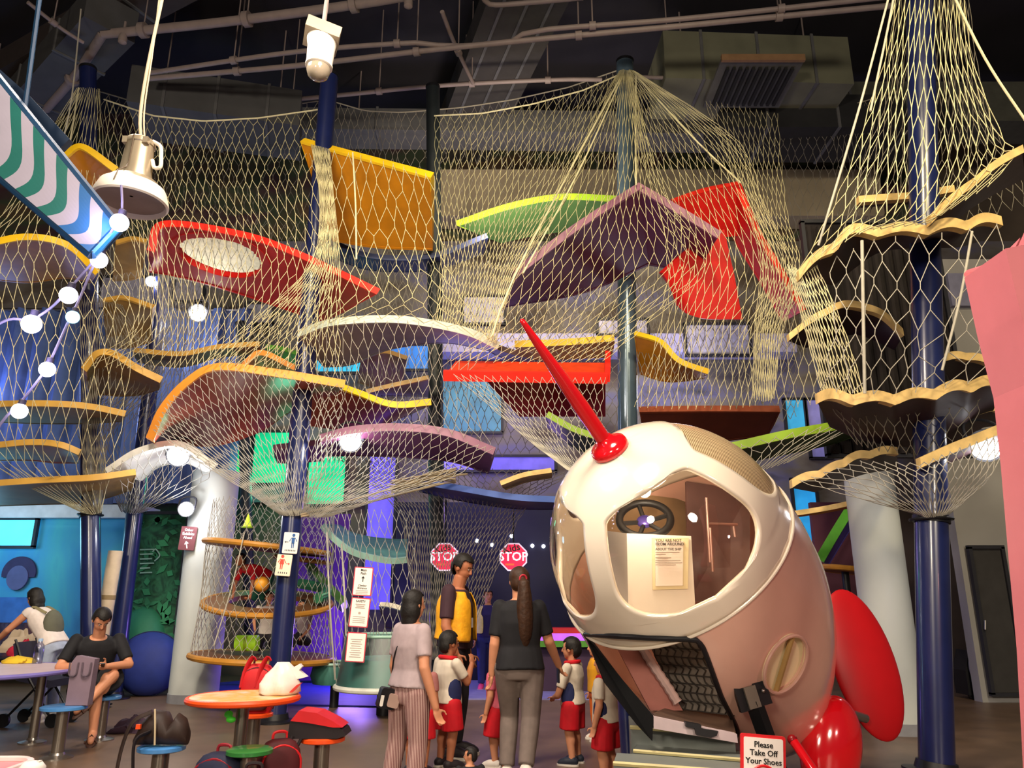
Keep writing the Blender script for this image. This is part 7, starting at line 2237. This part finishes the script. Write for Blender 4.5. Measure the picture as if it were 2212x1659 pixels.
# -- children
def ex_uniform(root, q, W, H, Rz, hp, hh):
    for s in (1, -1):
        c = q['waist'].lerp(q['pel'], .3) + Rz @ V(s * .106 * H, 0, .0)
        obj('side_stripe', MB().ell(c, (.03 * H, .06 * H, .14 * H), Rz, 14, 10), kid_navy, root)
KG = 'children in cream and navy tops with red shorts'
boy1 = dict(top=kid_white, legs=kid_red, child=True, leg_style='shorts', collar=kid_red, extras=ex_uniform, top_len=.56, group=KG)
person('child with a hand at the face, beside the yellow vest', at_px(968, 7.25), -55, 1.12, shoes=sh_dark, pose={'elr': (.17, .10, .70), 'wrr': (.10, .19, .84), 'gripr': (-.2, .1, 1)}, fat=1.12, skin=SKIN2, **boy1)
person('child in dark shoes facing left under the rocket nose', at_px(1236, 7.4), 65, 1.06, shoes=sh_navy, pose={'ell': (-.17, .08, .58), 'wrl': (-.06, .16, .55), 'elr': (.17, .08, .58), 'wrr': (.08, .16, .55)}, fat=1.1, **boy1)
person('child in white shoes next to the grey step box', at_px(1306, 6.55), 60, 1.0, shoes=sh_white, fat=1.15, skin=SKIN, **boy1)
person('small child in pink top and red skirt, half behind the ponytail woman', at_px(1078, 7.3), 60, .98, kid_pink, kid_red, sh_white, child=True, leg_style='shorts', fat=1.15, top_len=.45, leg_len=1.1)
person('child in red shorts hidden behind the striped trousers', at_px(908, 7.0), -20, 1.0, M('cloth_rose', '#a86a66', .8), kid_red, sh_dark, child=True, leg_style='shorts', fat=1.1, skin=SKIN2)
person('child in yellow top standing behind the white shoed child', at_px(1288, 8.6), 100, 1.0, M('cloth_amber', '#d8981a', .8), M('cloth_orange', '#d8641a', .8), sh_white, child=True, fat=1.1)
person('toddler with dark hair at the bottom edge of the scene', at_px(1019, 5.25), 20, .50, tee_black, dark_tr, None, child=True, fat=1.25, head_yaw=60)
# -- seated man
def sitting(at, H):
    return None
def ex_sit(root, q, W, H, Rz, hp, hh):
    m = q['wrr'].lerp(q['wrl'], .5) + Rz @ V(0, .09, .02)
    obj('held_phone', MB().box(m, (.15, .075, .010), Rz @ Matrix.Rotation(.5, 3, 'X')), m_black, root)
    for k in 'rl':
        a, b_ = q['an' + k], q['to' + k]
        d = (b_ - a).normalized()
        up = V(0, 0, 1)
        l2 = d.cross(up).normalized()
        n = l2.cross(d)
        R = Matrix((d, -l2, n)).transposed()
        c = a.lerp(b_, .5) - n * .035
        obj('sandal_sole', MB().ell(c, (.145, .05, .02), R, 20, 8), M('sandal_brown', '#4a3026', .6), root)
        obj('sandal_strap', MB().tube([c + d * .05 + l2 * .055, c + d * .03 + n * .075, c + d * .05 - l2 * .055], .014, 6, flat=.5), M('sandal_brown', '#4a3026', .6), root)
sm = at_px(207, 8.7)
person('seated man in black tee and shorts looking at his phone', (sm[0], sm[1], 0), -150, 1.72, tee_black, tee_black, None, hair_style='short', sleeve=.5, fat=1.06, head_pitch=-42, head_yaw=12, leg_style='shorts', leg_len=.93, top_len=.5, extras=ex_sit, pose={
    'pel': (0, -.02, .50), 'waist': (0, .03, .66), 'chest': (0, .14, .84), 'neck': (0, .24, 1.02), 'head': (0, .33, 1.19),
    'shr': (.20, .20, .99), 'shl': (-.20, .20, .99), 'elr': (.32, .32, .74), 'ell': (-.32, .32, .74), 'wrr': (.10, .50, .74), 'wrl': (-.10, .50, .74), 'gripr': (-.6, .6, .1), 'gripl': (.6, .6, .1), 'sider': (0, 0, 1), 'sidel': (0, 0, 1),
    'hipr': (.10, 0, .48), 'hipl': (-.10, 0, .48), 'knr': (-.04, .44, .48), 'anr': (-.06, .44, .10), 'tor': (-.04, .60, .05),
    'knl': (-.17, .42, .64), 'anl': (.03, .56, .42), 'tol': (.12, .66, .34)})
# -- woman reaching over the table
def ex_back(root, q, W, H, Rz, hp, hh):
    c = q['chest'] + Rz @ V(0, -.17, -.06)
    obj('backpack', MB().ell(c, (.14, .09, .2), Rz @ Matrix.Rotation(-.2, 3, 'X'), 18, 12), M('pack_grey', '#5a5a4c', .8), root)
    for s in (1, -1):
        obj('pack_strap', MB().tube(crom([c + Rz @ V(s * .09, .05, .16), q['sh' + 'rl'[s < 0]] + Rz @ V(-s * .05, .02, .06), q['chest'] + Rz @ V(s * .10, .12, .0), c + Rz @ V(s * .11, .04, -.15)], 14), .018, 6, flat=.4), M('pack_strap_olive', '#7c7454', .8), root)
    obj('bracelet', MB().tube([q['wrl'] + V(.03 * math.cos(a), .01, .03 * math.sin(a)) for a in np.linspace(0, 2 * PI, 13)[:-1]], .008, 5, True), M('bracelet_blue', '#6a7ab8', .5), root)
person('woman in white top and pale jeans bending over the tables', at_px(118, 9.9), 75, 1.60, tee_white, jean, sh_white, female=True, hair_style='bob', sleeve=.12, extras=ex_back, head_pitch=-18, fat=1.0, pose={
    'waist': (0, .10, .98), 'chest': (0, .24, 1.14), 'neck': (0, .34, 1.27), 'head': (0, .43, 1.42), 'shr': (.155, .32, 1.25), 'shl': (-.155, .32, 1.25),
    'ell': (-.24, .50, 1.04), 'wrl': (-.20, .70, .90), 'elr': (.20, .30, .98), 'wrr': (.20, .46, .82)})
person('person in pale blue shirt mostly hidden between two navy posts', at_px(236, 12.2), 60, 1.66, M('cloth_sky', '#8fa4d0', .8), jean_d, sh_dark, female=True, hair_style='bob')
# -- children inside the nets
def zat(px, py, Y):
    return P(px, py, Y)
r0 = P(535, 1302, 10.9)
person('child in red shirt crawling on the middle ring of the net drum', (r0.x, r0.y, r0.z), 150, .94, kid_red, M('cloth_green', '#1c5a48', .8), None, child=True, skin=SKIN2, head_pitch=10, pose={
    'pel': (0, -.30, .36), 'waist': (0, -.18, .42), 'chest': (0, -.02, .44), 'neck': (0, .10, .46), 'head': (0, .20, .56), 'shr': (.13, .06, .44), 'shl': (-.13, .06, .44),
    'elr': (.17, .10, .24), 'wrr': (.17, .12, .06), 'ell': (-.17, .10, .24), 'wrl': (-.17, .12, .06), 'gripr': (0, 1, -.1), 'gripl': (0, 1, -.1),
    'hipr': (.06, -.30, .34), 'hipl': (-.06, -.30, .34), 'knr': (.08, -.18, .07), 'knl': (-.08, -.18, .07), 'anr': (.08, -.42, .06), 'anl': (-.08, -.42, .06), 'tor': (.08, -.50, .04), 'tol': (-.08, -.50, .04)})
r1 = P(572, 1410, 11.0)
person('child in a white top kneeling on the lowest ring of the net drum', (r1.x, r1.y, r1.z), 200, .9, tee_white, dark_tr, None, child=True, pose={
    'pel': (0, -.05, .25), 'waist': (0, -.03, .36), 'chest': (0, 0, .5), 'neck': (0, .02, .62), 'head': (0, .04, .72), 'shr': (.13, 0, .59), 'shl': (-.13, 0, .59), 'elr': (.18, .05, .42), 'wrr': (.16, .16, .3), 'ell': (-.18, .05, .42), 'wrl': (-.16, .16, .3),
    'hipr': (.06, -.05, .22), 'hipl': (-.06, -.05, .22), 'knr': (.09, .18, .07), 'knl': (-.09, .18, .07), 'anr': (.08, -.1, .06), 'anl': (-.08, -.1, .06), 'tor': (.08, -.2, .04), 'tol': (-.08, -.2, .04)})
r2 = P(650, 1406, 11.25)
person('dark haired child in grey sitting behind the sign post', (r2.x, r2.y, r2.z), 150, .86, tee_grey, dark_tr, None, child=True, pose={
    'pel': (0, -.05, .14), 'waist': (0, -.03, .25), 'chest': (0, 0, .38), 'neck': (0, .02, .5), 'head': (0, .04, .6), 'shr': (.13, 0, .47), 'shl': (-.13, 0, .47), 'elr': (.18, .05, .3), 'wrr': (.16, .16, .2), 'ell': (-.18, .05, .3), 'wrl': (-.16, .16, .2),
    'hipr': (.06, -.05, .12), 'hipl': (-.06, -.05, .12), 'knr': (.1, .18, .22), 'knl': (-.1, .18, .22), 'anr': (.08, .25, .05), 'anl': (-.08, .25, .05), 'tor': (.08, .33, .04), 'tol': (-.08, .33, .04)})
